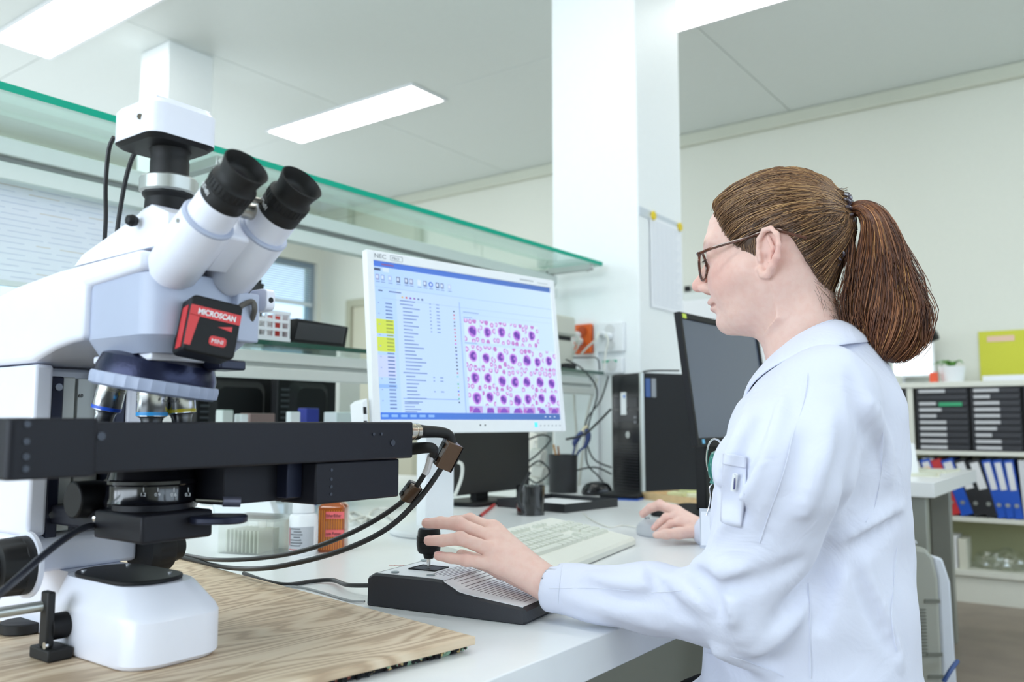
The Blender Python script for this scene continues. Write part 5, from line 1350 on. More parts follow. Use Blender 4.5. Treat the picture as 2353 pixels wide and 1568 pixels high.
ca_ = wcol(len(Pa), pal, [.27, .31, .23, .13, .06]) * (1 - wtop[:, None]) + wcol(len(Pa), pal, [.10, .25, .32, .22, .11]) * wtop[:, None]
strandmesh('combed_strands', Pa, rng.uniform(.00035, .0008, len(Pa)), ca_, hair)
# short wisps at the nape and temple
Ns = 160; 
side_ = rng.choice([-1, 1], Ns); a0 = rng.uniform(-.095, -.06, Ns); b0 = np.interp(a0, HBL[:, 0], HBL[:, 1]) + rng.uniform(-.012, .006, Ns)
q0 = np.stack([a0, side_ * rng.uniform(.0, .045, Ns), b0], 1).astype(f32)
for _ in range(4):
    d0 = hskull(q0); g = np.stack([hskull(q0 + A(*(.0015 * np.eye(3)[i]))) - hskull(q0 - A(*(.0015 * np.eye(3)[i]))) for i in range(3)], 1); g /= np.linalg.norm(g, axis=1, keepdims=True) + 1e-6; q0 = q0 - g * (d0 - .003)[:, None]
dirs = np.stack([rng.uniform(-.7, .1, Ns), side_ * rng.uniform(.0, .3, Ns), rng.uniform(-1, -.3, Ns)], 1); dirs /= np.linalg.norm(dirs, axis=1, keepdims=True)
L_s = rng.uniform(.012, .034, Ns)[:, None, None]; t = np.linspace(0, 1, 7)[None, :, None]
cur = g[:, None] * np.sin(t * 2.0) * .006
Pw = (q0[:, None] + dirs[:, None] * t * L_s + cur) @ HR.T + HC
strandmesh('nape_wisps', Pw, rng.uniform(.00012, .00024, Ns), wcol(Ns, pal, [.4, .3, .2, .1, 0]), hair)
Nb = 260; side_ = rng.choice([-1, 1], Nb); a0 = rng.uniform(.003, .026, Nb); b0 = np.interp(a0, HBL[:, 0], HBL[:, 1]) + rng.uniform(-.001, .016, Nb); q0 = np.stack([a0, side_ * .07, b0], 1).astype(f32)
dirs = np.stack([rng.uniform(-.25, .15, Nb), 0 * a0, -np.ones(Nb)], 1); dirs /= np.linalg.norm(dirs, axis=1, keepdims=True); L_s = rng.uniform(.010, .026, Nb)[:, None, None]
Pq = (q0[:, None] + dirs[:, None] * t * L_s); flat = Pq.reshape(-1, 3).astype(f32)
for _ in range(5):
    d0 = hskull(flat); g = np.stack([hskull(flat + A(*(.0015 * np.eye(3)[i]))) - hskull(flat - A(*(.0015 * np.eye(3)[i]))) for i in range(3)], 1); g /= np.linalg.norm(g, axis=1, keepdims=True) + 1e-6; flat = flat - g * (d0 - .003)[:, None] * .9
strandmesh('temple_strands', flat.reshape(Nb, 7, 3) @ HR.T + HC, rng.uniform(.00018, .00042, Nb), wcol(Nb, pal, [.35, .35, .2, .1, 0]), hair)
# ponytail: a thick fall of hair from the tie
pc = [uvq(1950, 484), uvq(1982, 480), uvq(2013, 512), uvq(2028, 580), uvq(2034, 650), uvq(2040, 720), uvq(2038, 782), uvq(2026, 828)]
hw = [.007, .011, .017, .025, .032, .039, .034, .018]; hd = [.008, .014, .020, .026, .030, .033, .028, .016]
pcs = np.array([list(v) for v in catmull([Vector(p) for p in pc], 3)]); nK = len(pcs); tt = np.linspace(0, len(pc) - 1, nK)
hws = np.interp(tt, range(len(pc)), hw); hds = np.interp(tt, range(len(pc)), hd)
Tq = np.gradient(pcs, axis=0); Tq /= np.linalg.norm(Tq, axis=1, keepdims=True); Ls = np.tile([0, 1., 0], (nK, 1)); Wq = np.cross(Tq, Ls); Wq /= np.linalg.norm(Wq, axis=1, keepdims=True)
m = MB(); rings = []
for k in range(nK):
    rings.append([h2w(*(pcs[k] + (Wq[k] * math.cos(a) * hws[k] * .80 + Ls[k] * math.sin(a) * hds[k] * .80))) for a in [2 * math.pi * i / 20 for i in range(20)]])
m.loft(rings)
core = m.build('ponytail_core', M_hair, hair, smooth=True, angle=80)
at = core.data.attributes.new('col', 'FLOAT_COLOR', 'POINT'); at.data.foreach_set('color', [x for _ in core.data.vertices for x in (*hx('#4a2c1e'), 1)])
Np = 4200
ang_ = rng.uniform(0, 2 * math.pi, Np); rad_ = np.sqrt(rng.uniform(.35, 1, Np)); 
ca2, sa2 = np.cos(ang_) * rad_, np.sin(ang_) * rad_
twist = rng.normal(0, .22, Np) ; end = np.where(rng.uniform(0, 1, Np) < .25, rng.uniform(.55, .85, Np), rng.uniform(.85, 1.0, Np)) ; ph = rng.uniform(0, 6.28, Np); clump = np.round(ang_ * 7) 
cph = np.sin(clump * 12.9) * 3
Kp = 20; paths = np.zeros((Np, Kp, 3))
for k in range(Kp):
    s = k / (Kp - 1) * end * (nK - 1); i0 = np.clip(s.astype(int), 0, nK - 2); f_ = (s - i0)[:, None]
    C0 = pcs[i0] * (1 - f_) + pcs[i0 + 1] * f_; W0 = Wq[i0] * (1 - f_) + Wq[i0 + 1] * f_; w0 = (hws[i0] * (1 - f_[:, 0]) + hws[i0 + 1] * f_[:, 0]); h0 = (hds[i0] * (1 - f_[:, 0]) + hds[i0 + 1] * f_[:, 0])
    kk = k / (Kp - 1)
    off = ca2 + twist * kk + .17 * np.sin(3.2 * kk * math.pi + cph) * kk
    paths[:, k] = C0 + W0 * (off * w0)[:, None] + np.array([0, 1., 0]) * ((sa2 + .08 * np.cos(3 * kk * math.pi + cph)) * h0)[:, None]
paths = paths @ HR.T + HC
pcw = wcol(Np, palp, [.26, .30, .25, .13, .06]); lightband = (np.sin(clump * 5.3) > .55)[:, None]; pcw = np.where(lightband, pcw * 1.45 + .015, pcw)
strandmesh('ponytail_strands', paths, rng.uniform(.0004, .00085, Np), pcw, hair, 'reddish brown ponytail')
# stray bits hanging at the inner side of the ponytail
Nx = 120; st_ = np.array([uvq(1955, 560), uvq(1945, 640), uvq(1928, 690), uvq(1935, 760)]); st2 = np.array([uvq(1960, 560), uvq(1958, 640), uvq(1950, 720), uvq(1975, 812)])
mixf = rng.uniform(0, 1, (Nx, 1, 1)); base_ = st_[None] * mixf + st2[None] * (1 - mixf) + rng.normal(0, .003, (Nx, 1, 3)) + rng.normal(0, .0025, (Nx, 4, 3))
base_[:, :, 1] += rng.uniform(-.015, .02, (Nx, 1))
px_ = np.stack([np.array([list(v) for v in catmull([Vector(p) for p in b], 4)]) for b in base_])
strandmesh('loose_strands', px_ @ HR.T + HC, rng.uniform(.0002, .0005, Nx), wcol(Nx, palp, [.3, .3, .2, .2, 0]), hair)
# spiral hair ties
def coil(name, c, axis, R_, r_, turns, mm, rt_):
    m = MB(); c = Vector(c); x, y, d = m.frame(axis); pts = []
    n = turns * 10
    for i in range(n):
        a = 2 * math.pi * i / n; b = 2 * math.pi * i * turns / n; rad = x * math.cos(a) + y * math.sin(a)
        pts.append(c + rad * (R_ + math.cos(b) * r_) + d * math.sin(b) * r_)
    return m.tube(pts, rt_, 6, 0, closed=True).build(name, mm, hair, smooth=True)
ta = Vector(HR @ A(-1, 0, .12))
M_coil = mat('coil_plastic', '#5c5560', .12, coat=1)
coil('hair_tie', h2w(TIE[0] - .003, 0, TIE[2]), ta, .0170, .0058, 13, M_coil, .0018)
coil('hair_tie', h2w(TIE[0] + .006, 0, TIE[2] + .002), ta, .0165, .0056, 12, mat('coil_clear', '#c9cbe0', .1, coat=1), .0013)
coil('hair_tie', h2w(uvq(1930, 590, .01)[0], .01, uvq(1930, 590, .01)[2]), Vector(HR @ A(.9, .2, .5)), .010, .0042, 9, M_coil, .0015)

# ------------------------------------------------------------------ glasses
gl = thing('glasses', 'brown tortoiseshell glasses worn by the woman', 'glasses', tuple(h2w(.089, 0, -.028)))
def tort():
    m = mat('tortoiseshell', '#5a3426', .18, noise=.6, nscale=90, coat=.6); return m
MT = tort(); GA = .090
for s_ in (1, -1):
    pts = [h2w(GA - abs(math.cos(t) * .0235 + .033 - .02) * .12, s_ * (.033 + math.cos(t) * .0235), -.028 + math.sin(t) * .0205 * (1 if math.sin(t) < 0 else .92)) for t in [2 * math.pi * i / 28 for i in range(28)]]
    MB().tube(pts, .0019, 8, 0, closed=True).build('rim', MT, gl, smooth=True)
    c_ = h2w(GA - .0015, s_ * .033, -.028)
    m = MB(); vs = [c_ + Vector(hf) * .0006] + [p + (c_ - p) * .04 for p in pts]; m.add(vs, [(0, i + 1, (i + 1) % 28 + 1) for i in range(28)]); m.build('lens', M_clear, gl, smooth=True, angle=60)
    MB().tube([h2w(GA - .0045, s_ * .056, -.018), h2w(GA - .005, s_ * .0625, -.0165), h2w(GA - .010, s_ * .0655, -.0165), h2w(.060, s_ * .0715, -.012), h2w(.020, s_ * .0755, -.0055), h2w(-.012, s_ * .0765, .0015), h2w(-.030, s_ * .0750, -.002), h2w(-.058, s_ * .0715, -.0125)],
              lambda t: .0026 - .0009 * t, 8, 6).build('temple', MT, gl, smooth=True)
MB().tube([h2w(GA, -.011, -.024), h2w(GA + .002, 0, -.021), h2w(GA, .011, -.024)], .0016, 8).build('bridge', MT, gl, smooth=True)

# ------------------------------------------------------------------ coat details
def band(top, bot, th, name, m_, parent, sub=2):
    top = catmull([Vector(p) for p in top], 5); bot = catmull([Vector(p) for p in bot], 5)
    mb = MB(); n = len(top); mids = [(a + b) / 2 for a, b in zip(top, bot)]
    rows_ = [top, [t.lerp(b, .33) + (t - mm_).normalized() * .0 for t, b, mm_ in zip(top, bot, mids)], [t.lerp(b, .7) for t, b in zip(top, bot)], bot]
    cen = sum(mids, Vector()) / n
    # bulge the band outwards
    for r_, k in ((1, .004), (2, .004)):
        rows_[r_] = [p + Vector(((p - cen).x, (p - cen).y, .4 * (p - cen).length)).normalized() * k for p in rows_[r_]]
    mb.add([p for rw in rows_ for p in rw], [(k * n + i, k * n + i + 1, (k + 1) * n + i + 1, (k + 1) * n + i) for k in range(3) for i in range(n - 1)])
    o = mb.build(name, m_, parent, smooth=True, angle=80)
    s_ = o.modifiers.new('thick', 'SOLIDIFY'); s_.thickness = th; s_.offset = 0
    u = o.modifiers.new('sub', 'SUBSURF'); u.levels = sub; u.render_levels = sub
    return o
tl_ = [(-.086, 0, -.112), (-.081, .034, -.114), (-.064, .056, -.122), (-.034, .062, -.138), (-.004, .056, -.162), (.018, .044, -.190), (.030, .026, -.222)]
bl_ = [(-.120, 0, -.142), (-.113, .053, -.146), (-.092, .096, -.152), (-.053, .111, -.161), (-.010, .105, -.181), (.018, .087, -.205), (.033, .060, -.243)]
mir = lambda L_: [(a, -l, b) for a, l, b in L_[:0:-1]]
top_ = [h2w(*p) for p in mir(tl_) + tl_]; bot_ = [h2w(*p) for p in mir(bl_) + bl_]
band(top_, bot_, .0045, 'collar', M_cloth, coat)
# inner stand of the collar
st_t = [h2w(a * .97, l * .93, b + .002) for a, l, b in (mir(tl_) + tl_)]; st_b = [h2w(a * .95, l * .93, b - .030) for a, l, b in (mir(tl_) + tl_)]
band(st_t, st_b, .002, 'collar_stand', M_cloth, coat)
# lapel flap on the near side
def onc(u, v, off=.003, f=coatsdf):
    p = hit(u, v, f); 
    if p is None: p = hit(u + 8, v, f)
    return Vector(p) + Vector(V2(ray(u, v))) * -off
M_seam = mat('seam_thread', '#dfe3f0', .85)
def seam(path, name='seam', r=.00045):
    pts = []
    for u, v in path:
        p = hit(u, v, coatsdf)
        if p is not None: pts.append(Vector(p) - ray(u, v).normalized() * .0004)
    if len(pts) > 1: return MB().tube(pts, r, 5, 5).build(name, M_seam, coat, smooth=True)
seam([(1862, 800), (1856, 860), (1845, 930), (1822, 1000), (1808, 1060), (1790, 1120), (1768, 1180), (1745, 1250)])
seam([(1262, 1352), (1300, 1352), (1370, 1352), (1440, 1358), (1500, 1362), (1560, 1358), (1610, 1352)])
seam([(1858, 1340), (1862, 1400), (1862, 1480), (1864, 1560)]); seam([(2022, 920), (2030, 1000), (2026, 1080), (2012, 1160), (1990, 1200)])
seam([(1292, 1300), (1287, 1330), (1283, 1370), (1285, 1408)], 'cuff_stitch'); seam([(1620, 1500), (1680, 1510), (1740, 1530), (1800, 1556)])
seam([(2062, 1260), (2055, 1340), (2050, 1420), (2062, 1500)])
# breast pocket, standing a little proud of the chest
def patch(quv, name, off=.0035, th=.0025):
    N = 8; rows_ = []
    for i in range(N + 1):
        rw = []
        for j in range(N + 1):
            s_, t_ = j / N, i / N
            u = (quv[0][0] * (1 - s_) + quv[1][0] * s_) * (1 - t_) + (quv[3][0] * (1 - s_) + quv[2][0] * s_) * t_; v = (quv[0][1] * (1 - s_) + quv[1][1] * s_) * (1 - t_) + (quv[3][1] * (1 - s_) + quv[2][1] * s_) * t_
            rw.append(onc(u, v, off))
        rows_.append(rw)
    n1 = N + 1
    m = MB().add([p for r_ in rows_ for p in r_], [(i * n1 + j, i * n1 + j + 1, (i + 1) * n1 + j + 1, (i + 1) * n1 + j) for i in range(N) for j in range(N)])
    o = m.build(name, M_cloth, coat, smooth=True, angle=80); s2 = o.modifiers.new('relax', 'SMOOTH'); s2.iterations = 4; s_ = o.modifiers.new('thick', 'SOLIDIFY'); s_.thickness = th
    return o
patch([(1660, 1042), (1716, 1052), (1704, 1222), (1652, 1206)], 'breast_pocket')
patch([(1659, 1040), (1717, 1050), (1715, 1078), (1657, 1068)], 'pocket_hem', .0062)
# ------------------------------------------------------------------ badge reel and pens at the pocket
def pp(u, v, d=1.115): return P(u, v, d=d)
br_ = thing('badge_reel', 'green badge reel with a chrome clip hanging at the breast pocket', 'badge reel', tuple(pp(1634, 1100)))
MB().lathe([(.001, -.0035), (.0175, -.0035), (.019, -.001), (.019, .001), (.0175, .0035), (.001, .0035)], pp(1641, 1070), Vector((-.15, .98, .1)), 32).build('reel', mat('reel_green', '#1c7a6c', .3, coat=.4), br_, smooth=True)
MB().tube([pp(1652, 1108), pp(1636, 1096), pp(1626, 1075), pp(1624, 1050), pp(1628, 1024), pp(1638, 1010), pp(1650, 1012), pp(1658, 1022)], .0013, 8).build('wire_clip', M_chrome, br_, smooth=True)
MB().cyl(pp(1643, 1092), pp(1638, 1112), .0035, .0045, 14).build('swivel', mat('reel_green', '#1c7a6c'), br_, smooth=True)
MB().tube([pp(1637, 1112), pp(1630, 1122), pp(1632, 1140), pp(1629, 1165), pp(1623, 1185)], .0009, 6).build('chain', M_chrome, br_, smooth=True)
bdg = thing('badge', 'clear plastic badge holder hanging below the green reel', 'badge', tuple(pp(1626, 1215)))
MB().obox(pp(1626, 1215), (.001, .020, .052), Euler((0, 0, math.radians(20))).to_matrix()).build('holder', mat('badge_plastic', '#c9ced6', .2, coat=.6), bdg)
MB().obox(pp(1626, 1215) + Vector((-.001, 0, 0)), (.0006, .016, .044), Euler((0, 0, math.radians(20))).to_matrix()).build('card', M_paper, bdg)
pn = thing('pen', 'white pen with dark blue lettering clipped into the breast pocket', 'pen', tuple(onc(1687, 1110, .012)))
MB().cyl(onc(1690, 1090, .011), onc(1685, 1128, .011), .003, n=12).build('barrel', M_white, pn, smooth=True)
MB().obox(onc(1688, 1108, .0145), (.0014, .0014, .016), Euler((.1, 0, 0)).to_matrix()).build('clip', mat('navy_print', '#2a2a6a', .4), pn)

# ------------------------------------------------------------------ trousers, shoes, chair
M_tr = mat('trouser_cloth', '#33363f', .85)
for sx, x0, x1 in ((0, 1.02, .985), (1, 1.19, 1.22)):
    m = MB().tube([(x0, .40, .545), (x1, .51, .540), (x1, .585, .49), (x1, .61, .40), (x1, .61, .25), (x1, .60, .09)], lambda t: .066 - .016 * t, 20, 5)
    m.build('trouser_leg', M_tr, person, smooth=True)
    m = MB().loft([[Vector((x1 + a, .63 + b, z)) for a, b in rrect(-.045 + i, .045 - i, -.085 + i * 1.2, .15 - i * 1.6, .04, 6)] for z, i in ((0.0, .004), (.012, 0), (.03, .002), (.055, .014), (.075, .03))]); m.build('shoe', mat('shoe_white', '#d9dade', .5), person, smooth=True)
ch = thing('swivel_stool', 'dark padded swivel stool under the seated woman', 'stool', (1.10, .30, 0))
M_ch = mat('chair_fabric', '#2b2d33', .8); M_cp = mat('chair_plastic', '#26282c', .4)
m = MB().loft([[Vector((1.10 + a, .33 + b, z)) for a, b in rrect(-.22 + i, .22 - i, -.22 + i, .22 - i, .07, 6)] for z, i in ((.385, .03), (.40, 0), (.445, 0), (.462, .02))]); m.build('seat', M_ch, ch, smooth=True)
MB().lathe([(.001, 0), (.025, 0), (.025, .16), (.032, .165), (.032, .28), (.001, .28)], (1.10, .33, .10), (0, 0, 1), 24).build('gas_column', M_cp, ch, smooth=True)
for k in range(5):
    a = 2 * math.pi * k / 5 + .3; d_ = Vector((math.cos(a), math.sin(a), 0))
    lg = MB().tube([Vector((1.10, .33, .12)), Vector((1.10, .33, .11)) + d_ * .15, Vector((1.10, .33, .075)) + d_ * .29], lambda t: .022 - .006 * t, 10, 4).build('leg', M_cp, ch, smooth=True)
    c_ = Vector((1.10, .33, .028)) + d_ * .29; MB().cyl(c_ - d_.cross(Vector((0, 0, 1))) * .02, c_ + d_.cross(Vector((0, 0, 1))) * .02, .028, n=20).build('castor', M_rubber, lg, smooth=True)
# ------------------------------------------------------------------ small things on the bench
def dZ(u, v, Z=ZD): return (P(u, v, Z=Z) - CAM).dot(fw)
def szat(px, d): return px * d / F
# black document tray with paper
t0 = P(1298, 1180, Z=ZD); t1 = P(1420, 1165, Z=ZD); tx = (t1 - t0); tyl = P(1075, 1158, Z=ZD) - t0
TRM = fr(t0, tx, Vector((0, 0, 1)).cross(tx)); 
dt = thing('document_tray', 'flat black document tray holding white paper behind the keyboard', 'tray', tuple(t0))
W_ = tx.length; D_ = .26
m = MB(TRM); m.box(0, W_, 0, D_, 0, .004).box(0, W_, 0, .004, .004, .024).box(0, W_, D_ - .004, D_, .004, .024).box(W_ - .004, W_, .004, D_ - .004, .004, .024).box(0, .004, .004, D_ - .004, .004, .024)
m.build('tray_body', mat('tray_black', '#25272b', .5), dt)
pp_ = MB(TRM).box(.012, W_ - .012, .02, D_ - .02, .0045, .012).build('paper_sheets', M_paper, None); tag(pp_, 'small stack of white paper lying in the black document tray', 'paper')
# dark panel (switched-off display) behind the white monitor's stand
pc_ = P(1130, 1060, Y=1.62)
dm = thing('dark_display', 'plain black flat display standing behind the white monitor stand', 'monitor', (pc_.x, 1.62, ZD))
a = P(1030, 1100, Y=1.60); b = P(1217, 1100, Y=1.60)
MB().box(a.x - .08, b.x, 1.60, 1.635, ZD + .035, ZD + .30).build('panel', mat('panel_black', '#17181b', .35), dm, bevel=.003)
MB().box((a.x + b.x) / 2 - .03, (a.x + b.x) / 2 + .03, 1.636, 1.66, ZD + .01, ZD + .2).build('neck', M_dark, dm); MB().prism(rrect((a.x + b.x) / 2 - .12, (a.x + b.x) / 2 + .12, 1.56, 1.72, .03), 'z', ZD, ZD + .012).build('foot', M_dark, dm, bevel=.003)
# cups
def cup(u, v0, v1, wpx, name, label, m_, th=.0015):
    c_ = P(u, v0, Z=ZD); d = (c_ - CAM).dot(fw); r = szat(wpx / 2, d); h = szat(v0 - v1, d) * .98
    c_ = c_ + Vector((fw.x, fw.y, 0)).normalized() * r
    t = thing(name, label, 'pen cup', tuple(c_))
    MB().lathe([(.001, 0), (r * .97, 0), (r * .97, .002), (r, h), (r - th, h), (r - th * 2, .004), (.001, .004)], c_, (0, 0, 1), 36).build('cup', m_, t, smooth=True)
    return t, c_, r, h
tA, cA, rA, hA = cup(1220, 1187, 1118, 68, 'paperclip_cup', 'small glossy black round cup full of paper clips in front of the tray', mat('glossy_cup', '#1a1b1d', .12, coat=.5))
m = MB(); rr = random.Random(3)
for k in range(26):
    p = cA + Vector((rr.uniform(-.7, .7) * rA, rr.uniform(-.7, .7) * rA, hA - rr.uniform(-.004, .01))); q = Vector((rr.gauss(0, 1), rr.gauss(0, 1), rr.gauss(0, .6))).normalized() * .011; s = q.orthogonal().normalized() * .003
    m.tube([p - q, p + q, p + q * .9 + s, p - q * .6 + s], .0006, 5, 2)
o = m.build('paper_clips', M_chrome, None, smooth=True, kind='stuff'); tag(o, 'pile of silver paper clips in the small glossy cup', 'paper clips')
tB, cB, rB, hB = cup(1296, 1135, 1045, 68, 'pen_cup', 'taller matt black pen cup holding blue-handled pliers behind the tray', mat('mesh_black', '#26272a', .6))
def up_stick(name, label, cat, c, r, h, u, v, mb, rad, extra=None):
    base = c + Vector((0, 0, .01)); tip = P(u, v, d=(c - CAM).dot(fw)); t = thing(name, label, cat, tuple(base))
    MB().cyl(base, tip, rad, n=10).build('shaft', mb, t, smooth=True); return t, tip
t_, tip = up_stick('pencil', 'yellow-brown pencil standing at the left of the tall pen cup', 'pencil', cB, rB, hB, 1272, 1022, mat('pencil_yellow', '#c8924a', .5), .0035)
t_, tip = up_stick('pencil', 'brown pencil standing second from the left in the tall pen cup', 'pencil', cB, rB, hB, 1282, 1026, mat('pencil_brown', '#a8713c', .5), .0035)
plr = thing('pliers', 'blue-handled pliers sticking up out of the tall pen cup', 'pliers', tuple(cB + Vector((0, 0, .02))))
dB = (cB - CAM).dot(fw); MBl = mat('handle_blue', '#2b3f78', .35, coat=.3)
MB().tube([cB + Vector((0, 0, .02)), P(1318, 1040, d=dB), P(1322, 1015, d=dB), P(1340, 990, d=dB)], lambda s: .004 + .007 * math.sin(min(1, max(0, (s - .45) / .55)) * 3.14), 12).build('handle', MBl, plr, smooth=True)
MB().tube([cB + Vector((0, 0, .02)), P(1326, 1045, d=dB), P(1345, 1025, d=dB), P(1352, 1000, d=dB), P(1344, 985, d=dB)], lambda s: .004 + .006 * math.sin(min(1, max(0, (s - .4) / .6)) * 3.14), 12).build('handle', MBl, plr, smooth=True)
MB().tube([P(1338, 992, d=dB), P(1344, 984, d=dB), P(1350, 980, d=dB)], .006, 10).build('cap', mat('cap_cream', '#d9cfae', .5), plr, smooth=True)
# black mouse
bm_ = P(1372, 1138, Z=ZD); mm = thing('mouse', 'glossy black spare mouse lying left of the computer tower', 'mouse', tuple(bm_), math.radians(-40))
m = MB(wm(mm)); rings = []
for f, z in ((.92, 0), (1.0, .005), (1.0, .012), (.92, .026), (.72, .038), (.4, .044), (.02, .046)): rings.append([Vector((math.cos(2 * math.pi * i / 28) * .055 * f, math.sin(2 * math.pi * i / 28) * .036 * f, z)) for i in range(28)])
m.loft(rings).build('shell', mat('glossy_black', '#15161a'), mm, smooth=True, angle=60)
MB(wm(mm)).cyl((.028, -.004, .034), (.028, .004, .034), .008, n=14).build('scroll_wheel', M_rubber, mm, smooth=True)
# red screwdriver / pen
q0, q1 = P(1098, 1191, Z=ZD + .004), P(1136, 1160, Z=ZD + .004)
rp = thing('red_pen', 'red pen with black tip lying on the bench by the white monitor foot', 'pen', tuple(q0))
MB().cyl(q0.lerp(q1, .12), q1, .0042, n=12).build('barrel', M_red, rp, smooth=True); MB().cyl(q0, q0.lerp(q1, .11), .002, .0042, 12).build('tip', M_rubber, rp, smooth=True); MB().cyl(q1, q1.lerp(q0, -.15), .0036, n=12).build('end_cap', mat('grey_metal', '#777b80', .3, .5), rp, smooth=True)
# blue-edged black pad
a = P(1424, 1150, Z=ZD); pad = thing('notebook', 'flat black notebook with blue cover edge lying beside the wooden tray', 'notebook', tuple(a), .2)
MB(wm(pad)).box(0, .15, -.06, .07, 0, .005).build('blue_cover', mat('cover_blue', '#1f58b8', .4), pad); MB(wm(pad)).box(.002, .15, -.058, .07, .0055, .018).build('block', M_dark, pad, bevel=.004)
# wooden tray with sticky notes
a = P(1475, 1147, Z=ZD); b = P(1640, 1168, Z=ZD); wx = b - a; WTM = fr(a, wx, Vector((0, 0, 1)).cross(wx)); WL = wx.length
wt = thing('wooden_tray', 'light wooden tray of sticky notes behind the right hand', 'tray', tuple(a)); M_lw = mat('light_wood', '#d8b98a', .55, noise=.1, nscale=30)
m = MB(WTM).box(0, WL, 0, .16, 0, .006).box(0, WL, 0, .008, .006, .022).box(0, WL, .152, .16, .006, .022).box(0, .008, .008, .152, .006, .022).box(WL - .008, WL, .008, .152, .006, .022); m.build('tray_body', M_lw, wt)
for k, (x, y, s, c, lab) in enumerate(((.10, .05, .05, '#e6e9b8', 'pale yellow sticky note pad, leftmost in the wooden tray'), (.10, .10, .075, '#dfe4a4', 'taller yellow sticky note pad at the back of the wooden tray'), (.17, .05, .05, '#eef0cf', 'cream sticky note pad in the middle of the wooden tray'), (.235, .06, .05, '#e2e8bb', 'greenish cream sticky note pad, rightmost in the wooden tray'))):
    q = WTM @ Vector((x * WL / .28, y, 0)); o = thing('sticky_notes', lab, 'sticky notes', (q.x, q.y, ZD + .006), .3 * k, 'sticky notes in the wooden tray')
    for j in range(3): MB(wm(o)).box(-s / 2, s / 2, -s / 2, s / 2, j * .008, j * .008 + .0076).build('pad', mat('note' + str(k), c, .8), o)
# ---- behind and below the stage
def boxon(name, label, cat, u0, u1, v0, vtop, dep, m_, bev=.002, Z=ZD, th=None):
    a = P(u0, v0, Z=Z); d = (a - CAM).dot(fw); b = P(u1, v0, d=d); e_ = Vector((rt.x, rt.y, 0)); g_ = Vector((fw.x, fw.y, 0)).normalized()
    h = szat(v0 - vtop, d); M = fr(a, e_, g_); W = (b - a).dot(e_)
    t = thing(name, label, cat, tuple(a)); return t, M, W, h
# white scoop-like holder and clear box
t, M, W, h = boxon('slide_holder', 'white wedge-shaped plastic holder standing behind the microscope slider', 'holder', 478, 640, 1196, 1115, .06, M_white)
MB(M).prism([(.02, 0), (W * .98, 0), (W * .82, h * .78), (.09 * W, h), (-.02 * W, h * .97), (.05 * W, h * .55)], 'y', 0, .05).build('body', M_white, t, bevel=.003, smooth=True)
t, M, W, h = boxon('plastic_box', 'milky clear plastic box with lid left of the white bottle', 'box', 500, 650, 1272, 1196, .1, M_white)
Mk = glassmat('milky_plastic', (.90, .91, .89), .14, .25)
M = M @ Matrix.Rotation(-.35, 4, 'Z')
m = MB(M).box(0, W, 0, .002, 0, h).box(0, W, .088, .09, 0, h).box(0, .002, .002, .088, 0, h).box(W - .002, W, .002, .088, 0, h).box(.002, W - .002, .002, .088, 0, .002).build('box_body', Mk, t)
MB(M).box(-.003, W + .003, -.003, .093, h + .0005, h + .005).build('lid', Mk, t, bevel=.001); MB(M).box(W - .03, W - .012, -.006, -.0035, h - .010, h + .004).build('latch', Mk, t)
for k in range(9): o = MB(M).box(.01 + k * .009, .0125 + k * .009, .01, .075, .0025, h * .7); tag(o.build('glass_slide', mat('slide_frost', '#e4ead9', .3), None), ('first', 'second', 'third', 'fourth', 'fifth', 'sixth', 'seventh', 'eighth', 'ninth')[k] + ' frosted glass slide from the left in the milky plastic box', 'glass slide', 'slides in the milky plastic box')
# white bottle
def bottle(u0, u1, v0, v1):
    c_ = P((u0 + u1) / 2, v0, Z=ZD); d = (c_ - CAM).dot(fw); r = szat((u1 - u0) / 2, d); h = szat(v0 - v1, d); return c_ + Vector((fw.x, fw.y, 0)) * r * .9, r, h
c_, r, h = bottle(656, 720, 1279, 1158)
t = thing('reagent_bottle', 'white plastic reagent bottle with printed label and screw cap', 'bottle', tuple(c_))
MB().lathe([(.001, 0), (r * .96, 0), (r, .003), (r, h * .70), (r * .92, h * .76), (r * .68, h * .80), (r * .66, h * .82)], c_, (0, 0, 1), 36).build('bottle_body', M_white, t, smooth=True)
MB().lathe([(r * .78, h * .80), (r * .80, h * .81), (r * .76, h * .99), (r * .70, h), (.001, h)], c_, (0, 0, 1), 30).build('cap', M_white, t, smooth=True)
# label print wraps the cylinder: small printed strips and rows
fcam = -Vector((fw.x, fw.y, 0)).normalized(); e_ = Vector((rt.x, rt.y, 0))
lb = MB(); ang0 = math.atan2(fcam.y, fcam.x)
lb.loft([[c_ + Vector((math.cos(ang0 + a) * (r + .0004), math.sin(ang0 + a) * (r + .0004), z)) for a in [(-1.1 + 2.2 * i / 14) for i in range(15)] + [(1.1 - 2.2 * i / 14) for i in range(15)]] for z in (h * .10, h * .55)], caps=False); lb.build('label', M_paper, t)
def wrapq(a0, a1, z0, z1, col, mm=None):
    n = 5; pts = []
    return MB().add([c_ + Vector((math.cos(ang0 + a0 + (a1 - a0) * i / n) * (r + .0009), math.sin(ang0 + a0 + (a1 - a0) * i / n) * (r + .0009), z)) for z in (z0, z1) for i in range(n + 1)], [(i, i + 1, n + 2 + i, n + 1 + i) for i in range(n)]).build('print_line', mat('ink_' + col, col, .7), t)
for k in range(7): wrapq(-.75 + (.3 if k in (1, 3) else 0) , .05 + .08 * (k % 3), h * (.50 - k * .052), h * (.515 - k * .052) + .0006, '#6d7178')
for k in range(6): wrapq(.02, .12 + .3 * (k == 0), h * (.46 - k * .05), h * (.47 - k * .05), '#8a8e94') if k % 2 else None
wrapq(-.9, -.82, h * .2, h * .52, '#c9605c'); wrapq(-.9, .6, h * .115, h * .13, '#d9726a'); 
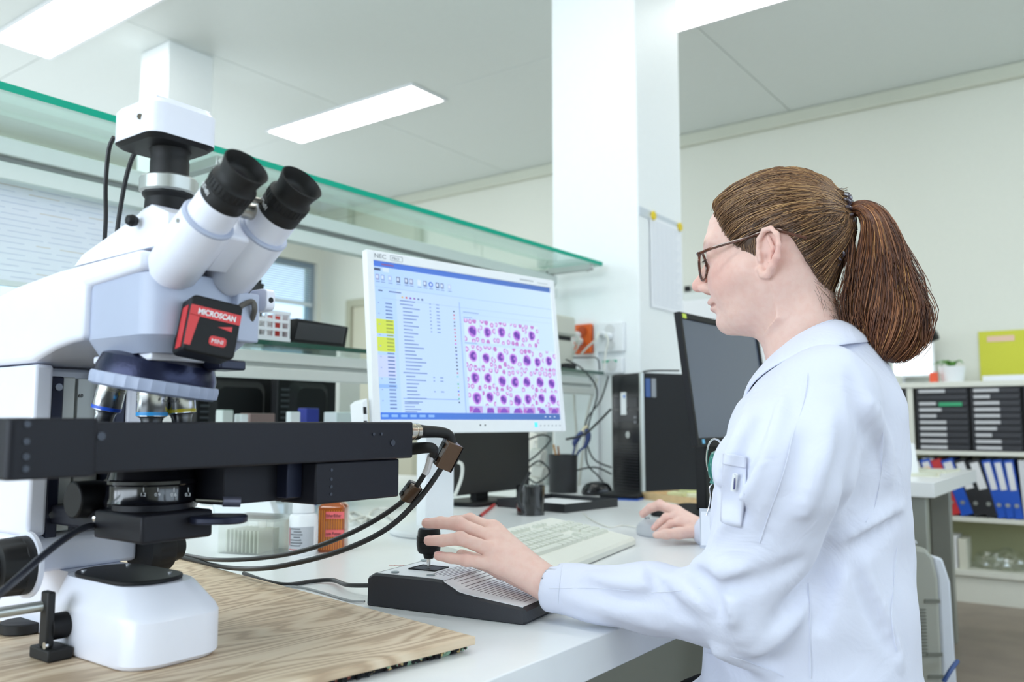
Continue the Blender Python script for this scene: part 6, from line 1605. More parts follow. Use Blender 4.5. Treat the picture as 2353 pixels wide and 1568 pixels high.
# amber jar
c_, r, h = bottle(728, 790, 1270, 1150); 
t = thing('amber_bottle', 'square amber glass bottle with two pink handwritten labels', 'bottle', tuple(c_))
M = fr(c_, e_, Vector((fw.x, fw.y, 0))); M_amb = glassmat('amber_glass', (.62, .20, .03), .10, .08)
M_amb2 = mat('amber_dark', '#a8521a', .12, coat=.6)
MB(M).loft([[Vector((x, y, z)) for x, y in rrect(-r * s, r * s, -r * s, r * s, r * .3 * s)] for z, s in ((0, .95), (.003, 1), (h * .85, 1), (h * .92, .8), (h * .95, .55), (h * 1.02, .55))]).build('bottle_body', M_amb2, t, smooth=True)
for k in range(10): MB(M).box(-r * .85 + k * r * .18, -r * .85 + k * r * .18 + .0016, -r * 1.03, -r * 1.0, h * .05, h * .80).build('glass_rib', mat('amber_light', '#e08a2a', .15, coat=.6), t)
MB(M).cyl((0, 0, h * 1.02), (0, 0, h * 1.18), r * .62, n=24).build('cap', M_dark, t, smooth=True)
for z, s in ((.70, 'Ether/Ether'), (.36, 'zum Putzen')):
    MB(M).box(-r * .35, r * 1.0, -r * 1.08, -r * 1.05, h * z - .006, h * z + .007).build('pink_label', mat('label_pink', '#ef6f74', .7), t)
    text('lettering', s, .0085, M @ Matrix.Translation((-r * .32, -r * 1.085, h * z - .003)) @ Matrix.Rotation(math.pi / 2, 4, 'X'), M_dark, t, sx=.72)
# white cable tangle behind the drive motor
for k, (us, lab) in enumerate(((((780, 1190), (815, 1178), (850, 1196), (880, 1180), (905, 1195)), 'white cable lying nearest in the tangle by the monitor foot'), (((790, 1175), (830, 1200), (860, 1172), (895, 1168), (930, 1150)), 'white cable looping highest in the tangle by the monitor foot'), (((800, 1200), (840, 1188), (872, 1198), (900, 1205)), 'white cable lying lowest in the tangle by the monitor foot'))):
    tag(MB().tube([P(u, v, Z=ZD + .005 + .004 * k) for u, v in us], .004, 8).build('white_cable', M_wcable, None, smooth=True), lab, 'cable')
for k, (us, rd, mt_, lab) in enumerate((
    (((1045, 1140), (1060, 1100), (1062, 1070), (1052, 1062)), .0045, M_wcable, 'grey-white cable curving up beside the monitor stand column'),
    (((1205, 1180), (1190, 1140), (1218, 1085)), .004, M_cable, 'thick black cable rising behind the paperclip cup'))):
    tag(MB().tube([P(u, v, d=2.15) for u, v in us], rd, 8).build('cable', mt_, None, smooth=True), lab, 'cable')
# cables hanging below the right end of the shelving
cdefs = [([(1300, 826), (1340, 850), (1372, 900), (1352, 980), (1348, 1060), (1375, 1095), (1400, 1125)], .003, M_cable, 3.05, 'black cable crossing leftwards in front of the others below the shelf end'),
         ([(1398, 865), (1380, 920), (1345, 975), (1360, 1050), (1405, 1075)], .003, M_cable, 3.1, 'black cable starting at the shelf tip and crossing rightwards'),
         ([(1404, 940), (1370, 975), (1340, 1000), (1300, 1010)], .004, M_cable, 2.95, 'thick black cable running down-left from the tower to the post'),
         ([(1318, 870), (1320, 940), (1325, 1010), (1322, 1120)], .005, M_wcable, 3.3, 'cream cable hanging straight down, left of the two by the post'),
         ([(1372, 870), (1350, 950), (1340, 1030), (1330, 1120)], .0055, M_wcable, 3.32, 'cream cable hanging at a slant, right of the two by the post'),
         ([(1405, 1090), (1370, 1075), (1330, 1080), (1300, 1095)], .003, M_cable, 3.0, 'black cable arching low behind the pen cup'),
         ([(1215, 1010), (1245, 1000), (1265, 1010), (1240, 1040), (1215, 1060)], .0032, M_cable, 2.9, 'black cable coil, upper of two left of the post'),
         ([(1215, 1075), (1240, 1060), (1262, 1085), (1235, 1110), (1215, 1100)], .0032, M_cable, 2.92, 'black cable coil, lower of two left of the post')]
for us, rd, mt_, d, lab in cdefs: tag(MB().tube([P(u, v, d=d) for u, v in us], rd, 8).build('hanging_cable', mt_, None, smooth=True), lab, 'cable')
for k, (u, v, s) in enumerate(((1235, 1050, .035), (1240, 1085, .03), (1228, 1115, .028), (1238, 985, .02))):
    c_ = P(u, v, Y=1.80); o = MB().obox(c_, (.07, .05, s * 1.6), Euler((.2, .1 * k, .3)).to_matrix()).build('adapter', mat('adapter_white', '#e7e6df', .45), None, bevel=.006, smooth=True)
    tag(o, ('white power adapter, topmost but one in the pile left of the post', 'white power adapter in the middle of the pile left of the post', 'white power adapter lying lowest left of the post', 'small white adapter at the very top, under the monitor edge')[k], 'adapter')
# ---- things on the lower glass shelf (top of glass at z = 1.178)
ZG = 1.1685
def onshelf(u, v, Y): q = P(u, v, Y=Y); return q
c_ = onshelf(578, 700, 1.80); d = (c_ - CAM).dot(fw); r = szat(26, d); c_.z = ZG; h = P(581, 655, d=d).z - ZG
t = thing('marker_cup', 'black mesh cup of marker pens at the left end of the lower shelf', 'pen cup', tuple(c_))
MB().lathe([(.001, 0), (r * .85, 0), (r, h), (r * 1.04, h), (r * 1.04, h + .003), (r * .96, h + .003), (r * .96, h), (r * .82, .004), (.001, .004)], c_, (0, 0, 1), 32).build('mesh_cup', mat('mesh_black', '#26272a'), t, smooth=True)
for k, (u, v) in enumerate(((572, 640), (585, 633), (596, 643))):
    tp = P(u, v, d=d); o = MB().cyl(c_ + Vector((0, 0, .01)), tp, .006, n=12).build('marker', M_rubber, None, smooth=True); tag(o, ('black marker pen leaning left in the mesh cup', 'black marker pen standing tallest in the mesh cup', 'black marker pen leaning right in the mesh cup')[k], 'marker')
# perforated basket
a = onshelf(553, 790, 1.72); b = onshelf(662, 790, 1.72); a.z = ZG; b.z = ZG; d = (b - CAM).dot(fw); h = szat(72, d)
t = thing('plastic_basket', 'clear white perforated plastic basket with red contents on the lower shelf', 'basket', tuple(a))
M_bk = mat('basket_white', '#dfe3ea', .4); x0_, x1_ = a.x, b.x; nx_ = 6; nz_ = 3; m = MB()
cw = (x1_ - x0_) / nx_; chh = h * .8 / nz_
for i in range(nx_ + 1): m.box(x0_ + i * cw - .0035, x0_ + i * cw + .0035, 1.718, 1.72, ZG + h * .12, ZG + h * .88)
for j in range(nz_ + 1): m.box(x0_, x1_, 1.7165, 1.718, ZG + h * .14 + j * chh - .004, ZG + h * .14 + j * chh + .004)
m.box(x0_ - .004, x1_ + .004, 1.716, 1.722, ZG, ZG + h * .14).box(x0_ - .004, x1_ + .004, 1.716, 1.722, ZG + h * .9, ZG + h)
m.box(x1_, x1_ + .003, 1.72, 1.86, ZG, ZG + h).box(x0_ - .003, x0_, 1.72, 1.86, ZG, ZG + h).box(x0_, x1_, 1.857, 1.86, ZG, ZG + h).box(x0_, x1_, 1.722, 1.857, ZG, ZG + .003)
m.build('perforated_body', M_bk, t)
for k, (f0_, f1_, hh, c, lab) in enumerate(((.04, .42, .62, '#2c2622', 'dark brown carton inside the perforated basket'), (.50, .72, .80, '#e8e6e8', 'white carton standing inside the perforated basket'), (.73, .93, .86, '#e04a42', 'bright red carton inside the perforated basket'))):
    tag(MB().box(x0_ + (x1_ - x0_) * f0_, x0_ + (x1_ - x0_) * f1_, 1.735, 1.80, ZG + .0035, ZG + h * hh).build('carton', mat('carton' + str(k), c, .6), None, bevel=.002), lab, 'carton')
# black vented dock
a = onshelf(662, 795, 1.72); b = onshelf(796, 800, 1.72); d0 = (a - CAM).dot(fw); hA_ = szat(62, d0)
t = thing('vented_device', 'black slatted electronic box next to the perforated basket', 'device', (a.x, 1.72, ZG))
MB().prism([(a.x + .012, ZG), (b.x, ZG), (b.x + .012, ZG + hA_ * .90), (a.x + .03, ZG + hA_)], 'y', 1.725, 1.84).build('case', M_dark, t, bevel=.003)
for k in range(26):
    f_ = k / 26; x = a.x + .028 + (b.x - a.x - .035) * f_; MB().prism([(x - .004, ZG + hA_ * .2), (x - .001, ZG + hA_ * .2), (x + .010, ZG + hA_ * .84), (x + .007, ZG + hA_ * .84)], 'y', 1.7215, 1.7245).build('slat', mat('slat_grey', '#4a4c50', .5), t)
# label printer on the right part of the lower shelf
a = onshelf(1287, 842, 1.72); b = onshelf(1327, 842, 1.72); d = (a - CAM).dot(fw); h = szat(128, d)
t = thing('label_printer', 'beige-grey two-part printer on the right end of the lower shelf', 'printer', (a.x, 1.72, ZG))
M_bg = mat('beige_grey', '#c3c4b8', .5)
MB().box(a.x - .06, b.x + .0, 1.74, 1.865, ZG, ZG + h * .55).build('lower_body', M_bg, t, bevel=.008); MB().box(a.x - .06, b.x + .01, 1.73, 1.865, ZG + h * .62, ZG + h).build('cover', M_bg, t, bevel=.012, smooth=True); MB().box(a.x - .055, b.x - .006, 1.745, 1.86, ZG + h * .55, ZG + h * .62).build('slot', M_dark, t)
a = onshelf(1312, 838, 1.70); tag(MB().obox((a.x, 1.71, ZG + .011), (.06, .035, .02)).build('power_brick', M_dark, None, bevel=.004, smooth=True), 'small black power brick lying before the beige-grey printer', 'power brick')
tag(MB().tube([P(1318, 822, Y=1.71), P(1345, 822, Y=1.70), P(1372, 824, Y=1.70), P(1378, 850, Y=1.69)], .0025, 8).build('shelf_cable', M_cable, None, smooth=True), 'thin black cable bent like a frame at the shelf end', 'cable')
# ---- sockets and paper on the pillar
XP = 2.96
def onp(u, v): return P(u, v, X=XP)
def plate(name, lab, u0, u1, v0, v1, m_, cat, n):
    a = onp(u0, v1); b = onp(u1, v0); t = thing(name, lab, cat, (XP, (a.y + b.y) / 2, a.z)); y0, y1 = sorted((a.y, b.y))
    MB().prism([(y, z) for y, z in rrect(y0, y1, min(a.z, b.z), max(a.z, b.z), .006)], 'x', XP - .022, XP - .0005).build('cover_plate', m_, t, bevel=.004)
    for k in range(n):
        c_ = Vector((XP - .0225, (y0 + y1) / 2, b.z + (a.z - b.z) * (k + .5) / n)); MB().cyl(c_, c_ + Vector((-.003, 0, 0)), min(.022, (y1 - y0) * .33), n=24).build('socket', mat('socket_' + name, '#d9dbdc' if 'white' in name else '#c94f18', .4), t, smooth=True)
    return t, (y0 + y1) / 2
t, yo = plate('orange_socket', 'bright orange wall socket on the pillar with white plugs', 1325, 1364, 745, 815, mat('socket_orange', '#f06a22', .4), 'socket', 2)
t, yw = plate('white_socket', 'white wall socket on the pillar, just right of the orange one', 1378, 1438, 740, 812, M_white, 'socket', 2)
t, yg = plate('white_switch_box', 'lower white socket box with a green strip on the pillar', 1390, 1436, 822, 860, M_white, 'socket', 1)
a = onp(1392, 835); b = onp(1424, 828); MB().box(XP - .0245, XP - .0222, min(a.y, b.y), max(a.y, b.y), min(a.z, b.z), max(a.z, b.z)).build('green_strip', mat('strip_green', '#26b08a', .4), t)
for k, (u, v, pth, lab) in enumerate(((1335, 772, [(1330, 780), (1318, 800), (1310, 835)], 'white plug in the orange socket, upper left'), (1340, 786, [(1330, 792), (1318, 815), (1312, 840)], 'white plug in the orange socket, lower'), (1392, 770, [(1370, 780), (1348, 800), (1335, 815)], 'white plug in the left half of the white socket'), (1408, 775, [(1398, 785), (1392, 810), (1388, 850)], 'white plug in the right half of the white socket'))):
    c_ = onp(u, v); t = thing('plug', lab, 'plug', (XP - .03, c_.y, c_.z)); MB().cyl((XP - .026, c_.y, c_.z), (XP - .055, c_.y, c_.z + .004), .016, .011, 16).build('plug_body', M_white, t, smooth=True)
    MB().tube([Vector((XP - .055, c_.y, c_.z + .004))] + [P(*p, X=XP - .08) for p in pth], .004, 8).build('cord', M_wcable, t, smooth=True)
struct(MB().box(XP - .018, XP - .0005, onp(1376, 700).y - .003, onp(1376, 700).y + .012, ZD, onp(1376, 745).z).build('trim_2', M_white, bevel=.002))
YPF = 1.55
def onf(u, v): return P(u, v, Y=YPF)
a = onf(1474, 478); b = onf(1570, 505); z = (a.z + onf(1474, 495).z) / 2
t = thing('magnet_strip', 'pale metal magnet strip on the right face of the pillar', 'strip', (a.x, YPF, z)); MB().box(2.965, 3.366, YPF - .004, YPF - .0005, z - .018, z + .018).build('bar', mat('strip_metal', '#d3dbe4', .35, .3), t, bevel=.001)
a = onf(1491, 505); b = onf(1567, 715); za = onf(1491, 500).z; zb = onf(1491, 705).z
t = thing('wall_chart', 'printed paper table hanging from the pillar by two yellow magnets', 'paper', (a.x, YPF, zb)); MB().box(a.x, b.x, YPF - .0055, YPF - .0045, zb, z - .004).build('sheet', M_paper, t)
qs = []; Wc = b.x - a.x; Hc = z - .004 - zb
for k in range(30):
    y = Hc - .02 - k * Hc * .031; qs.append((rq(.02, Wc - .02 - (k % 4) * .015, y, y + .0012), 1, '#b9c0d2'))
for k in range(7): x = .02 + k * (Wc - .04) / 6; qs.append((rq(x, x + .001, .03, Hc - .02), 1, '#c2c8d8'))
graphic('table_print', qs, fr((a.x, YPF - .0057, zb), (1, 0, 0), (0, 0, 1)), t, emit=0)
for k, (u, lab) in enumerate(((1497, 'round yellow magnet at the upper left of the pillar chart'), (1558, 'round yellow magnet at the right edge of the pillar'))):
    c_ = onf(u, 495 if k == 0 else 519); o = MB().lathe([(.001, 0), (.017, 0), (.019, .003), (.018, .008), (.001, .009)], (c_.x, YPF - .0057, z), (0, -1, 0), 24).build('magnet', mat('magnet_yellow', '#e8cc1c', .35), None, smooth=True); tag(o, lab, 'magnet')
# ---- whiteboard with printed tables behind the shelving at the left
YW2 = 1.945
zb = P(0, 655, Y=YW2).z; 
t = thing('notice_panel', 'wide pale notice panel printed with fine tables behind the shelving, at the left', 'notice board', (.4, YW2, zb))
MB().box(-.8, 1.10, YW2, YW2 + .012, zb, 1.50).build('panel', mat('panel_lavender', '#eff1fa', .5), t, bevel=.002); MB().box(-.8, 1.10, YW2 - .003, YW2 - .0005, zb, zb + .012).build('lower_edge', M_alul, t)
rr = random.Random(9); qs = []
for k in range(17):
    y = .02 + k * .0125
    x = .9
    while x < 1.85:
        l = rr.uniform(.03, .12); qs.append((rq(x, min(x + l, 1.86), y, y + .0016), 1, '#d3d8e8' if rr.random() < .85 else '#ddd2c6')); x += l + rr.uniform(.008, .03)
graphic('table_print', qs, fr((-.8, YW2 - .0006, zb), (1, 0, 0), (0, 0, 1)), t, emit=0)
tag(MB().box(1.092, 1.104, YW2 - .012, YW2 - .001, 1.43, 1.462).build('clip', mat('brass', '#b89a4a', .3, .8), None), 'small brass clip at the right edge of the notice panel', 'clip')
# ---- monitors seen from behind on the far side of the bench
def rearmon(lab, u0, u1, Y, z0, z1, tilt=0):
    a = P(u0, 900, Y=Y); b = P(u1, 900, Y=Y); t = thing('monitor', lab, 'monitor', ((a.x + b.x) / 2, Y + .04, ZD))
    w_ = b.x - a.x
    MB().prism([(a.x, z0), (b.x, z0), (b.x, z1), (a.x, z1)], 'y', Y + .02, Y + .055).build('display_housing', M_dark, t, bevel=.004)
    MB().loft([[Vector((x, y, z)) for x, z in rrect(a.x + .06 - i, b.x - .06 + i, z0 + .05 - i, z1 - .04 + i, .03)] for y, i in ((Y, 0), (Y + .02, .02))]).build('rear_bulge', M_dark, t, smooth=True)
    for s0 in (0,):
        for k in range(9): MB().box(a.x + .012, a.x + .058, Y + .017, Y + .0195, z1 - .05 - k * .018, z1 - .043 - k * .018).build('vent', mat('vent_grey', '#3d4046', .5), t)
    cx_ = (a.x + b.x) / 2; MB().box(cx_ - .035, cx_ + .035, Y - .022, Y - .001, ZD + .012, z0 + .16).build('neck', M_dark, t, bevel=.003); MB().prism(rrect(cx_ - .09, cx_ + .09, Y - .09, Y + .09, .03), 'z', ZD, ZD + .012).build('foot', M_dark, t, bevel=.003)
rearmon('black monitor seen from behind under the shelf, left of the two', 462, 640, 2.28, ZD + .09, 1.12); rearmon('black monitor seen from behind under the shelf, right of the two', 648, 782, 2.16, ZD + .09, 1.12)
def blk(name, lab, cat, u0, u1, v0, v1, Y, dy, m_, bev=.003, z0=None):
    a = P(u0, v0, Y=Y); b = P(u1, v0, Y=Y); c_ = P(u0, v1, Y=Y); zz = z0 if z0 is not None else a.z
    o = MB().box(a.x, b.x, Y, Y + dy, zz, c_.z).build(name, m_, None, bevel=bev, smooth=True); return tag(o, lab, cat)
blk('grey_box', 'tall pale grey box standing beyond the rear monitors', 'box', 778, 826, 1000, 850, 2.45, .12, mat('pale_grey', '#c9cbc4', .5), z0=ZD)
blk('card_reader', 'small light grey card reader standing left behind the stage', 'reader', 510, 536, 985, 942, 1.9, .03, M_alul, z0=ZD)
blk('charger', 'tiny white charger in the middle behind the stage', 'charger', 553, 570, 985, 952, 1.9, .03, M_white, z0=ZD)
blk('pink_box', 'low brownish pink box lying behind the stage', 'box', 574, 632, 985, 950, 2.0, .05, mat('dusty_pink', '#8e7472', .6), z0=ZD)
blk('data_socket', 'small white framed socket behind the stage, left of the blue box', 'socket', 667, 690, 985, 946, 1.85, .02, M_white, z0=ZD)
blk('blue_box', 'dark blue carton standing before the right rear monitor', 'carton', 703, 733, 985, 938, 2.0, .04, mat('carton_blue', '#2f3a96', .5), z0=ZD)
blk('white_carton', 'white paper roll box beyond the stage, beside the monitor', 'box', 772, 812, 1000, 947, 2.05, .06, M_white, z0=ZD)

# ------------------------------------------------------------------ cabinet with organisers and binders at the right wall
CXF = 5.20   # front plane of the cabinet
def onc_(u, v): return P(u, v, X=CXF)
zt = onc_(2200, 890).z; ym = onc_(2092, 950).y; y_r = -1.2; y_l = 2.35
cab = thing('binder_cabinet', 'low white open cabinet along the right wall with organisers and binders', 'cabinet', (CXF + .18, .6, 0))
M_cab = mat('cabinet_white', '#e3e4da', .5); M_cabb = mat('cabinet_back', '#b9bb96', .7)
def shelfz(v): return onc_(2250, v).z
z1 = shelfz(1043); z2 = shelfz(1196); z3 = shelfz(1320); z4 = shelfz(1380)
MB().box(CXF - .01, CXF + .38, y_r, y_l, zt, zt + .03).build('top_board', M_cab, cab, bevel=.002)
for z in (z1, z2): MB().box(CXF, CXF + .37, y_r, y_l, z - .012, z + .012).build('shelf_board', M_cab, cab, bevel=.002)
MB().box(CXF, CXF + .37, y_r, y_l, z3 - .015, z3 + .015).build('bottom_board', M_cab, cab, bevel=.002); MB().box(CXF + .02, CXF + .04, y_r, y_l, 0, z3 - .016).build('plinth', M_cab, cab)
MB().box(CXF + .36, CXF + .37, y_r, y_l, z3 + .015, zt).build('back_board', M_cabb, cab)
for y in (y_l, ym - .0, y_r): 
    for za, zb_ in ((z1 + .012, zt - .0005), (z2 + .012, z1 - .012), (z3 + .015, z2 - .012)):
        if y == ym and zb_ < z1: continue
        MB().box(CXF, CXF + .355, y - .015, y + .015, za, zb_).build('upright', M_cab, cab)
# black drawer organisers
M_org = mat('organiser_black', '#1f2026', .5)
rr = random.Random(11)
def organiser(ya, yb, lab, green=None):
    t = thing('drawer_organiser', lab, 'organiser', (CXF + .17, (ya + yb) / 2, z1 + .012)); n = 10; z0_ = z1 + .013; hh = (zt - .004 - z0_) / n
    MB().box(CXF + .02, CXF + .34, ya, yb, z0_, zt - .003).build('casing', M_org, t)
    for k in range(n):
        za = z0_ + k * hh
        d = MB().box(CXF + .004, CXF + .019, ya + .006, yb - .006, za + .004, za + hh - .003).build('drawer', mat('drawer_black', '#2a2b32', .45), t, bevel=.002)
        w_ = (yb - ya) * rr.choice((.32, .42, .5, .5, .5)); 
        if rr.random() < .93: MB().box(CXF - .001, CXF + .0035, yb - .02 - w_, yb - .02, za + hh * .28, za + hh * .78).build('label', mat('label_grey', '#c9cace', .7), d)
    if green is not None: MB().box(CXF - .004, CXF - .0015, ya + .03, ya + (yb - ya) * .55, z0_ + green * hh, z0_ + green * hh + hh * .6).build('green_sheet', mat('sheet_green', '#3fa878', .7), t)
yA = onc_(2104, 950).y; yB = onc_(2228, 950).y; yC = onc_(2348, 950).y
organiser(yB + .004, yA, 'black drawer organiser with a green sheet poking out, nearest the cabinet upright', 7.1); organiser(yC, yB - .004, 'black drawer organiser right of the one with the green sheet')
organiser(yC - .30, yC - .008, 'black drawer organiser cut by the right edge of the picture'); organiser(ym + .016, ym + .30, 'black drawer organiser left of the cabinet upright, half hidden by the coat')
# binders
def binder(u, col, lean, wpx, lab, spine=None, hpx=None):
    c_ = onc_(u, 1190); w_ = wpx * (c_ - CAM).dot(fw) / F; h = (z1 - z2) - .045
    t = thing('binder', lab, 'binder', (CXF + .14, c_.y, z2 + .0125)); t.rotation_euler = (lean, 0, 0)
    t.location.z = z2 + .0135 + abs(math.sin(lean)) * w_ * .5 
    t.rotation_euler = (-lean, 0, 0); M = wm(t); mb = mat('binder_' + col, {'blue': '#1d55c0', 'black': '#24252a', 'red': '#c9363a', 'white': '#d8dadf'}[col], .45)
    MB(M).box(-.12, -.115, -w_ / 2, w_ / 2, 0, h).box(-.115, .14, -w_ / 2, -w_ / 2 + .003, 0, h).box(-.115, .14, w_ / 2 - .003, w_ / 2, 0, h).build('cover', mb, t, bevel=.001)
    MB(M).box(-.112, .13, -w_ / 2 + .004, w_ / 2 - .004, .004, h - .012).build('paper_block', M_paper, t)
    if spine: MB(M).box(-.1225, -.1205, -w_ * .33, w_ * .33, h * .48, h * .95).build('spine_label', mat('spine_' + spine, {'white': '#e6e7ea', 'black': '#3a3b40'}[spine], .6), t)
    MB(M).cyl((-.1205, 0, h * .22), (-.1225, 0, h * .22), .011, n=18).build('finger_ring', M_alu, t, smooth=True)
lean = .30
binder(2196, 'red', lean, 22, 'red binder leaning at the left end of the binder row'); binder(2222, 'blue', lean, 27, 'blue binder leaning between the red and the black ones', 'white'); binder(2252, 'black', lean, 26, 'black binder leaning left of its black twin', 'white'); binder(2281, 'black', lean * .9, 26, 'black binder leaning right of its black twin', 'white')
binder(2303, 'blue', lean * .7, 19, 'blue binder, first of three white-labelled ones', 'white'); binder(2322, 'blue', lean * .55, 19, 'blue binder, middle of three white-labelled ones', 'white'); binder(2341, 'blue', lean * .4, 19, 'blue binder, last of three white-labelled ones', 'white'); binder(2366, 'white', .05, 22, 'pale binder at the right edge of the picture'); binder(2170, 'blue', lean, 22, 'blue binder mostly hidden behind the side table edge', 'white'); binder(2146, 'black', lean, 22, 'black binder hidden behind the side table, left end', 'white')
c_ = onc_(2128, 1060); o = MB().lathe([(.001, 0), (.04, 0), (.045, .08), (.02, .11), (.001, .11)], (CXF + .06, c_.y, z2 + .0125 + .14), (0, 0, 1), 20)
t = thing('orange_jar', 'orange jar on top of books behind the side table', 'jar', (CXF + .06, c_.y, z2 + .0125)); MB().lathe([(.001, 0), (.045, 0), (.05, .02), (.05, .25), (.03, .29), (.001, .29)], (CXF + .06, c_.y, z2 + .0125), (0, 0, 1), 24).build('jar_body', mat('jar_orange', '#ef8a1e', .4), t, smooth=True); MB().cyl((CXF + .06, c_.y, z2 + .303), (CXF + .06, c_.y, z2 + .325), .032, n=20).build('lid', M_white, t, smooth=True)
# bottom shelf: white boxes and glassware
for k, (u0, u1, vt, lab) in enumerate(((2172, 2200, 1232, 'tall white carton on the bottom shelf, left of the two'), (2203, 2222, 1240, 'narrow cream carton on the bottom shelf, right of the two'))):
    a = onc_(u0, 1318); b = onc_(u1, 1318); tag(MB().box(CXF + .02, CXF + .2, b.y, a.y, z3 + .0155, onc_(u0, vt).z).build('carton', mat('carton_w%d' % k, ('#e9eaec', '#dcdccd')[k], .6), None, bevel=.002), lab, 'carton')
for k, (u, s, lab) in enumerate(((2262, .07, 'clear plastic bag crumpled on the bottom shelf, left'), (2310, .09, 'clear plastic bag crumpled on the bottom shelf, right'))):
    c_ = onc_(u, 1315); bm2 = bmesh.new(); bmesh.ops.create_icosphere(bm2, subdivisions=3, radius=s)
    rk = random.Random(k)
    for v in bm2.verts: v.co *= 1 + rk.uniform(-.13, .13); v.co.z = max(v.co.z * .8, -s * .5)
    mz = min(v.co.z for v in bm2.verts); me = bpy.data.meshes.new('plastic_bag'); bm2.to_mesh(me); bm2.free(); me.materials.append(glassmat('bag_clear', (.9, .92, .88), .2, .15)); o = bpy.data.objects.new('plastic_bag', me); C.objects.link(o); o.location = (CXF + .15, c_.y, z3 + .016 - mz); tag(o, lab, 'plastic bag')
# ---- on top of the cabinet
ZT = zt + .03
def ont(u, v, X): return P(u, v, X=X)
q = ont(2130, 770, 5.35); scr2 = thing('monitor', 'small white monitor with a bright empty screen on the cabinet behind the ponytail', 'monitor', (5.48, q.y + .1, ZT))
a = ont(2143, 870, 5.46); b = ont(1990, 870, 5.46); y0, y1 = a.y, b.y; za = ZT + .06; zb_ = ont(2143, 785, 5.46).z + .05
MB().box(5.455, 5.485, y0 - .015, y1 + .015, za - .015, zb_ + .015).build('bezel', M_hwhite, scr2, bevel=.003); MB().box(5.4505, 5.4545, y0, y1, za, zb_).build('screen', mat('bright_screen', (.86, .95, 1), .5, emit=1.6), scr2); MB().box(5.486, 5.50, (y0 + y1) / 2 - .03, (y0 + y1) / 2 + .03, ZT + .012, za + .06).build('neck', M_hwhite, scr2); MB().box(5.44, 5.56, (y0 + y1) / 2 - .09, (y0 + y1) / 2 + .09, ZT, ZT + .012).build('foot', M_hwhite, scr2, bevel=.003)
# background microscope
c_ = ont(2028, 880, 5.28); yb_ = c_.y
t = thing('microscope', 'small grey-white microscope on the cabinet, black eyepieces beside the ponytail', 'microscope', (5.28, yb_, ZT)); M_m2 = mat('microscope_beige', '#d9dcd4', .4)
MB().prism(rrect(5.20, 5.40, yb_ - .09, yb_ + .09, .03), 'z', ZT, ZT + .05).build('base', M_m2, t, bevel=.006, smooth=True); MB().box(5.36, 5.42, yb_ - .04, yb_ + .04, ZT + .05, ZT + .30).build('arm', M_m2, t, bevel=.01, smooth=True)
MB().box(5.22, 5.34, yb_ - .06, yb_ + .06, ZT + .14, ZT + .155).build('stage', M_dark, t, bevel=.002); MB().cyl((5.28, yb_, ZT + .17), (5.28, yb_, ZT + .23), .02, n=20).build('objective', M_chrome, t, smooth=True)
MB().box(5.22, 5.42, yb_ - .05, yb_ + .05, ZT + .23, ZT + .30).build('head', M_m2, t, bevel=.015, smooth=True)
e1 = ont(2070, 800, 5.27); e2 = ont(2150, 765, 5.22)
for k, dy in enumerate((0, .055)):
    o = Vector((.0 + dy * .6, 0, -dy * .2)); MB().cyl(Vector((5.28, yb_ - .02, ZT + .27)), e1 + o, .022, n=20).build('tube', M_m2, t, smooth=True); MB().cyl(e1 + o, e2 + o, .024, .026, 20).build('eyepiece', M_rubber, t, smooth=True)
# plant pot, paper, yellow sheet
c_ = ont(2190, 885, 5.30); t = thing('potted_plant', 'small green plant in a white pot on the cabinet top', 'plant', (5.30, c_.y, ZT))
MB().lathe([(.001, 0), (.055, 0), (.07, .09), (.066, .09), (.06, .075), (.001, .075)], (5.30, c_.y, ZT), (0, 0, 1), 24).build('pot', M_white, t, smooth=True)
rr = random.Random(8)
for k in range(11):
    a = rr.uniform(0, 6.28); d_ = Vector((math.cos(a), math.sin(a), 0)); s = Vector((-d_.y, d_.x, 0)); b0 = Vector((5.30, c_.y, ZT + .08)); L = rr.uniform(.06, .11)
    rings = [b0 + d_ * L * f + Vector((0, 0, .045 * math.sin(f * 2.6))) for f in (0, .35, .7, 1)]; w4 = (.004, .011, .009, .001)
    m = MB().add([p + s * w_ for p, w_ in zip(rings, w4)] + [p - s * w_ for p, w_ in zip(rings, w4)], [(i, i + 1, i + 5, i + 4) for i in range(3)]); o = m.build('leaf', mat('leaf_green', '#5d9a3c', .5), t, smooth=True, angle=80); sm_ = o.modifiers.new('th', 'SOLIDIFY'); sm_.thickness = .001
c_ = ont(2146, 887, 5.24); tag(MB().box(5.23, 5.27, c_.y - .02, c_.y + .02, ZT, ont(2146, 856, 5.24).z).build('orange_carton', mat('carton_orange', '#f2603a', .5), None, bevel=.002), 'small orange-red carton before the plant pot', 'carton')
a = P(2254, 885, X=5.59); b = P(2356, 757, X=5.59); t = thing('yellow_poster', 'yellow paper poster on the wall above the cabinet at the right edge', 'poster', (5.59, (a.y + b.y) / 2, a.z))
MB().box(5.592, 5.594, b.y - .05, a.y, a.z, b.z).build('sheet', mat('paper_yellow', '#d2d348', .8), t)
a2 = P(2268, 786, X=5.58); b2 = P(2330, 770, X=5.58); MB().box(5.588, 5.5915, b2.y, a2.y, a2.z, b2.z).build('heading_strip', mat('paper_pink', '#ecc9b4', .7), t)
tag(MB().box(5.32, 5.50, P(2353, 880, X=5.4).y - .15, P(2262, 880, X=5.4).y, ZT, ZT + .035).build('paper_stack', M_paper, None, bevel=.004), 'loose stack of white paper on the cabinet under the yellow poster', 'paper')
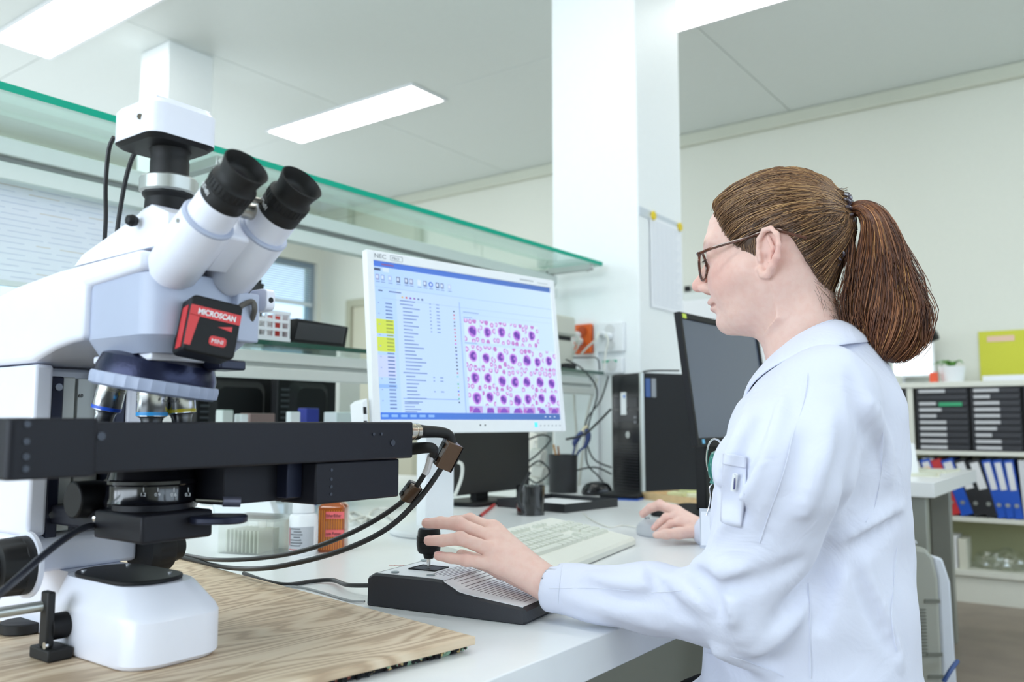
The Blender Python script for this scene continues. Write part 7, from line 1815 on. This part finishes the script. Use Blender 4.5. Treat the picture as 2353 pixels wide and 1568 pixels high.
# white instrument and bezel seen in front of her face, beyond the pillar
a = P(1566, 715, X=5.3); b = P(1700, 742, X=5.3)
t = thing('lab_instrument', 'low white laboratory instrument on the wall cabinet beyond the pillar', 'instrument', (5.35, (a.y + b.y) / 2, ZT)); 
MB().box(5.25, 5.52, b.y - .2, a.y + .25, ZT, P(1600, 690, X=5.3).z).build('housing', M_white, t, bevel=.012, smooth=True); MB().box(5.32, 5.52, b.y - .1, a.y + .1, P(1600, 690, X=5.3).z + .001, P(1600, 668, X=5.3).z).build('upper_unit', M_alul, t, bevel=.008, smooth=True)
tag(MB().box(5.575, 5.598, P(1580, 664, X=5.59).y - .02, P(1580, 664, X=5.59).y + .02, P(1580, 670, X=5.59).z, P(1580, 658, X=5.59).z).build('wall_hook', M_dark, None, bevel=.003), 'small dark hook on the wall just right of the pillar', 'hook')
# the cabinet run goes on to the left behind the pillar
cab2 = thing('low_cupboard', 'long low white cupboard along the wall behind the pillar', 'cupboard', (5.4, 3.4, 0))
MB().box(5.22, 5.57, 2.38, 4.7, .08, zt + .028).build('carcass', M_cab, cab2, bevel=.003)
for k in range(4): 
    d = MB().box(5.2, 5.218, 2.39 + k * .577, 2.39 + k * .577 + .57, .09, zt + .0).build('door', M_cab, cab2, bevel=.003); MB().tube([(5.2, 2.44 + k * .577, .7), (5.175, 2.44 + k * .577, .7), (5.175, 2.44 + k * .577, .82), (5.2, 2.44 + k * .577, .82)], .005, 8, 3).build('handle', M_alu, d, smooth=True)

# ------------------------------------------------------------------ things on the side table behind the woman
ZS = .75
b = P(2112, 1090, Z=ZS); h = szat(70, (b - CAM).dot(fw))
t = thing('desk_calendar', 'white desk calendar standing on the side table beside the coat', 'calendar', tuple(b)); e_ = Vector((rt.x, rt.y, 0)); g_ = Vector((fw.x, fw.y, 0)).normalized(); M = fr(b, e_, g_)
MB(M).prism([(0, 0), (.05, 0), (.03, h)], 'x', -.16, 0).build('stand', M_white, t, bevel=.001)
graphic('calendar_print', [(rq(-.12 + i * .018, -.108 + i * .018, .02 + j * .014, .028 + j * .014), 1, '#c3cbe0') for i in range(5) for j in range(4)], M @ Matrix.Rotation(math.pi / 2 - .28, 4, 'X') @ Matrix.Translation((0, 0, .0012)), t, emit=0)
for k, (u, v, dx, dy, rz, lab) in enumerate(((2110, 1092, .22, .16, .15, 'pale slide tray lying nearest on the side table'), (2150, 1084, .24, .14, -.1, 'pale slide tray lying farther back on the side table'))):
    c_ = P(u, v, Z=ZS) ; t = thing('slide_tray', lab, 'tray', (c_.x, c_.y, ZS), rz); Mt = wm(t); M_tr2 = mat('tray_cream', '#dcdcc8', .5)
    m = MB(Mt).box(-dx / 2, dx / 2, -dy / 2, dy / 2, 0, .004).box(-dx / 2, dx / 2, -dy / 2, -dy / 2 + .005, .004, .012).box(-dx / 2, dx / 2, dy / 2 - .005, dy / 2, .004, .012).build('tray_body', M_tr2, t)
    for j in range(5): tag(MB(Mt).box(-dx / 2 + .015 + j * .04, -dx / 2 + .04 + j * .04, -dy / 2 + .012, dy / 2 - .012, .0045, .0065).build('glass_slide', mat('slide_frost', '#e4ead9'), None), ('first', 'second', 'third', 'fourth', 'fifth')[j] + (' glass slide from the left in the nearer pale tray', ' glass slide from the left in the farther pale tray')[k], 'glass slide', ('slides in the nearer tray', 'slides in the farther tray')[k])
# ------------------------------------------------------------------ grey machine on castors beside the woman
# front-right vertical edge near u=2197, rounded top around v=1262
d_ = 2.35; e_ = Vector((rt.x, rt.y, 0)); g_ = Vector((fw.x, fw.y, 0)).normalized()
base = P(2085, 1400, d=d_); base.z = 0; top = P(2150, 1258, d=d_).z; wR = szat(2197 - 2085, d_)
t = thing('air_purifier', 'tall rounded grey and white machine with vents standing behind the woman', 'machine', tuple(base)); M = fr(base, e_, g_)
M_gm = mat('machine_grey', '#a3a59c', .4); M_gw = mat('machine_white', '#d5dbe6', .3); M_gt = mat('machine_top', '#c9ccd0', .25)
prof = [(-.28, .03), (-.28, top - .02), (-.02, top), (wR * .45, top - .005), (wR * .60, top - .03), (wR * .68, top - .09), (wR * .68, .03)]
MB(M).prism([(a, b) for a, b in prof], 'y', 0, .30).build('side_panel', M_gm, t, bevel=.012, seg=3, smooth=True)
MB(M).prism([(wR * .69, .03), (wR * .69, top - .09), (wR * .61, top - .028), (wR * .82, top - .035), (wR * .96, top - .10), (wR * 1.02, .03)], 'y', .01, .29).build('front_shell', M_gw, t, bevel=.008, seg=3, smooth=True)
MB(M).prism([(-.26, top + .0005), (wR * .4, top + .001), (wR * .35, top + .014), (-.26, top + .012)], 'y', .03, .27).build('top_lid', M_gt, t, bevel=.005, smooth=True)
for z in (top - .155, top - .30, top - .36): MB(M).box(wR * .36, wR * .67, -.003, -.0005, z, z + .010).build('groove', mat('groove_dark', '#74766e', .5), t)
for k in range(15): MB(M).box(.02, .05, -.004, -.0005, top - .30 + k * .009, top - .2965 + k * .009).build('vent_slot', mat('groove_dark', '#74766e'), t)
for x in (-.22, wR * .7):
    for y in (.05, .25): MB(M).cyl((x, y - .015, .022), (x, y + .015, .022), .022, n=18).build('castor', M_rubber, t, smooth=True)
tag(MB().tube([P(2168, 1568, d=2.25), P(2185, 1540, d=2.26), P(2200, 1520, d=2.3)], .006, 8).build('blue_hose', mat('hose_blue', '#33508c', .4), None, smooth=True), 'short dark blue hose at the foot of the grey machine', 'hose')
bpy.context.view_layer.update()
